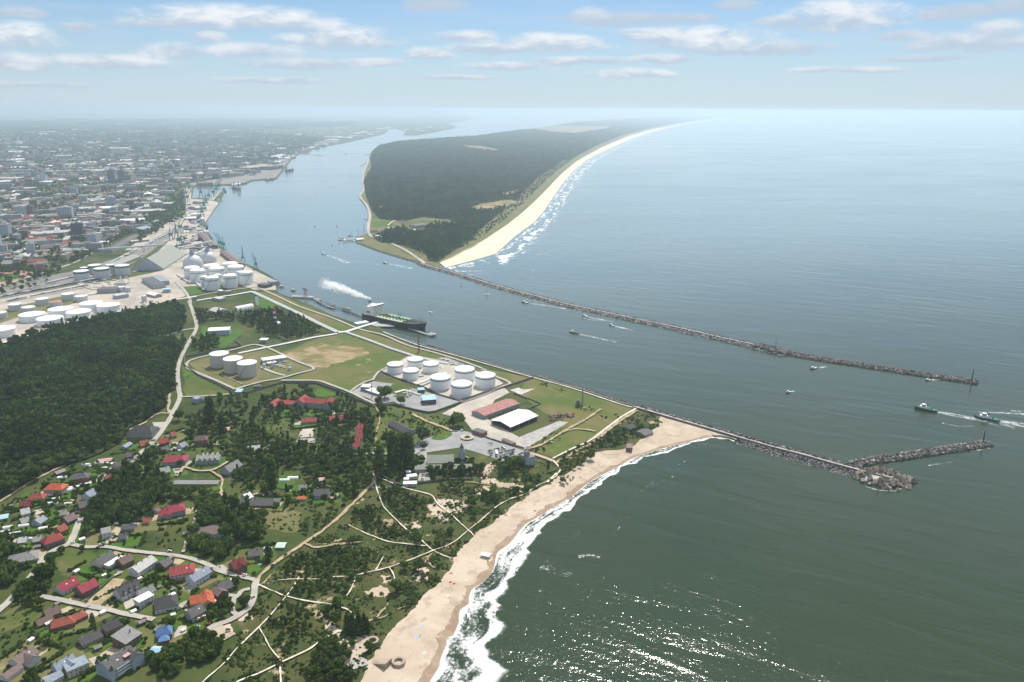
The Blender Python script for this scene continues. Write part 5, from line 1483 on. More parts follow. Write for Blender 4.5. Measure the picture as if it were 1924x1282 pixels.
# turrets and balconies of the castle-like house, seen at the foot of the picture
def castle_extra():
 c = [o for o in COL.objects if o.get('label', '').startswith('dark grey castle')][0]
 L = 0
 for ch in c.children:
  if ch.name.startswith('wall'):
   L = max(L, ch.dimensions.x)
   break
 for x, y in ((-L / 2 + 1,-8.5),(-L / 2 + 1,8.5),(L / 2 - 1,-8.5)):
  mb = MB()
  mb.lathe([(1.6,0),(1.6,10)],10, x, y)
  t = mb.build('turret', M['w_bluegrey'], c)
  mb = MB()
  mb.lathe([(2.0,10),(.05,14)],10, x, y)
  mb.build('spire', M['r_charcoal'], t)
 for k in range(3):
  mb = MB()
  z = 2.6 + 2.7 * k
  mb.box(-L * .3, L * .35,-10.2,-8.6, z, z + .2)
  mb.box(-L * .3, L * .35,-10.25,-10.15, z + .2, z + 1.1)
  mb.build('balcony', M['white'], c)
 mb = MB()
 mb.box(2,10,-7,-2.5,11.2,11.6)
 mb.build('roof_terrace', M['r_pink'], c)
castle_extra()
# five staggered terraced houses
for i, (u, v) in enumerate([(676,797),(674,806),(673,814),(669,823),(668,832)]):
 house('terraced_house', ['red-roofed terraced house at the upper end of the staggered row', 'second red-roofed terraced house from the upper end of the row', 'middle red-roofed terraced house of the staggered row',
  'second red-roofed terraced house from the lower end of the row', 'red-roofed terraced house with the widest roof at the lower end of the row'][i],(u - 5, v + 1),(u + 6, v - 1),10,5,9, 'red', 'white', 'gable', 'staggered red terraced houses', 'house', chim=1)
# the long red-roofed building with wings
house('boarding_house', 'long grey building with red roof and stepped wings behind the gardens', (568,747),(613,750),15,9,13.5, 'red', 'grey', 'gable', None, 'building', chim=3,
 wings=[(-36,-6,34,14,7,10, 'red', 'gable', False),(-56,-14,24,13,7,11, 'red', 'gable', True),(-19,0,22,14,9.5,14.5, 'red', 'gable', True),(22,0,20,9,9.5,14, 'red', 'gable', True)])
# church hall with its long hipped roof, side wing and tower
ch = house('church_hall', 'long grey-tiled hall with a lower side wing and a pointed tower', (803,855),(852,854),20,7,13, 'sagegrey', 'grey', 'gable', None, 'church', chim=0,
  wings=[(4,-17,68,12,5,8, 'sagegrey', 'gable', False)])
mb = MB()
mb.lathe([(5.0,0),(4.4,15),(3.2,17.5),(2.6,18),(2.6,20.5)],12,26,4)
tw = mb.build('tower', M['w_grey'], ch)
mb = MB()
mb.lathe([(3.1,20.5),(1.4,22.6),(.1,26)],12,26,4)
mb.build('spire', M['r_charcoal'], tw)

# ------------------------------------------------------------------ tanks
def tank(u, v, wpx, h, label, body, roof='white', band=None, dome=0.0, group='', name='storage_tank', stair=True, roofdip=False, shear=1.0):
 """u, v: centre of the top disc as seen; wpx its width there"""
 c = P(u, v, 2 + h)
 r = wpx * mpp(u, v, 2 + h) / 2 * shear
 o = empty(name, (c.x, c.y, 2.0),0)
 tag(o, label, 'tank', group)
 BLOCK.append((c.x, c.y, r + 2))
 mb = MB()
 prof = [(r, -.5),(r, h)]
 n = 48
 mb.lathe(prof, n)
 # plate courses stand proud of each other by a few millimetres
 s = mb.build('shell', M[body], o, True)
 rb = MB()
 if roofdip:
  rb.lathe([(r + .12, h - .4),(r + .12, h + .5),(r - .3, h + .5),(r - .35, h - 1.2),(.1, h - 1.15)], n)
 elif dome:
  rb.lathe([(r + .15, h - .25),(r + .15, h + .05)] + [(r * math.cos(a), h + .05 + dome * math.sin(a)) for a in [math.pi / 2 * k / 7 for k in range(1,7)]] + [(.1, h + dome)], n)
 else:
  rb.lathe([(r + .15, h - .3),(r + .15, h + .15),(r * .5, h + .9),(.2, h + 1.5)], n)
 ro = rb.build('roof', M[roof], o, True)
 vb = MB()
 for k in range(4):
  a = k * 1.57 + .6
  vb.lathe([(.35, h + .5),(.35, h + 2.0)],8, r * .55 * math.cos(a), r * .55 * math.sin(a))
 vb.lathe([(.6, h + 1.2),(.6, h + 2.2)],8)
 vb.build('vent', M['tankgrey'], ro)
 if band:
  for (z0, z1, mt_) in band:
   bb = MB()
   bb.lathe([(r + .03, h * z0),(r + .25, h * z0 + .05),(r + .25, h * z1),(r + .03, h * z1)], n, caps=False)
   bb.build('band', M[mt_], o, True)
 if stair:
  sb = MB()
  a0 = random.uniform(3.6,5.4)
  m = 14
  for k in range(m):
   a, b = a0 + k * .07, a0 + (k + 1) * .07
   z0, z1 = h * k / m, h * (k + 1) / m
   R1, R2 = r + .3, r + 1.2
   sb.add([(R1 * math.cos(a), R1 * math.sin(a), z0),(R2 * math.cos(a), R2 * math.sin(a), z0),(R2 * math.cos(b), R2 * math.sin(b), z1),(R1 * math.cos(b), R1 * math.sin(b), z1),
     (R2 * math.cos(a), R2 * math.sin(a), z0 + 1.0),(R2 * math.cos(b), R2 * math.sin(b), z1 + 1.0)],[(0,1,2,3),(1,4,5,2)])
  sb.build('stair', M['steel'], o)
 rl = MB()
 for k in range(24):
  a = 6.283 * k / 24
  rl.tube((r * math.cos(a), r * math.sin(a), h),(r * math.cos(a), r * math.sin(a), h + 1.1),.05, n=4)
 rl.lathe([(r + .04, h + 1.0),(r + .04, h + 1.1),(r - .04, h + 1.1),(r - .04, h + 1.0)],32, caps=False)
 rl.build('railing', M['steel'], o)
 if body in ('tankbeige', 'tankgrey'):
  kb = MB()
  for k in range(20):
   a = 6.283 * k / 20
   kb.tube((r * math.cos(a), r * math.sin(a),0),(r * math.cos(a), r * math.sin(a), h - .5),.22, n=5)
  kb.build('stiffener', M[body], o)
 return o
BAND = [(.80,.875, 'blueband')]
for (u, v, w, h, lab) in [(742.5,683.5,30.5,14, 'smaller white tank at the left corner of the eight-tank farm'),(780.5,674,30,14, 'smaller white tank at the far corner of the eight-tank farm'),
      (771.5,695,30.5,14, 'smaller white tank in the front of the four small ones'),(809.5,682.5,30,14, 'smaller white tank beside the large ones at the back'),
      (827.5,707.5,38.5,18, 'large white tank in the middle of the eight-tank farm'),(873,692.5,37.5,18, 'large white tank at the back by the quay'),
      (867,720,39,18, 'large white tank at the front corner near the wall'),(912,704,38,18, 'large white tank at the right end of the eight-tank farm')]:
 tank(u, v, w, h, lab, 'tankwhite', 'white', BAND, group='white tanks by the quay', stair=False)
for (u, v, w, lab) in [(411.5,664,35, 'beige ribbed tank furthest from the gate, left of the three'),(437.5,673.5,35.5, 'beige ribbed tank in the middle of the three'),(464,681,36, 'beige ribbed tank nearest to the white-roofed pump hall')]:
 tank(u, v, w, 22, lab, 'tankbeige', 'white', group='three beige ribbed tanks')
# the low white tanks and the small old ones at the forest edge
for (u, v, w, h, lab) in [(60,590,52,13, 'wide white tank second from the photo edge by the forest'),(93.5,597.5,53,13, 'wide white tank touching the forest edge, third from the photo edge'),(114,580,50,13, 'wide white tank in the middle of the back row'),(147.5,585,50,13, 'wide white tank in front of the middle by the trees'),
      (171,569,46.5,14, 'wide white tank at the back end of the low tank rows'),(203.5,572.5,47.5,14, 'wide white tank at the right end of the low tank rows'),(3,617,54,14, 'wide white tank cut by the photo edge')]:
 tank(u, v, w, h, lab, 'tankwhite', 'white', group='wide white tanks by the forest', shear=.87, stair=False)
for (u, v, w, h, lab, roof) in [(27.5,571.5,25,13, 'small grey tank nearest the photo edge in the old row', 'white'),(53,577,26,11, 'small grey tank in front of the old row', 'white'),(79,561,25,13, 'small grey tank in the middle of the old row', 'white'),(104,567,24,10, 'small grey tank with rust red roof', 'rustred'),
        (127,552,24,14, 'small grey tank at the back of the old row', 'white'),(152,556,24,12, 'small grey tank at the right end of the old row', 'white'),(0,587,25,12, 'small grey tank cut by the photo edge', 'white')]:
 tank(u, v, w, h, lab, 'tankgrey', roof, group='small grey tanks of the old row', shear=.9, stair=False)
GB = [(.80,.97, 'green')]
for (u, v, w, h, lab) in [(152,509,29,25, 'green-banded tank at the front left of its group'),(190.5,504,29,25, 'green-banded tank in the middle of its group'),(229,498.5,28,25, 'green-banded tank at the right end of its group'),(177.5,498,25,23, 'green-banded tank behind the front left one'),(206.5,497.5,17,25, 'narrow green-banded tank behind the middle one'),(157.5,502.5,15,20, 'small green-banded tank at the back left')]:
 tank(u, v, w, h, lab, 'tankgrey', 'white', GB, group='green-banded tanks by the rail yard', shear=.93, stair=False)
# the white domed tanks of the harbour
DB = [(.78,.83, 'green')]
for (u, v, w, h, d, lab) in [(360,503,29,26,4, 'white domed tank at the left back of the harbour group'),(370.5,508,28,28,4, 'white domed tank at the left front of the harbour group'),(397,499,30,24,4, 'white domed tank behind the middle of the harbour group'),(406.5,504,29,24,4, 'white domed tank in the middle of the harbour group'),
       (431.5,495,30,22,4, 'white domed tank at the back by the quay wall'),(442.5,501,31,24,4, 'white domed tank behind the right pair'),(462,511.5,25,29,3.5, 'white domed tank at the right corner of the harbour group'),(452,511,15,27,2.5, 'narrow white tank behind the right corner tank'),
       (431.5,517.5,26,29,3.5, 'white domed tank at the front right of the harbour group'),(397.5,521.5,26,29,3.5, 'white domed tank at the very front of the harbour group'),(383,520,14,27,2.5, 'narrow white tank left of the very front one'),(409,516.5,14,24,2, 'narrow white tank behind the very front one')]:
 tank(u, v, w, h, lab, 'tankwhite', 'white', DB, d, 'white domed harbour tanks', shear=.98)
# two great storage domes with conveyor heads
def dome(u, v, wpx, label):
 c = P(u, v, 10)
 r = wpx * mpp(u, v, 10) / 2
 o = empty('storage_dome', (c.x, c.y, 2),0)
 tag(o, label, 'storage dome', 'white bulk storage domes')
 BLOCK.append((c.x, c.y, r))
 mb = MB()
 mb.lathe([(r, -.5),(r, 8)] + [(r * math.cos(a),8 + r * .95 * math.sin(a)) for a in [1.45 * k / 9 for k in range(1,10)]],40)
 mb.build('shell', M['tankgrey'], o, True)
 mb = MB()
 mb.box(-5,5,-5,5, r * .9, r + 15)
 mb.box(-3,3,-3,3, r + 15, r + 21)
 mb.build('head_house', M['r_bluegrey'], o)
 mb = MB()
 mb.box(-3,3,4, r * 1.6, r + 4, r + 7)
 mb.build('conveyor', M['tankgrey'], o)
dome(362.5,496,36, 'great white storage dome with a dark head house on top, nearer to the warehouse')
dome(391,487,30, 'great white storage dome behind, beside the quay shed')
# ------------------------------------------------------------------ terminal, harbour and warehouse buildings
def hall(name, label, a, b, W, eave, ridge, roof, wall, kind='gable', cat='building', group=None, **kw):
 kw.setdefault('chim', 0)
 return house(name, label, a, b, W, eave, ridge, roof, wall, kind, group, cat, **kw)
hall('warehouse', 'long warehouse with faded red metal roof and grey walls', (898,773),(964,750),26,6,9, 'rust', 'grey')
hall('loading_hall', 'blue-roofed truck loading hall on tall posts', (793,747),(818,745),17,7.5,9, 'sky', 'dark', 'shed')
hall('office', 'low terminal office with bright white flat roof', (692,730),(720,739),13,4,4.4, 'white', 'grey', 'flat')
hall('office', 'two storey terminal gatehouse with pale roof beside the low office', (680,724),(696,725),13,7,7.4, 'white', 'grey', 'flat')
hall('pump_house', 'small dark block with light blue roof beside the loading hall', (785,731),(797,730),10,6,6.4, 'sky', 'dark', 'flat')
hall('pump_hall', 'white-roofed pump hall next to the three beige tanks', (492,675),(536,669),17,7,7.5, 'white', 'grey', 'flat')
hall('pump_hall', 'lower white-roofed annex in front of the pump hall', (502,682),(518,679),8,4,4.4, 'white', 'grey', 'flat')
hall('gate_hall', 'white-roofed windowless hall with grey walls by the forest road', (392,617),(432,615),24,11,13, 'white', 'bluegrey', 'gable', win=False)
hall('shed', 'small white-roofed cube shed by the pipeline', (489,637),(503,637),13,6,6.4, 'white', 'grey', 'flat')
hall('gatehouse', 'blue-canopied gatehouse at the terminal gate', (444,733),(455,733),11,4.5,5.5, 'sky', 'grey', 'shed')
hall('guard_block', 'small dark brick block by the terminal wall', (477,725),(490,724),8,4.5,5, 'charcoal', 'brown', 'flat')
hall('guard_block', 'white and dark striped low office by the village road', (365,749),(374,746),10,7,7.4, 'bluegrey', 'bluegrey', 'flat')
hall('guard_block', 'low flat wing beside the striped office', (377,748),(392,748),9,4.5,5, 'charcoal', 'bluegrey', 'flat')
hall('storage_hall', 'white gabled storage hall in the wood clearing', (402,577),(418,581),26,8,12, 'pale', 'bluegrey')
hall('office', 'white two storey cube office beside the domed tanks road', (411,546),(418,545),14,9,9.4, 'white', 'grey', 'flat')
hall('office', 'low annex joined to the white cube office', (424,547),(434,546),12,5.5,6, 'bluegrey', 'grey', 'flat')
hall('pump_hall', 'pale flat block under the pipe bridge', (404,558),(418,561),16,6,6.4, 'pale', 'grey', 'flat')
hall('quay_shed', 'dark flat quay shed by the small basin', (490,532),(505,534),22,8,8.5, 'charcoal', 'dark', 'flat')
hall('quay_shed', 'grey quay shed beside the dark one', (506,529),(520,527),20,9,9.5, 'bluegrey', 'grey', 'flat')
hall('bulk_warehouse', 'huge steep-roofed bulk warehouse with striped sage roof', (276,485),(321,459),78,5,34, 'sagegrey', 'bluegrey', win=False)
hall('bulk_warehouse', 'long low pale warehouse behind the huge steep roof', (203,497),(252,478),38,8,13, 'sagegrey', 'grey', win=False)
hall('transfer_warehouse', 'blue-grey double warehouse at the edge of the harbour', (254,428),(275,424),62,10,16, 'bluegrey', 'grey', win=False)
hall('transfer_warehouse', 'flat blue-grey warehouse joined behind the double one', (270,417),(294,413),50,10,15, 'bluegrey', 'grey', win=False)
hall('rail_shed', 'long narrow dark-roofed shed along the rail yard', (202,469),(254,441),26,7,10, 'charcoal', 'grey', win=False)
hall('cold_store', 'two-roofed pale cold store near the railway', (309,380),(326,380),56,12,15, 'pale', 'grey', win=False)
hall('quay_warehouse', 'wide pale quay warehouse on the pier', (361,388),(379,386),60,10,15, 'pale', 'grey', win=False)
hall('quay_warehouse', 'second pale quay warehouse behind on the pier', (367,378),(384,376),40,10,14, 'sagegrey', 'grey', win=False)
hall('fort_hall', 'long dark brick hall with a lit white skylight row across the basin', (370,342),(398,341),60,14,20, 'charcoal', 'brown', win=False)
hall('dock_hall', 'huge dark dock hall with rounded cream roof', (462,312),(498,308),80,22,34, 'tan', 'dark', 'hip', win=False)
hall('dock_hall', 'dark dock hall at the water side beside the cream roof', (500,312),(523,309),80,24,30, 'charcoal', 'dark', 'flat', win=False)
hall('quay_hall', 'white-gabled quay hall further along the town shore', (507,294),(530,289),80,14,24, 'pale', 'grey', win=False)
hall('flat_block', 'row of low white cabins behind the garden wall by the dunes', (758,907),(783,906),7,3.6,4, 'white', 'white', 'flat', cat='cabins')
hall('flat_block', 'white cabin with flat roof behind the low row', (764,894),(783,892),7,3.6,4, 'white', 'white', 'flat')
hall('flat_block', 'small square white cabin beside the white cabin rows', (759,899),(768,899),5,3.4,3.8, 'white', 'white', 'flat')
hall('flat_block', 'small white kiosk roof standing on the lawn above the cabins', (763,886),(771,885),5,3,3.4, 'white', 'grey', 'flat')
hall('dark_barn', 'dark flat-roofed bunker house on the dune tip', (1203,812),(1218,806),17,3,5, 'charcoal', 'grey', win=False)
hall('dark_barn', 'dark pitched roof among the bushes on the dune tip', (1177,801),(1189,796),14,3,6, 'dark', 'grey', win=False)
hall('beach_cabin', 'square brick cabin on piles at the edge of the beach', (1177,837),(1188,838),14,4.5,5, 'mauve', 'brown', 'flat')
hall('lean_to', 'long brown shed roof beside the car park fence', (946,823),(966,832),6,3,4, 'mauve', 'brown', win=False)
hall('lean_to', 'two storey brick gatehouse at the corner of the warehouse yard', (892,806),(911,812),10,5.5,6, 'charcoal', 'brick', 'flat')
hall('lean_to', 'small brown hut where the promenade begins', (989,840),(996,840),9,4,5, 'mauve', 'brown')
hall('switch_house', 'long grey switch house with ribbed walls in the refinery', (184,542),(222,540),30,10,10.5, 'charcoal', 'grey', 'flat', win=False)
hall('switch_house', 'pale two storey refinery office with rows of windows', (215,555),(238,551),18,8,8.5, 'pale', 'bluegrey', 'flat')
hall('switch_house', 'white shed with pale roof in the refinery yard', (281,548),(297,552),18,6,9, 'white', 'grey')
hall('switch_house', 'long dark pipe hall in the refinery', (277,521),(300,535),28,9,10, 'charcoal', 'bluegrey', 'flat', win=False)
hall('switch_house', 'second dark pipe hall beside the first', (292,517),(310,528),20,10,11, 'bluegrey', 'grey', 'flat', win=False)
hall('switch_house', 'small blue-grey office at the end of the pipe halls', (306,543),(320,542),16,8,8.5, 'sky', 'bluegrey', 'flat')
hall('switch_house', 'round-roofed pale hut among the refinery pipes', (224,526),(234,526),18,6,12, 'pale', 'white', 'hip', win=False)
hall('tower_house', 'dark square brick tower house by the stadium', (68,495),(82,494),26,22,23, 'brown', 'brick', 'flat')
# spit buildings
hall('museum', 'white-fronted hall with red-edged roof on the spit', (770,431),(784,431),20,11,12, 'white', 'grey', 'flat')
hall('fort', 'round grey sea fort roof on the spit meadow', (779,421),(796,419),34,8,12, 'charcoal', 'grey', 'hip', win=False)
hall('ferry_house', 'row of small white tent-like roofs at the ferry landing', (669,448),(682,447),18,5,8, 'white', 'white')
for i, (u, v, w, rf, lab) in enumerate([(702,432,12, 'dark', 'dark-roofed house nearest the spit quay'),(714,437,14, 'maroon', 'maroon-roofed house behind the spit quay'),(722,431,12, 'dark', 'dark-roofed house at the top of the spit hamlet'),(708,442,10, 'pale', 'pale-roofed house at the foot of the spit hamlet'),
          (721,444,12, 'pale', 'pale low shed beside the spit wood'),(735,427,14, 'pale', 'pale flat kiosk by the spit lawn'),(757,438,14, 'charcoal', 'dark flat block left of the white-fronted spit hall'),(714,388,12, 'pale', 'pale roof among trees further up the spit shore'),(697,347,10, 'pale', 'far pale roof on the spit shore')]):
 hall('spit_house', lab, (u - w / 2, v),(u + w / 2, v - .6),14,6,9, rf, 'grey', cat='house')

def struct_thing(name, label, cat, loc, group=None, rz=0.0):
 o = empty(name, loc, rz)
 return tag(o, label, cat, group)

# the open white canopy beside the red warehouse
def canopy():
 a, b, c_, d = P(922,789,9), P(959,805,7), P(1011,783,7), P(975,769,7)
 cen = (a + c_) / 2
 dr = (c_ - b)
 rz = math.atan2(dr.y, dr.x)
 L, W = math.hypot(dr.x, dr.y),(b - a).length
 o = struct_thing('open_shed', 'big open shed with bright white tent roof beside the red warehouse', 'shed', (cen.x, cen.y, 2), rz=rz)
 BLOCK.append((cen.x, cen.y, L / 2))
 mb = MB()
 gable_roof(mb, L, W, 6.5,10,.3,.2)
 mb.build('roof', M['white'], o)
 for x in (-L / 2 + 1,-L / 6, L / 6, L / 2 - 1):
  for y in (-W / 2 + 1, W / 2 - 1):
   mb = MB()
   mb.box(x - .3, x + .3, y - .3, y + .3,-.3,6.6)
   mb.build('post', M['steel'], o)
 mb = MB()
 mb.box(-L / 2 + 1.5, L / 2 - 1.5,-W / 2 + 1.4, W / 2 - 1.4,-.3,4.2)
 mb.build('stored_goods', M['dark'], o)
canopy()

# towers
def grey_tower():
 c = P(992,872)
 o = struct_thing('watch_tower', 'grey square watch tower with a smaller cabin on its roof', 'tower', (c.x, c.y, 2), rz=.5)
 mb = MB(); mb.box(-6.5,6.5,-6,6,-.5,11); mb.build('wall', M['w_bluegrey'], o)
 mb = MB(); mb.box(-6.8,6.8,-6.3,6.3,11,11.5); mb.build('roof', M['r_grey'], o)
 mb = MB(); mb.box(-4.5,1,-2.5,3,11.5,17); cb = mb.build('cabin', M['w_grey'], o)
 mb = MB(); mb.box(-4.7,1.2,-2.7,3.2,17,17.4); mb.build('roof', M['r_charcoal'], cb)
 mb = MB(); mb.tube((-2,0,17.4),(-2,0,23),.12); mb.build('mast', M['steel'], o)
 for z in (2,5.2,8.4):
  for x in (-4,0,4):
   link('window', WIN, o, (x, -6.02, z))
  link('window', WIN, o, (-6.52,0, z), math.pi / 2)
 BLOCK.append((c.x, c.y, 8))
grey_tower()
def lighthouse():
 c = P(517.5,612)
 o = struct_thing('lighthouse', 'black and white banded lighthouse with red lantern above the trees', 'lighthouse', (c.x, c.y, 2))
 n, H = 6,30
 for k in range(n):
  mb = MB()
  r0, r1 = 4.2 - 1.6 * k / n, 4.2 - 1.6 * (k + 1) / n
  mb.lathe([(r0, H * k / n),(r1, H * (k + 1) / n)],16)
  mb.build('band', M['dark'] if k % 2 == 0 else M['white'], o)
 mb = MB(); mb.lathe([(3.6,30),(3.6,31),(2.4,31.01),(2.4,35)],16); mb.build('lantern', M['red'], o)
 mb = MB(); mb.lathe([(3.0,35),(.1,38.5)],16); mb.build('cap', M['red'], o)
 p = P(527,607)
 hall('keeper_house', 'white keeper houses below the lighthouse', (518,604),(537,602),12,4,7, 'white', 'white', cat='house')
lighthouse()
def white_tower():
 c = P(483.5,574)
 o = struct_thing('silo_tower', 'slim white cylinder tower with dark top beside the pipeline', 'tower', (c.x, c.y, 2))
 mb = MB(); mb.lathe([(3,-.5),(3,21)],20); mb.build('shaft', M['white'], o, True)
 mb = MB(); mb.lathe([(3.15,21),(3.15,23),(.1,23.6)],20); mb.build('cap', M['dark'], o, True)
white_tower()
def quonset():
 a, b = P(443,584), P(474,578)
 d = b - a
 o = struct_thing('arched_hall', 'half-round white metal hall in the wood clearing', 'hall', ((a.x + b.x) / 2,(a.y + b.y) / 2,2), rz=math.atan2(d.y, d.x))
 L, r = d.length, 9
 mb = MB()
 pts = [(r * math.cos(math.pi * k / 12), r * math.sin(math.pi * k / 12)) for k in range(13)]
 vs = [(x, y, z) for x in (-L / 2, L / 2) for y, z in pts]
 mb.add(vs, [(k, k + 1,14 + k, 13 + k) for k in range(12)] + [tuple(range(12,-1,-1)), tuple(range(13,26))])
 mb.build('shell', M['r_white'], o)
 mb = MB(); mb.box(-L / 2 - .1,-L / 2 + .1,-3,3,0,5); mb.build('door', M['dark'], o)
 BLOCK.append((o.location.x, o.location.y, 14))
quonset()
def watch_post():
 c = P(1086,764)
 o = struct_thing('watch_post', 'small dark round watch post on the grassland by the water', 'tower', (c.x, c.y, 2))
 mb = MB(); mb.lathe([(4,-.3),(4,6),(2.6,6.01),(2.6,10),(3,10.01),(.1,11.4)],12); mb.build('wall', M['darkwall'], o)
 mb = MB(); mb.box(-.5,.5,-4.05,-3.9,0,2.2); mb.build('door', M['dark'], o)
watch_post()

def lattice(name, label, u, v, h, w, mt, cat='mast', group=None, z=2.0, top=True):
 c = P(u, v, z)
 o = struct_thing(name, label, cat, (c.x, c.y, z), group, .4)
 mb = MB()
 w2 = w * .35
 cs = [(1,1),(1,-1),(-1,-1),(-1,1)]
 for sx, sy in cs:
  mb.tube((sx * w / 2, sy * w / 2,0),(sx * w2 / 2, sy * w2 / 2, h),.16 * w ** .5, n=4)
 n = max(4, int(h / (w * 1.1)))
 for k in range(n):
  z0, z1 = h * k / n, h * (k + 1) / n
  a0, a1 = w / 2 + (w2 - w) / 2 * k / n, w / 2 + (w2 - w) / 2 * (k + 1) / n
  for i in range(4):
   p, q = cs[i], cs[(i + 1) % 4]
   mb.tube((p[0] * a0, p[1] * a0, z0),(q[0] * a1, q[1] * a1, z1),.09 * w ** .5, n=4)
   mb.tube((p[0] * a1, p[1] * a1, z1),(q[0] * a1, q[1] * a1, z1),.09 * w ** .5, n=4)
 mb.build('lattice', M[mt], o)
 if top:
  mb = MB()
  mb.box(-w2, w2,-w2, w2, h, h + .3)
  mb.lathe([(w2 * .6, h + .3),(w2 * .6, h + 2),(.1, h + 2.6)],8)
  mb.build('lantern', M[mt], o)
 return o
lattice('radio_mast', 'thin grey lattice mast beside the round watch post', 1094,762,26,2.2, 'steel')
lattice('range_mast', 'tall reddish lattice mast on the quay lawn near the eight-tank farm', 787,662,34,3.2, 'navred', top=False)
lattice('beacon_tower', 'red lattice beacon on the head of the near breakwater', 1654,886,20,2.6, 'navred', z=4.0)
lattice('beacon_mast', 'dark beacon mast at the tip of the rock arm', 1847,832,15,1.2, 'dark', z=3.0)
lattice('beacon_mast', 'dark beacon mast at the tip of the far breakwater', 1826,716,18,1.4, 'dark', z=3.0)
lattice('beacon_mast', 'thin dark mast in the middle of the far breakwater', 1457,656,16,1.2, 'steel', z=3.0)
lattice('radio_mast', 'pale lattice arch mast on the dune tip', 1212,786,18,2.0, 'steel')
lattice('light_mast', 'tall lamp mast in front of the terminal office', 699,748,24,1.2, 'steel')
lattice('power_pylon', 'left one of two hazy pylons on the lagoon shore', 879,249,60,12, 'steel', 'pylon')
lattice('power_pylon', 'right one of two hazy pylons beyond the spit wood', 979,242,60,12, 'steel', 'pylon')
lattice('quay_mast', 'green-grey navigation mast at the spit quay', 684,437,28,3, 'steel')
lattice('quay_mast', 'second navigation mast standing nearer the ferry landing', 673,442,20,2, 'steel')

# lamps of the car park
def lamp_proto():
 o = empty('street_lamp', (0,0,2))
 mb = MB(); mb.tube((0,0,0),(0,0,9),.12,.07,6); mb.build('pole', M['steel'], o)
 mb = MB(); mb.box(-.9,.9,-.18,.18,9,9.2); mb.build('lamp_head', M['white'], o)
 return o
lp = lamp_proto()
for i, (u, v) in enumerate([(864,844),(885,848),(839,832),(810,840),(878,826),(922,836),(782,842),(975,860)]):
 o = lp if i == 0 else copy_tree(lp)
 o.location = P(u, v)
 tag(o, 'slim street lamp standing on the beach car park', 'lamp', 'street lamps of the car park')

# walls and fences
def wall_line(name, label, px, h, t, mt, group=None, cat='wall', posts=0.0):
 pts = [P(u, v) for u, v in px]
 L, Rr = ribbon_edges(pts, t)
 mb = MB()
 n = len(pts)
 z0, z1 = 1.6,2 + h
 vs = [(p.x, p.y, z0) for p in L] + [(p.x, p.y, z1) for p in L] + [(p.x, p.y, z0) for p in Rr] + [(p.x, p.y, z1) for p in Rr]
 fs = []
 for i in range(n - 1):
  fs += [(i, n + i, n + i + 1, i + 1),(2 * n + i, 2 * n + i + 1,3 * n + i + 1,3 * n + i),(n + i, 3 * n + i, 3 * n + i + 1, n + i + 1)]
 fs += [(0,2 * n, 3 * n, n),(n - 1,2 * n - 1,4 * n - 1,3 * n - 1)]
 mb.add(vs, fs)
 o = mb.build(name, M[mt])
 tag(o, label, cat, group)
 return o
wall_line('terminal_wall', 'long dark perimeter wall of the tank terminal beside the gardens', [(347,672),(347,688),(372,706),(410,724),(440,740),(464,740),(500,729),(533,720),(595,722),(640,738),(700,765)],3.2,.7, 'darkwall')
wall_line('terminal_wall', 'dark perimeter wall around the eight-tank farm apron', [(702,766),(740,762),(760,767),(780,772),(805,777),(818,775),(868,757),(920,738),(968,722),(1002,711)],3.0,.7, 'darkwall')
wall_line('terminal_wall', 'dark wall behind the beige tanks and the meadow', [(347,672),(375,667),(392,664),(425,656),(454,651),(440,641),(452,633)],3.0,.7, 'darkwall')
wall_line('bund_wall', 'concrete bund wall around the eight white tanks', [(712,697),(738,709),(767,719),(793,727),(826,743),(863,754),(889,746),(918,735),(949,722),(936,713),(905,700),(870,688)],2.2,.8, 'darkwall')
wall_line('bund_wall', 'concrete bund wall between the small and the large white tanks', [(793,727),(805,722),(818,716),(826,710)],2.0,.8, 'darkwall')
wall_line('yard_wall', 'dark wall zigzag behind the red-roofed warehouse', [(965,740),(985,748),(1000,753),(1016,760),(995,769),(985,772)],2.2,.8, 'darkwall')
wall_line('yard_wall', 'low brick wall between car park and warehouse yard', [(893,813),(915,824),(940,832),(965,838),(985,844)],2.4,1.0, 'darkwall')
wall_line('garden_wall', 'dark wall along the white cabins and gardens by the dunes', [(718,896),(738,908),(755,914),(800,908),(840,903),(888,902),(886,892)],2.6,.8, 'darkwall')
wall_line('beach_wall', 'pale low wall along the beach walk', [(1198,765),(1166,784),(1138,805),(1106,829),(1073,844),(1038,862)],1.0,.5, 'paleconc')
wall_line('quay_wall', 'pale concrete parapet along the strait by the quay lawn', [(719,623),(742,634),(780,645),(814,655),(852,665),(889,674),(930,687),(970,699),(1001,707)],1.4,1.0, 'concrete')
wall_line('quay_wall', 'pale concrete parapet along the strait by the grass field', [(1012,708),(1048,720),(1094,733),(1169,758),(1194,764)],1.6,1.2, 'concrete')
for i, (px, lab) in enumerate([([(153,1136),(182,1113),(214,1086),(228,1080)], 'dark garden fence left of the bare brown plot'),([(193,1141),(212,1124),(245,1096),(262,1086),(285,1066)], 'dark garden fence right of the bare brown plot'),([(258,1152),(275,1140),(288,1130)], 'garden fence beside the dark hipped house'),
       ([(62,1196),(95,1180),(130,1165),(170,1140)], 'hedge-like fence below the red-brown tiled houses'),([(150,1220),(190,1200),(215,1178)], 'fence beside the long black annex'),([(480,1090),(495,1075),(505,1063)], 'dark fence around the green lawn of the dark red house'),
       ([(320,1172),(340,1150),(358,1126)], 'thin garden fence by the orange roof'),([(155,1085),(182,1078),(205,1060)], 'dark garden hedge above the crimson roofs')]):
 wall_line('garden_fence', lab, px, 1.6,.3, 'darkwall', cat='fence')

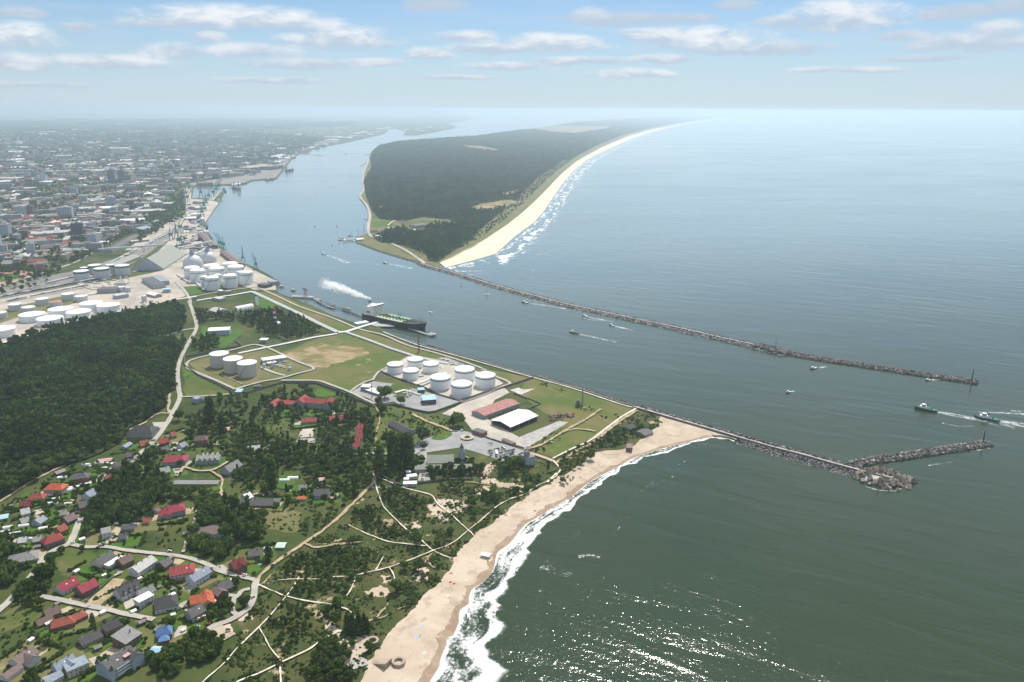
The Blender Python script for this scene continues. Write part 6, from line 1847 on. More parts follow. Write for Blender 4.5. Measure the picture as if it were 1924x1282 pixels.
# pipelines
def pipeline(label, px, n=4, w=8.0, z=1.8, group='white pipelines of the tank terminal', mt='pipe'):
 pts = [P(u, v, 2 + z) for u, v in px]
 c = pts[0]
 o = struct_thing('pipeline', label, 'pipeline', (c.x, c.y, 2), group)
 off = Vector((c.x, c.y, 2))
 for k in range(n):
  y = (k - (n - 1) / 2) * w / n
  L, Rr = ribbon_edges(pts, abs(2 * y) + .02)
  line = L if y >= 0 else Rr
  mb = MB()
  for a, b in zip(line[:-1], line[1:]):
   mb.tube(a - off, b - off, w / n * .36, n=8)
  mb.build('pipe', M[mt] if k % 3 else M['tankgrey'], o)
 mb = MB()
 for p, q in zip(resample(pts, 22)[:-1], resample(pts, 22)[1:]):
  d = (q - p).normalized()
  nn = Vector((-d.y, d.x, 0)) * w / 2
  a = p - off
  for s in (-1,1):
   e = a + nn * s
   mb.tube((e.x, e.y, -.3),(e.x, e.y, a.z - .4),.25, n=5)
  mb.tube(a + nn - Vector((0,0,.6)), a - nn - Vector((0,0,.6)),.25, n=4)
 mb.build('pipe_rack', M['steel'], o)
pipeline('broad white pipe rack running down from the domed tanks past the wood', [(474,548),(500,560),(530,574),(560,588),(600,608),(634,624)],6,11)
pipeline('white pipe rack from the crossing down to the eight white tanks', [(650,624),(690,638),(735,655),(785,671),(815,678),(842,683)],4,8)
pipeline('white pipe rack from the crossing to the three beige tanks', [(634,627),(590,634),(540,645),(495,654),(448,664)],4,7)
pipeline('white pipe rack from the crossing out to the tanker jetty', [(636,625),(652,623),(676,615),(700,608),(714,604)],5,10)
pipeline('white pipe rack between refinery and domed tanks', [(370,565),(400,560),(440,554),(474,548)],4,8)
pipeline('long white pipe bridge over the refinery road', [(330,563),(350,560),(369,557)],4,9,7.0)
pipeline('silver elbow of pipes in front of the domed tanks', [(333,515),(348,526),(357,532),(368,530),(384,545)],3,6,3.0)
pipeline('white pipe row along the forest edge of the refinery', [(0,646),(40,634),(85,622),(110,612),(160,598),(230,584)],4,9)
pipeline('pipes between the pump hall and the service road', [(490,690),(505,697),(520,702),(536,706)],3,5,1.2)
pipeline('pipe row across the refinery yard', [(150,556),(190,550),(230,545)],3,7)
pipeline('pipe row on the near side of the eight-tank farm', [(742,738),(760,733),(778,738),(790,742)],3,6,1.5)
pipeline('pipes between the small and large white tanks', [(780,722),(800,715),(818,705),(840,700)],4,7,1.5)
def conveyor(label, a, b, za, zb, w=7):
 A, B = P(a[0], a[1], za), P(b[0], b[1], zb)
 o = struct_thing('conveyor_bridge', label, 'conveyor', (A.x, A.y, 2))
 off = Vector((A.x, A.y, 2))
 d = B - A
 nn = Vector((-d.y, d.x, 0)).normalized() * w / 2
 mb = MB()
 up = Vector((0,0,4))
 vs = [A + nn - off, A - nn - off, B - nn - off, B + nn - off]
 mb.add(vs + [p + up for p in vs],[(0,1,2,3),(7,6,5,4),(0,4,5,1),(1,5,6,2),(2,6,7,3),(3,7,4,0)])
 mb.build('gallery', M['tankgrey'], o)
 for k in range(1,6):
  p = A.lerp(B, k / 6) - off
  mb = MB()
  for s in (-1,1):
   mb.tube(p + nn * s * .8,(p.x + nn.x * s * 1.6, p.y + nn.y * s * 1.6,-.3),.5, n=4)
  mb.build('trestle', M['steel'], o)
conveyor('long grey conveyor bridge from the rail yard to the huge steep warehouse', (185,470),(312,461),16,30)
conveyor('grey conveyor bridge from the steep warehouse to the quay', (335,467),(398,455),22,26)
conveyor('grey conveyor climbing beside the storage domes', (364,483),(390,467),20,34)
# quay shed gallery along the water
for lab, a, b in [('long brown quay gallery behind the storage domes', (377,436),(402,460)),('grey quay gallery beside the domed tanks', (420,470),(452,494))]:
 hall('quay_gallery', lab, a, b, 22,9,13, 'mauve', 'brown', win=False)
# plant between the tanks: valves, pumps and small drums
def skid_proto():
 o = empty('pump_skid', (0,0,2))
 mb = MB(); mb.box(-3,3,-1.2,1.2,-.2,.5); mb.build('base', M['concrete'], o)
 mb = MB(); mb.tube((-2.5,0,1.3),(2.2,0,1.3),.7, n=10); mb.build('drum', M['pipe'], o)
 mb = MB(); mb.tube((-1,0,1.8),(-1,0,3.0),.2); mb.tube((1,0,1.8),(1,0,2.6),.2); mb.build('valve', M['steel'], o)
 return o
sk = skid_proto()
n_ = 0
for px, cnt, lab, grp in [([(785,715),(815,700),(835,690),(800,695),(790,708)],12, 'small white pump skid between the small and the large white tanks', 'pump skids of the eight-tank farm'),([(826,672),(850,680),(880,690),(860,690),(835,682)],14, 'white manifold drum beside the quay road', 'manifold drums by the quay road'),
      ([(505,684),(545,678),(556,690),(530,696)],9, 'white pump skid on the pad beside the pump hall', 'pump skids by the pump hall'),([(120,545),(190,528),(240,518),(250,530),(190,542)],40, 'pale refinery pump skid among the pipes', 'pump skids of the refinery'),
      ([(240,575),(300,560),(340,555),(330,565),(270,578)],14, 'pale pump skid by the forest end of the refinery', 'pump skids by the forest'),([(340,500),(350,495),(420,535),(400,540)],12, 'pump skid at the foot of the domed tanks', 'pump skids by the domed tanks'),([(750,738),(785,733),(775,745),(755,746)],6, 'white pump skid behind the bund wall', 'pump skids by the office')]:
 poly = [tuple(P(u, v))[:2] for u, v in px]
 got = 0
 while got < cnt:
  a = [rng.uniform(min(p[i] for p in poly), max(p[i] for p in poly)) for i in (0,1)]
  if not inside(np.array([a[0]]), np.array([a[1]]), poly)[0]:
   continue
  o = sk if n_ == 0 else copy_tree(sk)
  o.location = (a[0], a[1],2.1)
  o.rotation_euler.z = random.choice([.3,1.87,.5])
  o.scale = [random.uniform(.8,1.9)] * 3
  tag(o, lab, 'pump', grp)
  n_ += 1
  got += 1
for u, v, w, h, lab in [(496,684,6,8, 'small grey drum tank beside the white-roofed annex'),(513,681,7,9, 'small pale drum tank between annex and pump skids'),(726,727,6,8, 'left of two small cream tanks by the terminal office'),(732,724,6.5,9, 'right of two small cream tanks by the terminal office'),(270,556,9,14, 'lone grey drum tank at the refinery road'),(228,539,12,12, 'small beige tank beside the switch house'),(240,540,9,11, 'smaller beige tank beside the switch house'),(544,690,6,5, 'tiny drum at the end of the pump pad')]:
 tank(u, v, w, h, lab, 'tankgrey', 'white', stair=False, name='drum_tank')
# ------------------------------------------------------------------ breakwaters
def rock_mesh(pts, size, name, mt, squash=.8, seed=1):
 """many broken blocks in one mesh: boxes with jittered corners"""
 r = np.random.default_rng(seed)
 n = len(pts)
 base = np.array([(-1,-1,-1),(1,-1,-1),(1,1,-1),(-1,1,-1),(-1,-1,1),(1,-1,1),(1,1,1),(-1,1,1)], float)
 s = size * (.55 + .8 * r.random((n, 1,1)))
 v = base[None] * (1 + .35 * (r.random((n, 8,3)) - .5)) * s * np.array([1,.8, squash])
 q = r.normal(size=(n, 4))
 q /= np.linalg.norm(q, axis=1, keepdims=True)
 w, x, y, z = q.T
 m = np.stack([np.stack([1 - 2 * (y * y + z * z),2 * (x * y - z * w),2 * (x * z + y * w)],1), np.stack([2 * (x * y + z * w),1 - 2 * (x * x + z * z),2 * (y * z - x * w)],1),
    np.stack([2 * (x * z - y * w),2 * (y * z + x * w),1 - 2 * (x * x + y * y)],1)],1)
 v = np.einsum('nij,nkj->nki', m, v) + np.asarray(pts)[:, None, :]
 f = np.array([(0,3,2,1),(4,5,6,7),(0,1,5,4),(1,2,6,5),(2,3,7,6),(3,0,4,7)])
 me = bpy.data.meshes.new(name)
 me.from_pydata(v.reshape(-1,3).tolist(),[],(f[None] + 8 * np.arange(n)[:, None, None]).reshape(-1,4).tolist())
 me.materials.append(mt)
 return me

def rubble_pts(line, w_in, w_out, z_in, z_out, per_m, seed):
 """points down one flank of a mole; line: world points, offsets to its left are positive"""
 r = np.random.default_rng(seed)
 out = []
 for a, b in zip(line[:-1], line[1:]):
  L = (b - a).length
  d = (b - a).normalized()
  nn = Vector((-d.y, d.x, 0))
  for _ in range(max(1, int(L * per_m))):
   t, k = r.random(), r.random()
   p = a.lerp(b, t) + nn * (w_in + (w_out - w_in) * k)
   out.append((p.x, p.y, z_in + (z_out - z_in) * k + r.normal(0,.25)))
 return out

def mole(name, label, road_px, w, h, parapet=0, flanks=(), mats=('concrete', 'darkwall')):
 line = [P(u, v, h) for u, v in road_px]
 c = line[0]
 o = empty(name, (c.x, c.y, 0))
 tag(o, label, 'breakwater')
 off = Vector((c.x, c.y, 0))
 if w:
  L, Rr = ribbon_edges(line, w)
  n = len(line)
  mb = MB()
  vs = [(p - off).to_tuple() for p in L] + [(p - off).to_tuple() for p in Rr]
  lo = [(x, y, -3) for x, y, z in vs]
  fs = []
  for i in range(n - 1):
   fs += [(i, n + i, n + i + 1, i + 1),(i, i + 1,2 * n + i + 1,2 * n + i),(n + i, 3 * n + i, 3 * n + i + 1, n + i + 1)]
  fs += [(0,2 * n, 3 * n, n),(n - 1,2 * n - 1,4 * n - 1,3 * n - 1)]
  mb.add(vs + lo, fs)
  mb.build('road_slab', M[mats[0]], o)
  if parapet:
   s = 1 if parapet > 0 else -1
   E = L if s > 0 else Rr
   mb = MB()
   for a, b in zip(E[:-1], E[1:]):
    d = (b - a).normalized()
    nn = Vector((-d.y, d.x, 0)) * s
    A, B = a - off, b - off
    q = [A + nn * .02, B + nn * .02, B + nn * 1.0, A + nn * 1.0]
    mb.add([(p.x, p.y, -2) for p in q] + [(p.x, p.y, h + abs(parapet)) for p in q],[(0,3,2,1),(4,5,6,7),(0,1,5,4),(1,2,6,5),(2,3,7,6),(3,0,4,7)])
   mb.build('parapet', M[mats[1]], o)
 for k, (i0, i1, wi, wo, zi, zo, per, size, mt) in enumerate(flanks):
  seg = line[i0:i1]
  pts = rubble_pts([p - off for p in seg], wi, wo, zi, zo, per, 40 + k)
  me = rock_mesh(pts, size, 'rubble', M[mt], seed=60 + k)
  rb = link('rubble', me, o)
  rb['kind'] = 'stuff'
 return o
dens = lambda px: [(px[0][0] + (px[1][0] - px[0][0]) * k / 10, px[0][1] + (px[1][1] - px[0][1]) * k / 10) for k in range(11)]
near = []
KN = [(1190,763),(1223,773),(1262,784),(1300,795),(1345,808),(1392,822),(1455,840),(1518,856),(1570,871),(1623,885),(1650,891),(1674,897)]
mole('breakwater', 'near breakwater with a paved road running out from the sandy tip', KN, 7,3.2,-1.4,
 [(0,12,4,14,3.0,-.8,2.6,1.7, 'rock'),(5,11,-4,-17,2.2,-.6,5.0,.8, 'rubble'),(6,10,-15,-24,-.1,-.8,2.4,.7, 'rubble')])
ARM = [(1600,872),(1640,864),(1690,857),(1740,850),(1790,842),(1830,836),(1858,832)]
mole('rock_arm', 'rock arm of loose stones branching off the near breakwater', ARM, 0,1.5,0,[(0,7,-8,8,.3,.3,7.0,1.6, 'rock'),(0,7,-5,5,1.9,1.9,4.0,1.5, 'rubble'),(0,7,-2.5,2.5,3.0,3.0,2.0,1.5, 'rock')])
FB = [(790,494),(812,501),(850,511),(880,520),(914,531),(980,549),(1060,570),(1120,583),(1190,598),(1245,609),(1299,621),(1360,635),(1420,648),(1450,656),(1480,662)]
mole('breakwater', 'far breakwater with a pale road from the spit beach', FB, 8,3.4,-1.2,
 [(0,15,-5,-16,2.6,-1.0,2.4,1.7, 'rubble'),(0,15,4.5,13,2.8,-1.0,2.2,1.7, 'rock'),(12,15,-12,12,3.4,3.2,4,1.8, 'rock')])
FA = [(1480,662),(1500,667),(1560,677),(1620,686),(1680,695),(1740,704),(1790,711),(1836,718)]
mole('rock_arm', 'long rock arm that prolongs the far breakwater', FA, 0,1.5,0,[(0,8,-8.5,8.5,.3,.3,7.0,1.65, 'rock'),(0,8,-5,5,2.0,2.0,4.0,1.55, 'rubble'),(0,8,-2.5,2.5,3.1,3.1,2.0,1.55, 'rock')])
# the round head and its concrete blocks
hd = P(1660,897,3)
mb = MB()
mb.lathe([(20,-2),(10,3.0),(9.9,3.1)],24, sx=1.4)
o = mb.build('round_mole', M['concrete'], None, False, (hd.x, hd.y, 0))
tag(o, 'paved round head at the end of the near breakwater', 'breakwater')
def block_mesh(seed):
 r = random.Random(seed)
 me = rock_mesh([(0,0,0)],2.6, 'concrete_block', M['block'],1.0, seed)
 return me
BLK = [block_mesh(s) for s in range(5)]
for i in range(110):
 a = random.uniform(0,6.283)
 rr = random.uniform(9,25) * (1.15 if math.cos(a) > 0 else 1)
 if math.cos(a) < -.75 and random.random() < .8:
  continue
 x, y = hd.x + rr * math.cos(a) * 1.25, hd.y + rr * math.sin(a)
 ob = link('concrete_block', BLK[i % 5], None, (x, y, max(.1,4.2 - (rr - 9) * .24)), random.uniform(0,6.28),[random.uniform(.75,1.2)] * 3)
 tag(ob, 'big brown concrete block heaped round the near breakwater head', 'block', 'concrete blocks of the breakwater head')
# rocks along the strait and boulders on the beach
def bank(name, label, px, wi, wo, zi, zo, per, size, mt):
 line = [P(u, v, 0) for u, v in px]
 me = rock_mesh(rubble_pts(line, wi, wo, zi, zo, per, 5), size, name, M[mt], seed=9)
 o = link(name, me)
 o['kind'] = 'stuff'
bank('rock_bank', '', [(800,650),(852,666),(889,675),(930,688),(970,700),(1001,708)],1,7,1.6,-.4,3.0,1.0, 'rock')
bank('rock_bank', '', [(1014,711),(1048,721),(1094,734),(1169,759),(1200,767)],1,11,2.2,-.6,4.5,1.2, 'rock')
bank('rock_bank', '', [(671,457),(714,473),(771,490),(790,496)],-6,2,-.5,1.8,1.6,1.2, 'rubble')
bank('rock_bank', '', [(696,616),(702,613),(716,620)],-3,4,1.5,-.5,6,1.1, 'rubble')
BOULD = [rock_mesh([(0,0,0)],1.6, 'boulder', M['rubble'],.8, s) for s in range(3)]
for i in range(26):
 u, v = random.uniform(1050,1078), random.uniform(893,910)
 p = P(u, v)
 tag(link('boulder', BOULD[i % 3], None, (p.x, p.y, 2.2), random.uniform(0,6),[random.uniform(.25,.7)] * 3), 'grey boulder in the heap at the beach access', 'boulder', 'boulders at the beach access')
# scrap heap on the grass
SCR = [rock_mesh([(random.uniform(-1.5,1.5), random.uniform(-1.5,1.5), random.uniform(0,1)) for _ in range(5)],.8, 'scrap', M['rustred' if s else 'dark'],.4, s) for s in range(3)]
for i in range(34):
 t = random.random()
 p = P(1030 + 48 * t, 786 - 4 * t + random.uniform(-6,6) * (1 - .5 * t))
 tag(link('scrap_heap', SCR[i % 3], None, (p.x, p.y, 2.6), random.uniform(0,6),[random.uniform(.7,1.6)] * 3), 'rusty scrap pile on the grass behind the white tent roof', 'scrap', 'rusty scrap piles')

# ------------------------------------------------------------------ beach bunkers and tent
def ring_bunker(u, v, wpx, label):
 c = P(u, v, 2)
 r = wpx * mpp(u, v) / 2
 o = struct_thing('bunker', label, 'bunker', (c.x, c.y, 1.2), rz=.3)
 mb = MB()
 mb.lathe([(r, -1),(r, 2.6),(r * .62,2.61),(r * .58,.5)],8, caps=False)
 mb.build('wall', M['w_tan'], o)
 mb = MB(); mb.lathe([(r * .6,.45),(r * .6,.5)],8); mb.build('floor', M['sand'], o)
ring_bunker(700,1206,25, 'ring-shaped octagonal concrete bunker beside the pine grove')
ring_bunker(749,1245,27, 'ring-shaped octagonal concrete bunker alone on the open beach')
c = P(717,1245)
o = struct_thing('bunker', 'wedge-shaped tilted concrete bunker with red stripe between sand and beach', 'bunker', (c.x, c.y, 1.4), rz=-.45)
mb = MB(); mb.add([(-9,-4,-.5),(7,-5,-.5),(7,4,-.5),(-9,1,-.5),(7,-5,5.0),(7,4,4.4),(-8,0,.6)],[(0,3,2,1),(1,2,5,4),(0,1,4,6),(2,3,6,5),(4,5,6),(3,0,6)]); mb.build('wall', M['w_tan'], o)
mb = MB(); mb.box(-1,6,-4.9,-4.4,1.2,1.7); mb.build('stripe', M['rustred'], o)
c = P(674,1248)
o = struct_thing('bunker', 'half-buried square concrete slab with painted ring on the sand', 'bunker', (c.x, c.y, 1.6), rz=.5)
mb = MB(); mb.prism([(-6,-5),(6,-5),(7,1),(4,6),(-6,5)],-.5,1.4); mb.build('slab', M['concrete'], o)
mb = MB(); mb.lathe([(2.6,1.41),(2.6,1.46),(2.1,1.46),(2.1,1.41)],20, caps=False); mb.build('ring', M['w_cream'], o)
c = P(912,1046,1)
o = struct_thing('beach_tent', 'white flat-topped tent standing alone on the beach', 'tent', (c.x, c.y, 1.0), rz=-.35)
mb = MB(); gable_roof(mb, 9,6,2.6,3.4,.2,.08); mb.build('canopy', M['white'], o)
for x in (-4,4):
 for y in (-2.6,2.6):
  mb = MB(); mb.tube((x, y, -.2),(x, y, 2.6),.08); mb.build('post', M['steel'], o)
# trampoline pool in the gardens
c = P(139,940)
o = struct_thing('garden_pool', 'round garden pool with orange rim among the allotments', 'pool', (c.x, c.y, 2))
mb = MB(); mb.lathe([(3.2,-.2),(3.2,1.0),(2.8,1.0),(2.8,.8)],20, caps=False); mb.build('rim', M['orange'], o)
mb = MB(); mb.lathe([(2.8,.7),(2.8,.8)],20); mb.build('cover', M['w_cream'], o)
c = P(488,1060)
o = struct_thing('garden_pool', 'small bright blue paddling pool on the green lawn', 'pool', (c.x, c.y, 2))
mb = MB(); mb.lathe([(2.4,-.1),(2.4,.7),(2.1,.7),(2.1,.5)],16, caps=False); mb.build('rim', M['r_sky'], o)
mb = MB(); mb.lathe([(2.1,.4),(2.1,.5)],16); mb.build('water', M['r_sky'], o)
# greenhouses and garden sheds of the allotments
def gh_proto():
 o = empty('greenhouse', (0,0,2))
 mb = MB()
 r, L = 2.2,9
 vs = [(x, r * math.cos(math.pi * k / 8), r * math.sin(math.pi * k / 8)) for x in (-L / 2, L / 2) for k in range(9)]
 mb.add(vs, [(k, k + 1,10 + k, 9 + k) for k in range(8)] + [tuple(range(8,-1,-1)), tuple(range(9,18))])
 mb.build('cover', M['r_white'], o)
 mb = MB(); mb.box(-L / 2 - .06,-L / 2,-.5,.5,0,1.9); mb.build('door', M['dark'], o)
 return o
gh = gh_proto()
for i, (u, v, rz, s) in enumerate([(131,922,.5,1.2),(140,917,.5,1.2),(158,911,.4,.9),(165,910,.4,.9),(187,871,.1,1.1),(199,871,.1,.8),(97,930,.3,.8),(105,938,.4,.9),(99,947,.2,1.1),(129,947,.2,.9),(118,898,.2,1.0),(162,874,.1,1.0),(172,876,.2,.6),(196,880,.2,.8),(234,881,.2,.6),
        (535,904,.05,1.3),(551,900,.05,1.4),(541,924,.6,.8),(84,994,.4,1.2),(45,989,.3,1.1),(15,992,.4,1.0),(28,1004,.3,1.2),(10,1000,.3,.9),(52,1014,.2,1.0)]):
 o = gh if i == 0 else copy_tree(gh)
 o.location = P(u, v)
 o.rotation_euler.z = rz
 o.scale = (s, s, s)
 tag(o, 'small white greenhouse tunnel between the allotment gardens', 'greenhouse', 'white greenhouses of the gardens')

# ------------------------------------------------------------------ boats
def hull(mb, L, B, D, z0, bow=.22, stern=.06, flare=.12, n=14, mi=0, sheer=.0):
 """a boat hull along +x, deck at z0 + D"""
 vs, fs = [],[]
 for i in range(n + 1):
  t = i / n
  x = (t - .5) * L
  if t > 1 - bow:
   q = (t - (1 - bow)) / bow
   w = B / 2 * math.sqrt(max(0,1 - q ** 2.2))
  elif t < stern:
   w = B / 2 * (.82 + .18 * t / stern)
  else:
   w = B / 2
  top = z0 + D * (1 + sheer * max(0,(t - .6) / .4) ** 2)
  wl = w * (1 - flare)
  xb = x - (.06 * L * max(0,(t - .8) / .2) ** 2)
  vs += [(xb, -wl, z0),(x, -w, top),(x, w, top),(xb, wl, z0)]
 for i in range(n):
  a, b = 4 * i, 4 * i + 4
  fs += [(a, b, b + 1, a + 1),(a + 2, a + 1, b + 1, b + 2),(a + 3, a + 2, b + 2, b + 3),(a, a + 3, b + 3, b)]
 fs += [(0,1,2,3),(4 * n + 3,4 * n + 2,4 * n + 1,4 * n)]
 mb.add(vs, fs, mi)

def deckplate(mb, L, B, z, bow=.22, n=14, inset=.4, th=.12):
 top = []
 for i in range(n + 1):
  t = .02 + .955 * i / n
  q = max(0,(t - (1 - bow)) / bow)
  top.append(((t - .5) * L, max(.05, B / 2 * math.sqrt(max(0,1 - q ** 2.2)) - inset)))
 mb.prism([(x, -w) for x, w in top] + [(x, w) for x, w in reversed(top)], z, z + th)

def tanker():
 s, b = P(692,598,0), P(799,622,0)
 d = b - s
 c = (s + b) / 2
 L, rz = d.length * 1.04, math.atan2(d.y, d.x)
 B, D = 36,13.5
 o = struct_thing('oil_tanker', 'large black-hulled oil tanker with green deck moored at the jetty', 'ship', (c.x, c.y, 0), rz=rz)
 mb = MB(); hull(mb, L, B, D, -.6,.2,.06,.10,18, sheer=.28); mb.build('hull', M['hull'], o)
 mb = MB(); deckplate(mb, L * .93, B, D - .55,.16,18,1.2); mb.build('deck', M['deck'], o)
 x0 = -L / 2
 sp = MB(); sp.box(x0 + 16, x0 + 34,-15.5,15.5, D - .4, D + 17); sp.box(x0 + 28, x0 + 36,-16.5,16.5, D + 17, D + 20); sp.box(x0 + 12, x0 + 30,-8,8, D + 17, D + 18.5)
 sp = sp.build('superstructure', M['white'], o)
 for k in range(5):
  mb = MB(); mb.box(x0 + 34.0, x0 + 34.08,-14,14, D + 2.8 + 3 * k, D + 3.5 + 3 * k); mb.build('window', M['glass'], sp)
 mb = MB(); mb.box(x0 + 36.0, x0 + 36.1,-15.5,15.5, D + 18, D + 19.2); mb.build('window', M['glass'], sp)
 fn = MB(); fn.lathe([(3.6, D - .3),(3.9, D + 24)],16, x0 + 10,0); fn = fn.build('funnel', M['dark'], o)
 for k in (0,1):
  mb = MB(); mb.lathe([(3.8, D + 13 + 6 * k),(4.05, D + 13 + 6 * k),(4.05, D + 15.5 + 6 * k),(3.8, D + 15.5 + 6 * k)],16, x0 + 10,0, caps=False); mb.build('band', M['white'], fn)
 mb = MB()
 for y in (-2.5,-1,.5,2):
  mb.tube((x0 + 40, y, D + 1.2),(L / 2 - 22, y, D + 1.2),.45, n=6)
 for k in range(9):
  x = x0 + 50 + k * (L - 80) / 9
  mb.tube((x, -12, D + .8),(x, 12, D + .8),.3, n=5)
  mb.box(x - .4, x + .4,-3.5,3.5, D - .4, D + .8)
 mb.build('deck_pipe', M['green'], o)
 for k in range(10):
  x = x0 + 48 + k * (L - 82) / 9
  for y in (-9,9):
   mb = MB(); mb.lathe([(1.3, D - .43),(1.3, D + .9),(.4, D + 1.2)],10, x, y); mb.build('hatch', M['green'], o)
 for x, h in ((8,14),(12,14),(L / 2 - 16,12)):
  mb = MB(); mb.tube((x, 0, D),(x, 0, D + h),.6,.35); mb.tube((x, 0, D + 2),(x + 9,(3 if x < 10 else -3), D + h - 2),.35,.2); mb.build('derrick' if x < 20 else 'foremast', M['steel'], o)
 mb = MB(); mb.tube((x0 + 30,0, D + 17),(x0 + 30,0, D + 25),.35,.2); mb.box(x0 + 29.5, x0 + 30.5,-3,3, D + 21, D + 21.5); mb.build('radar_mast', M['white'], o)
 mb = MB()
 for sgn in (-1,1):
  mb.box(x0 + 18, x0 + 27, sgn * 15.6, sgn * 17.4, D + 5, D + 7.2) if sgn > 0 else mb.box(x0 + 18, x0 + 27,-17.4,-15.6, D + 5, D + 7.2)
 mb.build('lifeboat', M['orange'], o)
 mb = MB()
 mb.box(L / 2 - 18, L / 2 - 8,-5,5, D + .4, D + 1.6); mb.tube((L / 2 - 12,-6, D + 1.5),(L / 2 - 12,6, D + 1.5),1.2, n=8)
 mb.build('windlass', M['dark'], o)
 return o, c, rz, L
TK, TKc, TKrz, TKL = tanker()

# the smoke that trails from its funnel
def smoke():
 a = P(698,562,37)
 b = P(604,531,33 + 55)
 b = a + (P(606,536,30) - P(698,566,30)) * 1.0 + Vector((0,0,2))
 d = b - a
 L = d.length
 mb = MB()
 n = 12
 prof = [(1.5 + 14.5 * (i / n) ** .7, L * i / n) for i in range(n + 1)]
 mb.lathe(prof, 20)
 m = bpy.data.materials.new('smoke')
 m.use_nodes = True
 t = NT(m.node_tree)
 t.n.clear()
 tc = t.node('ShaderNodeTexCoord').outputs['Object']
 sep = t.node('ShaderNodeSeparateXYZ')
 t.l.new(tc, sep.inputs[0])
 f = t.math('DIVIDE', sep.outputs[2], L)
 rr = t.math('SQRT', t.math('ADD', t.math('MULTIPLY', sep.outputs[0], sep.outputs[0]), t.math('MULTIPLY', sep.outputs[1], sep.outputs[1])))
 rad = t.math('MULTIPLY_ADD', t.math('POWER', t.math('MAXIMUM', f, .0),.7),13.2,1.4)
 q = t.math('DIVIDE', rr, rad)
 nz = t.noise(tc, .085,4,.65,.8)
 body = t.math('SUBTRACT', t.math('MULTIPLY_ADD', nz, 3.6,-.95), q)
 dn = t.math('MULTIPLY', t.ramp(body, -.05,.4), t.ramp(f, .5,1.0,1,.05))
 dn = t.math('MULTIPLY', dn, t.ramp(f, 0,.5,.9,.45))
 v = t.node('ShaderNodeVolumePrincipled')
 v.inputs['Color'].default_value = (1,1,1,1)
 v.inputs['Anisotropy'].default_value = .55
 t.put(v.inputs['Density'], dn)
 t.l.new(v.outputs[0], t.node('ShaderNodeOutputMaterial').inputs['Volume'])
 o = mb.build('smoke', m)
 o.location = a
 o.rotation_euler = d.to_track_quat('Z', 'Y').to_euler()
 o['kind'] = 'stuff'
smoke()

def tug_proto():
 o = empty('tugboat', (0,0,0))
 L, B = 31,10
 mb = MB(); hull(mb, L, B, 3.0,-.5,.42,.2,.12,16, sheer=.5); mb.build('hull', M['hullgreen'], o)
 mb = MB(); deckplate(mb, L * .9, B, 2.46,.36,12,.5); mb.build('deck', M['green'], o)
 mb = MB(); mb.box(-3,8,-3.2,3.2,2.4,5.2); mb.build('deckhouse', M['white'], o)
 w = MB(); w.lathe([(3.0,5.2),(2.9,8.0)],8,3,0); w = w.build('wheelhouse', M['w_bluegrey'], o)
 mb = MB(); mb.lathe([(3.02,6.2),(3.02,7.4)],8,3,0, caps=False); mb.build('window', M['glass'], w)
 mb = MB(); mb.lathe([(3.2,8.0),(.3,8.4)],8,3,0); mb.build('roof', M['white'], w)
 for y in (-2.2,2.2):
  mb = MB(); mb.lathe([(.7,4),(.6,8.6)],8,-2, y); mb.build('funnel', M['dark'], o)
 mb = MB(); mb.tube((1,0,8),(1,0,14.5),.2,.1); mb.tube((1,-2,11),(1,2,11),.1); mb.tube((1,0,13),(12,0,4),.05); mb.build('mast', M['steel'], o)
 mb = MB(); mb.tube((-7,-1.5,3.2),(-7,1.5,3.2),1.0, n=10); mb.build('winch', M['dark'], o)
 mb = MB()
 for k in range(9):
  a = (k / 8 - .5) * 2.2
  mb.lathe([(.6,1.6),(.75,2.0),(.6,2.4)],8, L / 2 - 3.6 + 2.6 * math.cos(a) - 1,3.6 * math.sin(a))
 mb.build('fender', M['dark'], o)
 return o
def boat_proto():
 o = empty('motor_boat', (0,0,0))
 mb = MB(); hull(mb, 14,4.2,1.6,-.4,.45,.1,.18,12, sheer=.4); mb.build('hull', M['dark'], o)
 mb = MB(); deckplate(mb, 12.4,4.2,1.1,.4,10,.4); mb.build('deck', M['white'], o)
 w = MB(); w.box(-1,3.4,-1.5,1.5,1.1,2.6); w.box(-.6,2.2,-1.35,1.35,2.6,3.8); w = w.build('cabin', M['white'], o)
 mb = MB(); mb.box(2.2,2.27,-1.2,1.2,2.75,3.5); mb.box(-.4,2.0,-1.42,-1.35,2.8,3.5); mb.build('window', M['glass'], w)
 mb = MB(); mb.tube((0,0,3.8),(0,0,6.5),.1); mb.build('mast', M['steel'], o)
 return o
def yacht_proto():
 o = empty('sailing_yacht', (0,0,0))
 mb = MB(); hull(mb, 12,3.4,1.3,-.4,.55,.1,.2,12, sheer=.3); mb.build('hull', M['white'], o)
 mb = MB(); mb.box(-1.5,2.5,-1,1,.9,1.7); mb.build('cabin', M['white'], o)
 mb = MB(); mb.tube((1,0,.8),(1,0,15),.12,.06); mb.build('mast', M['steel'], o)
 mb = MB(); mb.tube((1,0,2.4),(-4.5,0,2.4),.18); mb.build('boom', M['white'], o)
 mb = MB()
 pts = [(.85,0,2.6),(-4.2,.35,2.7),(-2.6,.4,6.5),(-.4,.25,11),(.85,0,14.5)]
 mb.add(pts + [(x, y + .05, z) for x, y, z in pts],[(0,1,2),(0,2,3),(0,3,4),(7,6,5),(8,7,5),(9,8,5)])
 mb.build('sail', M['white'], o)
 return o
WAKES = []
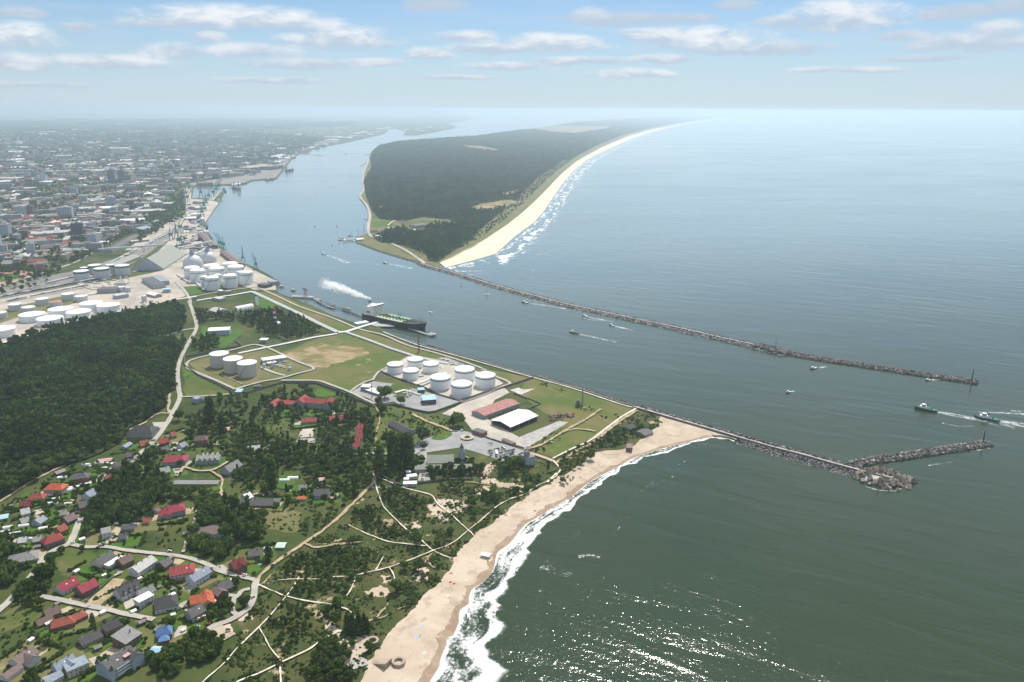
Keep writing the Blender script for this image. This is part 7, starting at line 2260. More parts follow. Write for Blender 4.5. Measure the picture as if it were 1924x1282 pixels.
def sail_to(o, u, v, du, dv, s, label, cat, group, wake=0, ww=4.0, w2=None):
 """set a boat at pixel (u, v), heading towards pixel direction (du, dv), with a wake trailing behind"""
 p, q = P(u, v, 0), P(u + du, v + dv, 0)
 d = (q - p).normalized()
 o.location = p
 o.rotation_euler.z = math.atan2(d.y, d.x)
 o.scale = (s, s, s)
 tag(o, label, cat, group)
 if wake:
  wake *= .75
  WAKES.append(([p + d * 8 * s, p - d * 4 * s, p - d * wake * .35 + Vector((d.y, -d.x, 0)) * wake * .02, p - d * wake], ww, w2 or ww * 3))
 return o
tp = tug_proto()
sail_to(tp, 1739,770,-40,-8,1.0, 'dark green tugboat leading, its white wake reaching its companion', 'tugboat', 'green tugboats', 150,10,24)
sail_to(copy_tree(tp),1853,788,-40,-7,1.06, 'dark green tugboat following behind in the wake of the first', 'tugboat', 'green tugboats', 190,12,40)
sail_to(copy_tree(tp),1078,626,-40,-9,.72, 'dark tug-like boat in mid channel opposite the eight-tank farm', 'boat', None, 130,6,14)
bp = boat_proto()
BO = [(1099,595,-40,-8,1.15, 'dark motor boat with broad wake close to the far breakwater', 90,5),(1149,612,-40,-9,1.0, 'small dark motor boat behind it, right of the broad wake', 70,4),(986,569,-40,-6,1.35, 'motor boat entering close to the bend of the far breakwater', 140,5),
 (724,495,-40,-8,1.5, 'dark motor boat off the spit point', 150,6),(608,478,-40,-14,1.7, 'white-wake motor boat heading up the strait', 230,8),(593,426,-30,-16,1.4, 'motor boat far up the strait', 60,5),(650,290,-20,40,2.6, 'distant dark boat near the town reach', 0,6),
 (622,352,8,-30,2.0, 'distant boat in the middle of the strait', 90,6),(594,373,10,-30,1.6, 'distant white boat left of the middle of the strait', 90,6),(1528,693,-40,6,1.1, 'pale motor boat beside the far rock arm', 40,4),(1481,738,-30,8,.95, 'small pale motor boat in the channel mouth', 20,3),
 (1743,715,-40,3,.85, 'tiny dark boat close under the tip of the far rock arm', 30,3),(1097,599,-40,-6,.6, 'tiny speedboat beside the broad wake', 60,3),(989,564,-40,-6,.7, 'tiny boat half hidden behind the entering motor boat', 60,3)]
for i, (u, v, du, dv, s, lab, wk, ww) in enumerate(BO):
 sail_to(bp if i == 0 else copy_tree(bp), u, v, du, dv, s, lab, 'boat', None, wk, ww)
yp = yacht_proto()
for i, (u, v, s, lab) in enumerate([(809,587,.95, 'white sailing yacht off the bow of the oil tanker'),(914,554,1.1, 'white sailing yacht near the far breakwater road'),(867,537,.55, 'tiny sailing dinghy near the far breakwater'),(639,464,.8, 'tiny sailing boat off the spit ferry landing')]):
 sail_to(yp if i == 0 else copy_tree(yp), u, v, -30,-6 + 8 * i, s, lab, 'sailing boat', None)
for px, w0, w1 in [([(1900,772),(1950,776)],8,10),([(1815,772),(1850,775),(1905,777),(1960,782)],5,12),([(1770,795),(1800,801),(1830,800)],6,3),([(1690,912),(1706,914),(1704,905)],5,5),([(1626,914),(1650,921),(1680,922),(1697,917)],4,5),([(1745,875),(1790,868)],3,3),([(1836,847),(1860,842)],5,3),
    ([(1340,795),(1352,797)],3,2),([(1120,757),(1180,769)],0.6,.6),([(650,487),(690,494),(720,500)],4,4)]:
 pts = [P(u, v, 0) for u, v in px]
 WAKES.append((pts, w0, w1))
def wakes():
 """all broken water behind the boats and round the rocks, as one sheet just over the sea"""
 vs, fs, uvs = [],[],[]
 for pts, w0, w1 in WAKES:
  pts = resample(smooth(pts, 5),6)
  L, Rr = ribbon_edges(pts, w0, w1)
  n = len(pts)
  b = len(vs)
  for i in range(n):
   for j in range(5):
    p = L[i].lerp(Rr[i], j / 4)
    vs.append((p.x, p.y, .12))
    uvs.append((i * 6, j / 4))
  for i in range(n - 1):
   for j in range(4):
    a = b + i * 5 + j
    fs.append((a, a + 1, a + 6, a + 5))
 me = bpy.data.meshes.new('wake_foam')
 me.from_pydata(vs, [], fs)
 ul = me.uv_layers.new(name='UVMap')
 for lp_ in me.loops:
  ul.data[lp_.index].uv = uvs[lp_.vertex_index]
 me.materials.append(M['wake'])
 o = bpy.data.objects.new('wake_foam', me)
 COL.objects.link(o)
 o['kind'] = 'stuff'
wakes()
# buoys
def buoy_proto():
 o = empty('buoy', (0,0,0))
 mb = MB(); mb.lathe([(1.3,-.5),(1.4,.6),(.5,1.0)],10); mb.build('float', M['dark'], o)
 mb = MB(); mb.lathe([(.5,1.0),(.25,4.5),(.5,4.6),(.05,5.4)],8); mb.build('top_mark', M['red'], o)
 return o
bu = buoy_proto()
for i, (u, v, s) in enumerate([(633,426,1.6),(624,462,1.4),(867,538,1.3),(660,330,2)]):
 o = bu if i == 0 else copy_tree(bu)
 o.location = P(u, v, 0)
 o.scale = (s, s, s)
 tag(o, 'small dark buoy with red top mark floating in the strait', 'buoy', 'buoys in the strait')

# ------------------------------------------------------------------ jetties
def jetty(label, px, w, z=3.5, group=None, piles=18, mt='concrete'):
 pts = [P(u, v, z) for u, v in px]
 c = pts[0]
 off = Vector((c.x, c.y, 0))
 o = struct_thing('jetty', label, 'jetty', (c.x, c.y, 0), group)
 L, Rr = ribbon_edges(pts, w)
 n = len(pts)
 mb = MB()
 vs = [(p - off).to_tuple() for p in L] + [(p - off).to_tuple() for p in Rr]
 lo = [(x, y, zz - 1.4) for x, y, zz in vs]
 fs = []
 for i in range(n - 1):
  fs += [(i, n + i, n + i + 1, i + 1),(2 * n + i, 2 * n + i + 1,3 * n + i + 1,3 * n + i),(i, i + 1,2 * n + i + 1,2 * n + i),(n + i, 3 * n + i, 3 * n + i + 1, n + i + 1)]
 fs += [(0,2 * n, 3 * n, n),(n - 1,2 * n - 1,4 * n - 1,3 * n - 1)]
 mb.add(vs + lo, fs)
 mb.build('deck', M[mt], o)
 mb = MB()
 for p in resample(pts, piles):
  for s in (-.35,.35):
   q = p - off
   mb.tube((q.x + s * w * .6, q.y + s * w * .5,-4),(q.x + s * w * .6, q.y + s * w * .5, z - 1.3),.5, n=6)
 mb.build('piles', M['dark'], o)
 o.children[-1].name = 'pile'
 return o
jetty('broad loading platform beside the oil tanker', [(697,607),(712,611),(742,611)],20,4)
jetty('narrow walkway from the loading platform to the tanker bow dolphin', [(740,608),(770,617),(800,627),(812,630)],4,4)
jetty('small walkway from the platform to the stern dolphin', [(647,582),(662,586),(680,593),(700,600)],3.5,4)
jetty('upper loading platform with the orange arm', [(548,556),(570,557),(588,558)],13,4)
jetty('walkway past the mooring dolphins of the upper jetty', [(588,559),(602,568),(616,575),(628,579)],3,4)
jetty('ferry pier reaching out from the spit', [(672,449),(655,450),(636,450)],14,3)
jetty('short landing pier further up the spit', [(692,411),(685,411)],10,3)
jetty('thin pier far up the spit', [(694,290),(687,291)],10,3)
jetty('curved thin pier far up the spit', [(692,306),(682,308),(678,311)],10,3)
jetty('long thin jetty on the town shore', [(563,289),(585,290),(607,292)],12,4)
jetty('harbour pier with warehouses and cranes', [(396,376),(405,366),(413,357)],26,3)
def dolphin_proto():
 o = empty('mooring_dolphin', (0,0,0))
 mb = MB(); mb.box(-6,6,-4,4,2.6,4.4); mb.build('cap', M['concrete'], o)
 mb = MB()
 for x in (-4,0,4):
  for y in (-2.5,2.5):
   mb.tube((x, y, -4),(x * .9, y * .9,2.7),.6, n=6)
 mb.build('pile', M['dark'], o)
 mb = MB(); mb.lathe([(.5,4.4),(.4,5.4),(.7,5.5)],8); mb.build('bollard', M['dark'], o)
 return o
dp = dolphin_proto()
for i, (u, v, s, lab) in enumerate([(813,631,1.2, 'mooring dolphin beyond the tanker bow'),(770,617,.9, 'mooring dolphin half way along the tanker bow walkway'),(648,582,1.0, 'first mooring dolphin off the tanker stern'),(655,583,.8, 'second mooring dolphin off the tanker stern'),(688,595,1.3, 'wide dolphin under the tanker stern'),(600,566,1.0, 'mooring dolphin near the upper jetty'),(623,577,1.2, 'outermost mooring dolphin of the upper jetty'),(529,540,1.0, 'dolphin at the mouth of the small basin'),(551,547,1.0, 'dolphin between basin and upper jetty')]):
 o = dp if i == 0 else copy_tree(dp)
 o.location = P(u, v, 0)
 o.rotation_euler.z = TKrz
 o.scale = (s, s, 1)
 tag(o, lab, 'dolphin', 'mooring dolphins')
def loading_arms(u, v, h, label, n=3):
 c = P(u, v, 4)
 o = struct_thing('loading_crane', label, 'loading crane', (c.x, c.y, 4), rz=TKrz)
 for k in range(n):
  x = (k - (n - 1) / 2) * 4
  mb = MB(); mb.tube((x, 0,0),(x, 0, h * .6),.7, n=6); mb.tube((x, 0, h * .6),(x, -4, h),.5, n=6); mb.tube((x, -4, h),(x, 7, h * .55),.45, n=6); mb.build('arm', M['orange'], o)
 mb = MB(); mb.box(-7,7,-2.5,2.5,-.2,1.0); mb.build('base', M['steel'], o)
loading_arms(727,603,17, 'cluster of orange loading arms over the tanker deck', 4)
loading_arms(574,556,19, 'tall rust-orange loading arms on the upper jetty', 3)
hall('jetty_shed', 'white roofs of the jetty control sheds beside the tanker', (668,607),(690,603),14,4,5, 'white', 'white', 'flat', win=False)
# moored ships of the harbour and the ferry landing
def ship(u, v, u2, v2, B, D, sup, hullm, label, deckm='r_maroon'):
 s, b = P(u, v, 0), P(u2, v2,0)
 d, c = b - s, (s + b) / 2
 L = d.length
 o = struct_thing('cargo_ship', label, 'ship', (c.x, c.y, 0), rz=math.atan2(d.y, d.x))
 mb = MB(); hull(mb, L, B, D, -.5,.22,.06,.1,14, sheer=.3); mb.build('hull', M[hullm], o)
 mb = MB(); deckplate(mb, L * .92, B, D - .5,.2,12,.8); mb.build('deck', M[deckm], o)
 mb = MB(); mb.box(-L * .42,-L * .42 + L * .14,-B * .42, B * .42, D - .4, D + sup); mb.build('superstructure', M['white'], o)
 mb = MB(); mb.lathe([(B * .1, D + sup * .5),(B * .09, D + sup * 1.4)],10,-L * .43,0); mb.build('funnel', M['dark'], o)
 for k in range(3):
  x = -L * .15 + k * L * .2
  mb = MB(); mb.box(x - L * .07, x + L * .07,-B * .32, B * .32, D - .4, D + 1.5); mb.build('hatch', M['green'], o)
 mb = MB(); mb.tube((L * .3,0, D),(L * .3,0, D + sup),.6,.3); mb.build('mast', M['steel'], o)
ship(449,358,446,347,26,10,22, 'navred', 'red-hulled ship lying off the basin mouth seen bow on')
ship(440,356,439,347,24,10,14, 'dark', 'dark barge beside the red-hulled ship')
ship(537,323,551,321,22,12,20, 'dark', 'dark ship off the dock hall quay')
ship(455,346,463,345,10,4,6, 'dark', 'small dark boat right of the red-hulled ship')
ship(420,355,424,362,14,6,10, 'dark', 'ship moored outside the crane pier')
ship(409,379,418,377,14,4,8, 'white', 'small white vessel at the corner of the crane pier')
ship(500,340,515,338,16,6,9, 'dark', 'dark workboat at the town quay')
ship(379,417,388,431,18,7,11, 'dark', 'dark coaster lying along the bulk quay')
ship(388,440,396,452,16,5,9, 'dark', 'black barge below the quay gallery')
ship(636,451,648,450,9,3,7, 'white', 'white ferry at the head of the ferry pier')
ship(644,455,668,454,10,3,4, 'white', 'long white launch along the ferry pier', 'r_white')
o = struct_thing('tilting_sign', 'dark slanted landing ramp standing in the water by the ferry pier', 'ramp', tuple(P(658,444,0)), rz=.3)
mb = MB(); mb.box(-9,9,-4,4,-.5,1.2); mb.build('pontoon', M['dark'], o)
mb = MB(); mb.add([(-7,-2.5,1.2),(-5,-2.5,1.2),(8,-2.5,11),(7,-2.5,12),(-7,2.5,1.2),(-5,2.5,1.2),(8,2.5,11),(7,2.5,12)],[(0,1,2,3),(7,6,5,4),(0,4,5,1),(1,5,6,2),(2,6,7,3),(3,7,4,0)]); mb.build('ramp', M['steel'], o)
o.name = 'landing_ramp'

# ------------------------------------------------------------------ harbour cranes
def crane_proto():
 o = empty('portal_crane', (0,0,2))
 for sx in (-5,5):
  for sy in (-5,5):
   mb = MB(); mb.tube((sx, sy, -.3),(sx * .5, sy * .5,13),.7,.55, n=5); mb.build('leg', M['crane'], o)
 mb = MB(); mb.box(-4,4,-4,4,13,14.5); mb.build('platform', M['crane'], o)
 mb = MB(); mb.box(-5,3,-2.5,2.5,14.5,19); mb.build('machine_house', M['crane'], o)
 mb = MB(); mb.box(2.5,5,-1.2,1.2,17,20); mb.build('cab', M['glass'], o)
 mb = MB()
 for s in (-1,1):
  mb.tube((-2, s * 1.5,19),(0, s * .8,33),.4, n=4)
  mb.tube((2, s * 1.5,18),(22, s * .5,42),.45,.3, n=4)
 for k in range(6):
  t0, t1 = k / 6,(k + 1) / 6
  mb.tube((2 + 20 * t0,-1.5 + t0,18 + 24 * t0),(2 + 20 * t1,1.5 - t1,18 + 24 * t1),.25, n=4)
 mb.tube((0,0,33),(22,0,42),.25, n=4)
 mb.tube((0,0,33),(-5,0,19),.4, n=4)
 mb.build('jib', M['crane'], o)
 mb = MB(); mb.tube((22,0,42),(22,0,22),.12, n=4); mb.box(21.4,22.6,-.6,.6,20.5,22); mb.build('hook', M['dark'], o)
 return o
cp = crane_proto()
for i, (u, v, rz, s, lab) in enumerate([(481,506,2.2,1.0, 'green jib crane on the quay right of the domed tanks'),(457,494,1.9,1.05, 'green crane at the quay beside the grey gallery'),(420,470,2.6,1.2, 'green crane leaning over the water behind the storage domes'),(413,466,2.5,1.1, 'crane beside the leaning one behind the storage domes'),(338,464,1.2,1.5, 'tall green crane in the yard behind the steep warehouse'),
          (332,448,2.0,1.4, 'green crane left in the bulk yard'),(340,438,1.0,1.4, 'green crane further up the bulk yard'),(378,372,2.2,1.8, 'tall thin crane standing in front of the basin water'),(402,371,1.0,1.7, 'first green crane on the crane pier'),(407,365,1.2,1.7, 'second green crane on the crane pier'),(411,359,.8,1.8, 'outermost green crane on the crane pier'),(393,377,1.4,1.6, 'green crane where the crane pier begins'),
          (388,386,2.0,1.5, 'crane beside the quay warehouses'),(384,396,1.6,1.5, 'crane half way along the bulk quay'),(380,408,2.1,1.4, 'crane at the dark coaster'),(374,420,1.2,1.4, 'crane near the end of the bulk quay'),(350,372,1.9,1.6, 'green crane on the near side of the basin'),(356,362,2.2,1.6, 'green crane on the inner side of the basin'),(353,380,1.1,1.5, 'crane behind the cold store'),(322,452,.6,1.3, 'small green crane at the rail side of the bulk yard'),(430,336,1.4,2.0, 'pale crane mast by the town quay'),(533,302,1.2,2.0, 'crane at the dock hall')]):
 o = cp if i == 0 else copy_tree(cp)
 p = P(u, v)
 o.location = (p.x, p.y, 2)
 o.rotation_euler.z = rz
 o.scale = (s, s, s)
 tag(o, lab, 'crane', 'green harbour cranes')
# ------------------------------------------------------------------ cars, vans, wagons
def car_proto(paint, van=False):
 o = empty('parked_car', (0,0,2.2))
 L, W = (4.4,1.8) if not van else (5.6,2.1)
 h = .85 if not van else 1.9
 prof = [(-L / 2,.35),(-L / 2 + .05, h * .95),(-L / 2 + .5, h),(L / 2 - .9, h * .98),(L / 2 - .1, h * .78),(L / 2,.4)]
 mb = MB()
 n = len(prof)
 mb.add([(x, -W / 2, z) for x, z in prof] + [(x, W / 2, z) for x, z in prof],[tuple(range(n)), tuple(range(2 * n - 1, n - 1,-1))] + [(i, n + i, n + (i + 1) % n, (i + 1) % n) for i in range(n)])
 mb.build('body', paint, o)
 if not van:
  mb = MB()
  g = [(-1.9,.84),(-1.3,1.42),(.4,1.45),(1.15,.84)]
  mb.add([(x, -.78, z) for x, z in g] + [(x, .78, z) for x, z in g],[(0,1,2,3),(7,6,5,4),(0,4,5,1),(1,5,6,2),(2,6,7,3),(3,7,4,0)])
  mb.build('windows', M['glass'], o).name = 'window'
  mb = MB(); mb.box(-1.25,.4,-.7,.7,1.451,1.5); mb.build('roof', paint, o)
 else:
  mb = MB(); mb.box(L / 2 - .98, L / 2 - .9,-.9,.9,1.1,1.75); mb.build('window', M['glass'], o)
 for x in (-L * .31, L * .31):
  for y in (-W / 2, W / 2):
   mb = MB(); mb.tube((x, y - .1,.32),(x, y + .1,.32),.33, n=10); mb.build('wheel', M['dark'], o)
 return o
PAINT = dict(white=(.75,.75,.74), silver=(.45,.46,.48), black=(.02,.02,.022), grey=(.15,.155,.16), red=(.40,.03,.03), blue=(.04,.08,.22), green=(.03,.12,.08))
CARS = {}
for k, c in PAINT.items():
 mt_ = mat('car_' + k, c, c, 1, rough=.45, spec=.3)
 CARS[k] = [car_proto(mt_), None]
CARS['van'] = [car_proto(mat('van_white', (.75,.75,.74), None, 1, rough=.3), True), None]
def car(kind, u, v, rz, where, group, s=1.0):
 c = CARS[kind]
 o = c[0] if c[1] is None else copy_tree(c[0])
 c[1] = True
 p = P(u, v)
 o.location = (p.x, p.y, LAYER[0] + .02)
 o.rotation_euler.z = rz
 o.scale = (s * .93, s * .93, s)
 nm = kind if kind != 'van' else 'white'
 tag(o, nm + (' van ' if kind == 'van' else ' car ') + where, 'van' if kind == 'van' else 'car', nm + ' ' + group)
 return o
a_, b_ = P(918,851), P(949,843)
rowdir = (b_ - a_).normalized()
crz = math.atan2(rowdir.y, rowdir.x) + math.pi / 2
kinds = ['silver', 'black', 'grey', 'black', 'blue', 'black', 'white', 'grey', 'black', 'green']
def rowof(u0, v0, u1, v1, n, skip, where, flip=0):
 for i in range(n):
  if i in skip:
   continue
  t = i / (n - 1)
  car(random.choice(kinds), u0 + (u1 - u0) * t, v0 + (v1 - v0) * t + random.uniform(-.3,.3), crz + (math.pi if random.random() < .5 else 0) + random.uniform(-.05,.05), where, 'cars, ' + where)
rowof(918,851,949,843,14,(4,), 'in the back row of the beach car park')
rowof(921,857,924,856,2,(), 'alone beside the white bus')
rowof(939,854.5,966,848,12,(3,), 'in the middle row of the beach car park')
rowof(940,861,965,853,12,(7,), 'in the front row of the beach car park')
rowof(966,861,981,855,6,(2,), 'in the short row near the promenade')
for k, u, v, rz, w in [('white', 919,834,.2, 'crossing the empty part of the car park'),('grey', 924,836,.2, 'following across the empty part of the car park'),('white', 868,811,.5, 'at the car park entrance under the big tree'),('van', 947,845, crz, 'standing high among the parked cars'),
     ('red', 272,1167,.6, 'parked at the end of the white turning lane'),('grey', 164,1133,1.3, 'parked in a driveway of the white turning lane'),('red', 452,1081,.0, 'parked by the fence of the green lawn'),('white', 460,1084,.1, 'parked next to the red car by the green lawn'),('blue', 512,1066,.6, 'driving on the dirt track'),('black', 537,1046,.9, 'standing on the dirt track further up'),
     ('white', 375,1167,.9, 'parked left behind the gardens of the loop street'),('red', 381,1165,.9, 'parked between two white cars behind the gardens'),('white', 384,1163,.9, 'parked right behind the gardens of the loop street'),('silver', 372,1182,.4, 'in the cluttered yard by the sand lot'),('white', 363,1190,1.2, 'beside the rubble yard by the sand lot'),('red', 391,1177,.5, 'at the start of the sand lot'),('black', 429,1188,.3, 'alone on the sand lot'),
     ('white', 333,893,.2, 'left of the pair by the garage row'),('black', 340,892,.2, 'right of the pair by the garage row'),('white', 590,831,.2, 'parked behind the sports court'),('silver', 585,833,.2, 'second car parked behind the sports court'),('white', 319,1039,.1, 'on the side street by the brown plot'),('black', 194,1027,.1, 'on the side street under the trees'),('white', 189,1028,.1, 'second car on the side street under the trees'),('black', 184,1033,.8, 'parked on the meadow edge'),
     ('red', 98,1208,.7, 'standing beside the dark tree on the rough plot'),('white', 137,1023,.3, 'at the street corner'),('white', 398,1070,.6, 'by the maroon car port'),('white', 394,1082,1.0, 'under a carport with white roof'),('red', 517,949,.1, 'beside the long dark bungalow'),('black', 1034,832,.2, 'left of two on the warehouse track'),('white', 1036,834,.2, 'right of two on the warehouse track'),('black', 1051,827,.1, 'on the grass by the warehouse track'),('green', 1023,825,.2, 'near the scrub by the warehouse track'),
     ('white', 766,748,.3, 'parked beside the loading hall'),('grey', 757,748,.3, 'second car beside the loading hall'),('red', 686,738,.2, 'in front of the gatehouse office'),('white', 700,730,.1, 'beside the low terminal office'),('black', 795,896,.2, 'in the lane by the white cabins'),('grey', 794,904,.2, 'at the garden wall by the white cabins'),('white', 876,863,.1, 'under the bushes beside the church hall')]:
 car(k, u, v, rz, w, 'car')
# the bus
c = P(933,856)
o = struct_thing('coach', 'tall white coach standing between the parked cars', 'bus', (c.x, c.y, LAYER[0] + .02), rz=math.pi / 2 + .1)
mb = MB(); mb.box(-6,6,-1.25,1.25,.35,3.2); mb.build('body', M['white'], o)
mb = MB(); mb.box(-6.03,6.03,-1.27,1.27,1.5,2.5); mb.build('window', M['glass'], o)
mb = MB(); mb.box(-4.5,4.5,-.9,.9,3.2,3.4); mb.build('roof_unit', M['white'], o)
for x in (-3.6,3.8):
 for y in (-1.2,1.2):
  mb = MB(); mb.tube((x, y - .12,.5),(x, y + .12,.5),.5, n=10); mb.build('wheel', M['dark'], o)
# lorries at the refinery and rail wagons
def wagon_proto():
 o = empty('rail_wagon', (0,0,2.2))
 mb = MB(); mb.tube((-6.5,0,2.7),(6.5,0,2.7),1.5, n=12); mb.build('tank', M['tankgrey'], o)
 mb = MB(); mb.box(-7,7,-1.3,1.3,.8,1.2); mb.build('frame', M['dark'], o)
 for x in (-5,-3.4,3.4,5):
  mb = MB(); mb.tube((x, -1,.5),(x, 1,.5),.5, n=8); mb.build('wheel', M['dark'], o)
 return o
wg = wagon_proto()
n_ = 0
for (a, b, cnt, skip) in [((5,560),(215,520),44,.12),((20,567),(165,538),32,.3),((60,541),(200,509),34,.45),((210,495),(318,440),34,.35)]:
 A, B = P(*a), P(*b)
 d = B - A
 for i in range(cnt):
  if random.random() < skip:
   continue
  o = wg if n_ == 0 else copy_tree(wg)
  n_ += 1
  p = A.lerp(B, i / cnt)
  o.location = (p.x, p.y, LAYER[0] + .02)
  o.rotation_euler.z = math.atan2(d.y, d.x)
  tag(o, 'grey tank wagon standing in the long trains of the rail yard', 'rail wagon', 'tank wagons of the rail yard')
# containers and stacks on the harbour yards
def box_proto(mt_):
 mb = MB(); mb.box(-6,6,-1.25,1.25,0,2.6); mb.box(-5.9,5.9,-1.3,1.3,2.3,2.5); mb.box(-6.05,-6,-1.1,1.1,.2,2.4)
 return mb.mesh('container', mt_)
BX = {k: box_proto(M[m]) for k, m in (('dark', 'dark'),('rust', 'rustred'),('blue', 'r_blue'),('white', 'r_white'),('green', 'green'))}
for i in range(130):
 while True:
  u, v = random.uniform(300,420), random.uniform(380,478)
  if inside(np.array([u]), np.array([v]),[(352,385),(384,388),(382,421),(388,445),(410,470),(350,474),(322,470),(345,440),(350,410)])[0]:
   break
 k = random.choice(list(BX))
 p = P(u, v)
 o = link('container', BX[k], None, (p.x, p.y, 2.3), random.choice([1.1,2.7,.9]) + random.uniform(-.1,.1),(random.uniform(.8,1.8), random.uniform(1,2.4), random.uniform(.8,2.2)))
 tag(o, {'dark': 'black', 'rust': 'rust red'}.get(k, k) + ' container on the pale bulk quay yard', 'container', k + ' containers of the bulk yard')
PILE = [rock_mesh([(0,0,0)],4, 'heap', M['concrete'],1,3)]
mb = MB(); mb.lathe([(16,0),(9,5),(1,9)],14); pm = mb.mesh('gravel_heap', M['concrete'])
for u, v, s, lab in [(364,438,1.3, 'cone-shaped grey gravel heap on the bulk quay'),(370,446,.9, 'smaller grey gravel heap beside the big one'),(366,449,.7, 'low grey gravel heap at the quay gallery')]:
 p = P(u, v)
 tag(link('gravel_heap', pm, None, (p.x, p.y, 2.1),0,(s, s, s)), lab, 'heap')

# ------------------------------------------------------------------ people
def person_mesh(name, pose, cloth, seed):
 """a whole body grown over a skeleton: head, trunk, arms and legs in one skin"""
 if pose == 'stand':
  J = {'pel': (0,0,.95,.15), 'che': (0,0,1.3,.17), 'nec': (0,0,1.5,.07), 'hea': (0,.02,1.66,.11), 'ls': (-.2,0,1.42,.07), 'le': (-.27,.02,1.15,.05), 'lh': (-.25,.1,.9,.045), 'rs': (.2,0,1.42,.07), 're': (.27,.02,1.15,.05), 'rh': (.26,.08,.9,.045),
   'lk': (-.12,.03,.5,.08), 'lf': (-.13,0,.06,.055), 'rk': (.12,.06,.5,.08), 'rf': (.14,.1,.06,.055), 'lp': (-.1,0,.9,.11), 'rp': (.1,0,.9,.11)}
 else:
  J = {'pel': (0,0,.14,.15), 'che': (0,.4,.16,.17), 'nec': (0,.62,.2,.07), 'hea': (0,.78,.24,.11), 'ls': (-.2,.5,.16,.07), 'le': (-.38,.38,.12,.05), 'lh': (-.4,.12,.08,.045), 'rs': (.2,.5,.16,.07), 're': (.38,.55,.12,.05), 'rh': (.3,.8,.1,.045),
   'lk': (-.14,-.42,.2,.08), 'lf': (-.14,-.85,.08,.055), 'rk': (.12,-.38,.42,.08), 'rf': (.14,-.72,.08,.055), 'lp': (-.1,-.04,.14,.11), 'rp': (.1,-.04,.14,.11)}
 K = list(J)
 E = [('pel', 'che'),('che', 'nec'),('nec', 'hea'),('che', 'ls'),('ls', 'le'),('le', 'lh'),('che', 'rs'),('rs', 're'),('re', 'rh'),('pel', 'lp'),('lp', 'lk'),('lk', 'lf'),('pel', 'rp'),('rp', 'rk'),('rk', 'rf')]
 me = bpy.data.meshes.new(name)
 me.from_pydata([J[k][:3] for k in K],[(K.index(a), K.index(b)) for a, b in E],[])
 o = bpy.data.objects.new(name, me)
 COL.objects.link(o)
 md = o.modifiers.new('skin', 'SKIN')
 for i, k in enumerate(K):
  sv = me.skin_vertices[0].data[i]
  sv.radius = (J[k][3], J[k][3])
  sv.use_root = (k == 'pel')
 o.modifiers.new('sub', 'SUBSURF').levels = 1
 dg = bpy.context.evaluated_depsgraph_get()
 out = bpy.data.meshes.new_from_object(o.evaluated_get(dg))
 out.name = name
 bpy.data.objects.remove(o)
 out.materials.clear()
 out.materials.append(M['skin'])
 out.materials.append(cloth)
 lo, hi = (.55,1.38) if pose == 'stand' else (0,9)
 for p in out.polygons:
  z = p.center.z if pose == 'stand' else p.center.y
  on = lo < z < hi and abs(p.center.x) < .24 if pose == 'stand' else -.2 < z < .45
  p.material_index = 1 if on else 0
 return out
CL = [mat('cloth_dark', (.03,.03,.05)), mat('cloth_red', (.4,.05,.05)), mat('cloth_white', (.7,.7,.68)), mat('cloth_blue', (.05,.1,.3))]
STAND = [person_mesh('person', 'stand', c, i) for i, c in enumerate(CL)]
LIE = [person_mesh('person', 'lie', c, i) for i, c in enumerate(CL)]
def on_beach(u, v):
 """height of the sand at a pixel between dune line and waterline"""
 return P(u, v, 1.1)
def towel_proto(c):
 mb = MB(); mb.box(-.9,.9,-1.2,1.2,0,.04)
 return mb.mesh('towel', c)
TOW = [towel_proto(CL[2]), towel_proto(M['r_sky']), towel_proto(CL[1])]
bvh_o = [o for o in COL.objects if o.name == 'beach_sand'][0]
bpy.context.view_layer.update()
from mathutils.bvhtree import BVHTree
BV = BVHTree.FromObject(bvh_o, bpy.context.evaluated_depsgraph_get())
def drop(u, v):
 cam_o = Vector((0,0, CZ))
 h = BV.ray_cast(cam_o, ray(u, v).normalized())
 return h[0] if h[0] is not None else P(u, v, 1.5)
for u, v in [(908,1001),(877,1041),(892,1035),(893,1084),(830,1102),(799,1217),(754,1218),(807,1198),(788,1197),(866,1130),(872,1133),(857,1150),(790,1195),(930,1022),(1004,950),(1012,943),(984,975),(1030,936),(1050,925),(1085,905),(1125,872),(1140,868),(1110,887),(1160,855),(1148,862),(1098,893),
   (1022,952),(1025,951),(1028,949),(990,946),(973,952),(1072,913),(1180,852),(1195,845),(1130,880),(1170,846),(1240,830),(1245,792),(1250,793),(828,1218)]:
 p = drop(u, v)
 tag(link('person', random.choice(STAND), None, p, random.uniform(0,6)), 'person standing or strolling on the beach', 'person', 'people strolling on the beach')
for u, v in [(846,1094),(877,1090),(853,1097),(883,1066),(847,1077),(841,1120),(793,1174),(780,1188),(783,1197),(797,1227),(788,1275),(995,962),(1000,961),(1005,960),(950,968),(956,967),(970,985),(1040,928),(1090,897),(1150,860),(1100,880),(1060,915),(975,960),(1190,850)]:
 p = drop(u, v)
 a = random.uniform(0,6)
 tag(link('towel', random.choice(TOW), None, p + Vector((0,0,.02)), a, (1.3,1.3,1)), 'beach towel with a sunbather spread on the dry sand', 'towel', 'towels on the beach')
 tag(link('person', random.choice(LIE), None, p + Vector((0,0,.08)), a), 'person sunbathing on a towel on the dry sand', 'person', 'sunbathers on the beach')
for u, v in [(992,847),(999,851),(1005,854),(1010,857),(1015,859),(1020,862),(1026,864),(1018,855),(1022,858),(835,808),(841,809),(846,808),(1050,889)]:
 p = P(u, v, LAYER[0])
 tag(link('person', random.choice(STAND), None, p, random.uniform(0,6)), 'person walking on the promenade to the beach', 'person', 'people on the promenade')

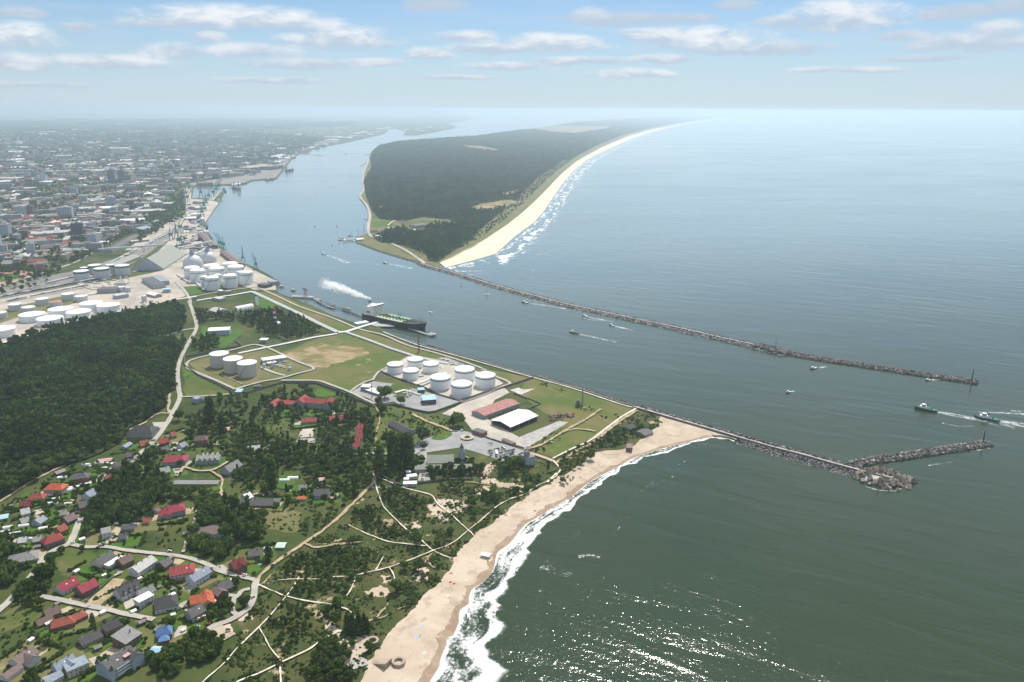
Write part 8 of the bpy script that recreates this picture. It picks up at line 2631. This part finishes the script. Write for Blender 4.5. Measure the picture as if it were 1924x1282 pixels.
# ------------------------------------------------------------------ the town
def town_protos():
 out = {}
 def block(L, W, H, wall, roof, flat_=True, rid=0):
  mb = MB()
  if flat_:
   mb.box(-L / 2, L / 2,-W / 2, W / 2,-.5, H, 0)
   mb.box(-L / 2 - .3, L / 2 + .3,-W / 2 - .3, W / 2 + .3, H, H + .8,1)
   mb.box(-L * .1, L * .12,-W * .2, W * .2, H + .8, H + 3,0)
  else:
   gable_wall(mb, L, W, H, rid)
   k = len(mb.f)
   gable_roof(mb, L, W, H, rid, .5)
   mb.m[k:] = [1] * (len(mb.f) - k)
  for f in range(int(H / 3)):
   z = 1.2 + 3 * f
   n = int(L / 4)
   for i in range(n):
    x = L * ((i + .5) / n - .5)
    for s in (-1,1):
     y = s * (W / 2 + .03)
     mb.box(x - .9, x + .9, y - .03, y + .03, z, z + 1.4,2)
  return mb.mesh('town_building', [wall, roof, M['glass']])
 W_, R_ = lambda k: M['w_' + k], lambda k: M['r_' + k]
 out['slab'] = [('grey apartment slab with flat roof', block(58,13,17, W_('grey'), R_('grey'))),('cream apartment slab with flat roof', block(70,13,15, W_('cream'), R_('pale'))),('tan apartment slab with grey roof', block(46,14,15, W_('tan'), R_('grey')))]
 out['tower'] = [('tall bluish apartment tower', block(26,18,30, W_('bluegrey'), R_('grey'))),('tall brown apartment tower', block(24,20,30, W_('brown'), R_('charcoal'))),('dark tower', block(26,22,30, W_('dark'), R_('dark')))]
 out['red'] = [('red-roofed house', block(22,12,7, W_('cream'), R_('brick'), False, 12)),('long red-roofed house', block(44,13,9, W_('tan'), R_('brick'), False, 14))]
 out['grey'] = [('grey-roofed house', block(20,12,7, W_('white'), R_('grey'), False, 11.5)),('long grey-roofed house', block(40,13,9, W_('grey'), R_('sagegrey'), False, 13)),('brown-roofed house', block(24,13,8, W_('cream'), R_('mauve'), False, 13))]
 out['hall'] = [('wide white-roofed hall', block(60,34,9, W_('white'), R_('white'), False, 13)),('long pale works hall', block(95,28,10, W_('grey'), R_('pale'), False, 14))]
 return out
TP = town_protos()
def town(u, v, kind, i, label, s=1.0, rz=None, group=None, sz=1.0):
 p = P(u, v)
 nm, me = TP[kind][i]
 o = link('town_building', me, None, (p.x, p.y, 2), random.choice([.35,1.92]) + random.uniform(-.15,.15) if rz is None else rz, (s, s, s * sz))
 tag(o, label, 'building', group)
 BLOCK.append((p.x, p.y, max(me.vertices[0].co.length, 10) * s * .9))
 return o
for u, v, k, i, s, sz, rz, lab in [(211,345, 'tower', 2,1.25,1.95,.3, 'left one of the dark twin towers in the town'),(230,345, 'tower', 2,1.25,1.95,.3, 'right one of the dark twin towers in the town'),(41,410, 'tower', 0,1.5,1.0,.5, 'pale slab block with lit end wall left in the town'),(125,412, 'tower', 0,1.9,.8,.3, 'wide bluish apartment block in the middle of the near town'),(158,383, 'tower', 0,1.2,.95,.3, 'bluish tower block among trees in the near town'),
        (355,302, 'tower', 0,1.5,1.2,.3, 'pale tower block near the far town road'),(274,287, 'tower', 0,1.6,1.1,.3, 'hazy tower block in the far town'),(194,288, 'tower', 1,1.6,1.1,.3, 'hazy dark tower block in the far town'),(183,345, 'tower', 1,1.2,1.0,.3, 'dark tower left of the twin towers'),(462,248, 'tower', 0,2.4,1.3,.3, 'far pinkish tower block on the horizon of the town'),(112,318, 'tower', 0,2.6,.5,.2, 'long hazy apartment block in the far town')]:
 town(u, v, k, i, lab, s, rz, None, sz)
for u, v, i, s, rz, lab in [(270,432,0,1.0,.25, 'slab'),(195,418,2,1.1,.2, 'slab'),(165,437,0,1.2,.2, 'slab'),(200,437,1,1.1,.2, 'slab'),(230,424,0,1.0,.25, 'slab'),(170,415,1,1.1,.2, 'slab'),(225,413,2,1.0,.2, 'slab')]:
 town(u, v, 'slab', i, 'apartment slab in the rows beside the blue-grey warehouse', s, rz, 'apartment slabs by the warehouse')
for u, v, i, s, rz, lab in [(103,427,1,1.2,.3, 'bright red roof in the middle of the near town'),(71,441,1,1.4,1.1, 'long red roof running downhill in the near town'),(93,452,1,1.1,1.0, 'red roof below the long one in the near town'),(60,455,1,1.0,1.1, 'red roof nearest the park in the near town'),(197,395,1,1.2,.2, 'red roof under the town road'),(18,440,0,1.3,.8, 'brick red roof at the photo edge')]:
 town(u, v, 'red', i, lab, s, rz)
for u, v, i, s, rz, lab in [(100,315,0,1.4,.2, 'white-roofed hall in the far town'),(90,325,0,1.2,.2, 'white-roofed hall below its twin in the far town'),(225,283,1,2.2,.1, 'very long pale works hall in the hazy town'),(90,251,1,2.5,.1, 'long pale hall far out in the fields'),(80,255,0,2.5,.1, 'pale hall far out beside the fields'),(30,387,1,.9,.1, 'long pale roof at the left of the town'),(38,451,1,.8,.4, 'pale long hall by the park'),(360,413,0,.8,.3, 'white-roofed shed on the bulk yard'),(370,405,0,.7,.3, 'white-roofed shed beside the quay cranes'),(300,398,0,.7,.3, 'white workshop by the port road'),(262,455,1,.6,.8, 'narrow pale rail shed')]:
 town(u, v, 'hall', i, lab, s, rz)
n_ = 0
names = {'slab': 'apartment slabs of the town', 'red': 'red-roofed town houses', 'grey': 'grey-roofed town houses', 'hall': 'pale halls of the town', 'tower': 'apartment towers of the town'}
TOWNPX = [(-40,310),(60,275),(250,258),(430,252),(540,258),(600,268),(560,284),(520,308),(470,328),(440,332),(362,345),(335,358),(300,392),(255,425),(215,448),(180,468),(130,490),(60,505),(0,515),(-40,520)]
def town_spots(n, lo, hi, power):
 got = []
 while len(got) < n:
  u, v = random.uniform(-60,720), lo + (hi - lo) * random.random() ** power
  if not inside(np.array([u]), np.array([v]), TOWNPX)[0]:
   continue
  p = P(u, v)
  if any((p.x - x) ** 2 + (p.y - y) ** 2 < (r + 14) ** 2 for x, y, r in BLOCK[-300:]):
   continue
  got.append((u, v, p))
  BLOCK.append((p.x, p.y, 16))
 return got
for u, v, p in town_spots(255,300,500,.75):
 r = random.random()
 k = 'grey' if r < .42 else ('red' if r < .64 else ('slab' if r < .93 else 'hall'))
 i = random.randrange(len(TP[k]))
 lab, me = TP[k][i]
 s = random.uniform(.75,1.25) * (.7 if k == 'hall' else 1)
 o = link('town_building', me, None, (p.x, p.y, 2), random.choice([.3,1.87,.5]) + random.uniform(-.2,.2),(s, s, s))
 tag(o, lab + ' among the trees of the nearer town', 'building', names[k] + ', ' + lab)
pr, kk = [],[]
allp = [me for k in ('slab', 'red', 'grey', 'hall', 'tower') for _, me in TP[k]]
pts = []
TOWNPX = [(-60,350),(-60,262),(60,250),(200,240),(330,233),(480,231),(640,236),(715,247),(680,258),(610,270),(560,284),(520,308),(470,328),(440,332),(362,345)]
for u, v, p in town_spots(2100,230,345,.95):
 pts.append((p.x, p.y))
TOWNPX = [(-60,510),(-60,330),(60,330),(250,340),(330,350),(300,392),(255,425),(215,448),(180,468),(130,490),(60,505)]
for u, v, p in town_spots(420,330,505,1.0):
 pts.append((p.x, p.y))
m_ = len(pts)
pick = rng.choice(len(allp), m_, p=[.12,.10,.12,.07,.07,.09,.13,.12,.04,.06,.04,.03,.01])
pick = [int(x) for x in pick]
sc = rng.uniform(.8,1.5, m_)
scatter('far_town_buildings', np.array(pts),2.0, allp, pick, np.stack([sc, sc, sc],1), rng.choice([.3,1.87,.5], m_) + rng.normal(0,.15, m_))
# chimneys and masts over the town
def chimney(u, v, h, r, label):
 p = P(u, v)
 o = struct_thing('chimney', label, 'chimney', (p.x, p.y, 2))
 mb = MB(); mb.lathe([(r, -.5),(r * .7, h * .8)],14); mb.build('shaft', M['w_grey'], o)
 mb = MB(); mb.lathe([(r * .7, h * .8),(r * .62, h)],14); mb.build('crown', M['w_brown'], o)
chimney(409,286,130,9, 'tall hazy chimney pair standing over the town, right one')
chimney(405,285,128,9, 'tall hazy chimney pair standing over the town, left one')
chimney(9,288,130,8, 'lone tall chimney near the photo edge')
chimney(757,216,110,14, 'pale mast on the far horizon behind the town')
chimney(440,325,50,3, 'slim pale mast by the town quay')
# the round island of the car park
c = P(878,824)
o = struct_thing('traffic_island', 'round sandy traffic island with planted ring on the car park', 'island', (c.x, c.y, LAYER[0]))
mb = MB(); mb.lathe([(9,0),(8.8,.18),(4.2,.2),(4,.02)],28, caps=False); mb.build('kerb', M['sand'], o)
mb = MB(); mb.lathe([(4,.02),(3.4,.7),(2.2,.7),(1.8,.02)],20, caps=False); mb.build('hedge', M['scrub'], o)
mk = MB()
for k in range(34):
 t_ = k / 33
 for u0, v0, u1, v1 in ((916,853,950,844.5),(937,858,967,849)):
  p = P(u0 + (u1 - u0) * t_, v0 + (v1 - v0) * t_)
  d = Vector((math.cos(crz), math.sin(crz)))
  n = Vector((-d.y, d.x)) * .07
  mk.add([(p.x + d.x * s1 * 2.6 + n.x * s2, p.y + d.y * s1 * 2.6 + n.y * s2, LAYER[0] + .012) for s1, s2 in ((-1,-1),(1,-1),(1,1),(-1,1))],[(0,1,2,3)])
mk.build('parking_marking', M['white'])['kind'] = 'structure'
for i in range(46):
 t_ = random.random()
 u, v = 470 + 165 * t_ + random.uniform(-3,3),338 - 70 * t_ ** .8 + random.uniform(-7,-1.5)
 p = P(u, v)
 o = link('town_building', TP[random.choice(['hall', 'grey', 'slab'])][random.randrange(2)][1], None, (p.x, p.y, 2), random.uniform(.2,.9),[random.uniform(.5,1.1)] * 3)
 tag(o, 'works building on the pale port ground of the town shore', 'building', 'works buildings of the town shore')
# shed roofs on the far headland and the town shore
for i in range(38):
 t = random.random()
 u = 600 + 140 * t + random.uniform(-6,6)
 v = 271 - 26 * t + random.uniform(-7,1)
 if i > 26:
  u, v = random.uniform(756,845), random.uniform(241,249)
  if v > 256 - (u - 750) * .14 - 2:
   continue
 p = P(u, v)
 o = link('town_building', TP['hall'][i % 2][1], None, (p.x, p.y, 2), random.uniform(0,.4),[random.uniform(1.0,2.2)] * 3)
 tag(o, 'pale shed on the hazy far harbour shore', 'building', 'pale sheds of the far harbour')
plant_woodland()
plant_scrub()
plant_far()
# bushes and hedges between the village plots
vp = []
for px, sp, kp in [([(0,1000),(120,960),(300,960),(420,940),(500,960),(500,1020),(420,1080),(300,1035),(130,1020),(40,1090),(-40,1120)],6,.3),([(0,1180),(70,1140),(160,1150),(300,1060),(400,1080),(420,1110),(390,1180),(300,1240),(220,1290),(0,1290)],5.5,.22),
    ([(0,950),(130,880),(250,860),(330,800),(460,790),(700,780),(700,900),(640,960),(500,960),(330,900),(100,960)],6,.38),([(340,760),(480,740),(700,770),(690,790),(480,800),(340,790)],7,.3)]:
 vp.append(fill([tuple(P(u, v))[:2] for u, v in px], sp, 1.0, kp))
for cn in PLOTS:
 for a, b in zip(cn, cn[1:] + cn[:1]):
  if random.random() < .55:
   m_ = int((b - a).length / 1.7)
   vp.append(np.array([tuple(a.lerp(b, (i + random.random() * .5) / m_))[:2] for i in range(m_)]))
vp = np.concatenate(vp)
road_px = [P(u, v) for nm, mt_, w, px in ROADS if mt_ in ('paleroad', 'dirt', 'asphalt') for u, v in px]
segs = [(P(*a), P(*b)) for nm, mt_, w, px in ROADS if mt_ in ('paleroad', 'dirt', 'asphalt', 'track') for a, b in zip(px[:-1], px[1:])]
ok = np.array([noise.noise((x / 25, y / 25,6)) > -.15 for x, y in vp])
for a, b in segs:
 d = np.array([b.x - a.x, b.y - a.y])
 q = vp - np.array([a.x, a.y])
 t_ = np.clip((q @ d) / max(1e-6, d @ d),0,1)
 ok &= np.hypot(*(q - t_[:, None] * d).T) > 7
for bx, by, br in BLOCK:
 ok &= (vp[:, 0] - bx) ** 2 + (vp[:, 1] - by) ** 2 > (br + 1.5) ** 2
vp = vp[ok]
s_ = rng.uniform(.35,1.0, len(vp))
scatter('garden_bushes', vp, 1.9, SHRUBS, rng.integers(3,5, len(vp)), np.stack([s_, s_, s_],1), rng.random(len(vp)) * 6.283)
# port grounds and greenery along the town shore
sheet('port_ground', [(362,350),(398,348),(458,345),(470,339),(518,335),(530,319),(545,300),(560,287),(598,275),(640,268),(636,264),(590,270),(548,284),(528,298),(470,318),(440,330),(390,340),(355,346)], M['rail'])
mn = []
for px, sp, kp in [([(300,395),(345,360),(348,385),(345,412),(262,458),(258,430)],14,.5),([(262,425),(300,395),(310,400),(275,432)],12,.5),([(440,335),(520,310),(600,268),(620,262),(560,262),(450,300)],26,.6)]:
 mn.append(fill([tuple(P(u, v))[:2] for u, v in px], sp, 1.0, kp))
mn = np.concatenate(mn)
s_ = rng.uniform(.9,1.6, len(mn))
scatter('shore_trees', mn, 1.9, WOODS, rng.integers(0,3, len(mn)), np.stack([s_, s_, s_],1), rng.random(len(mn)) * 6.283)
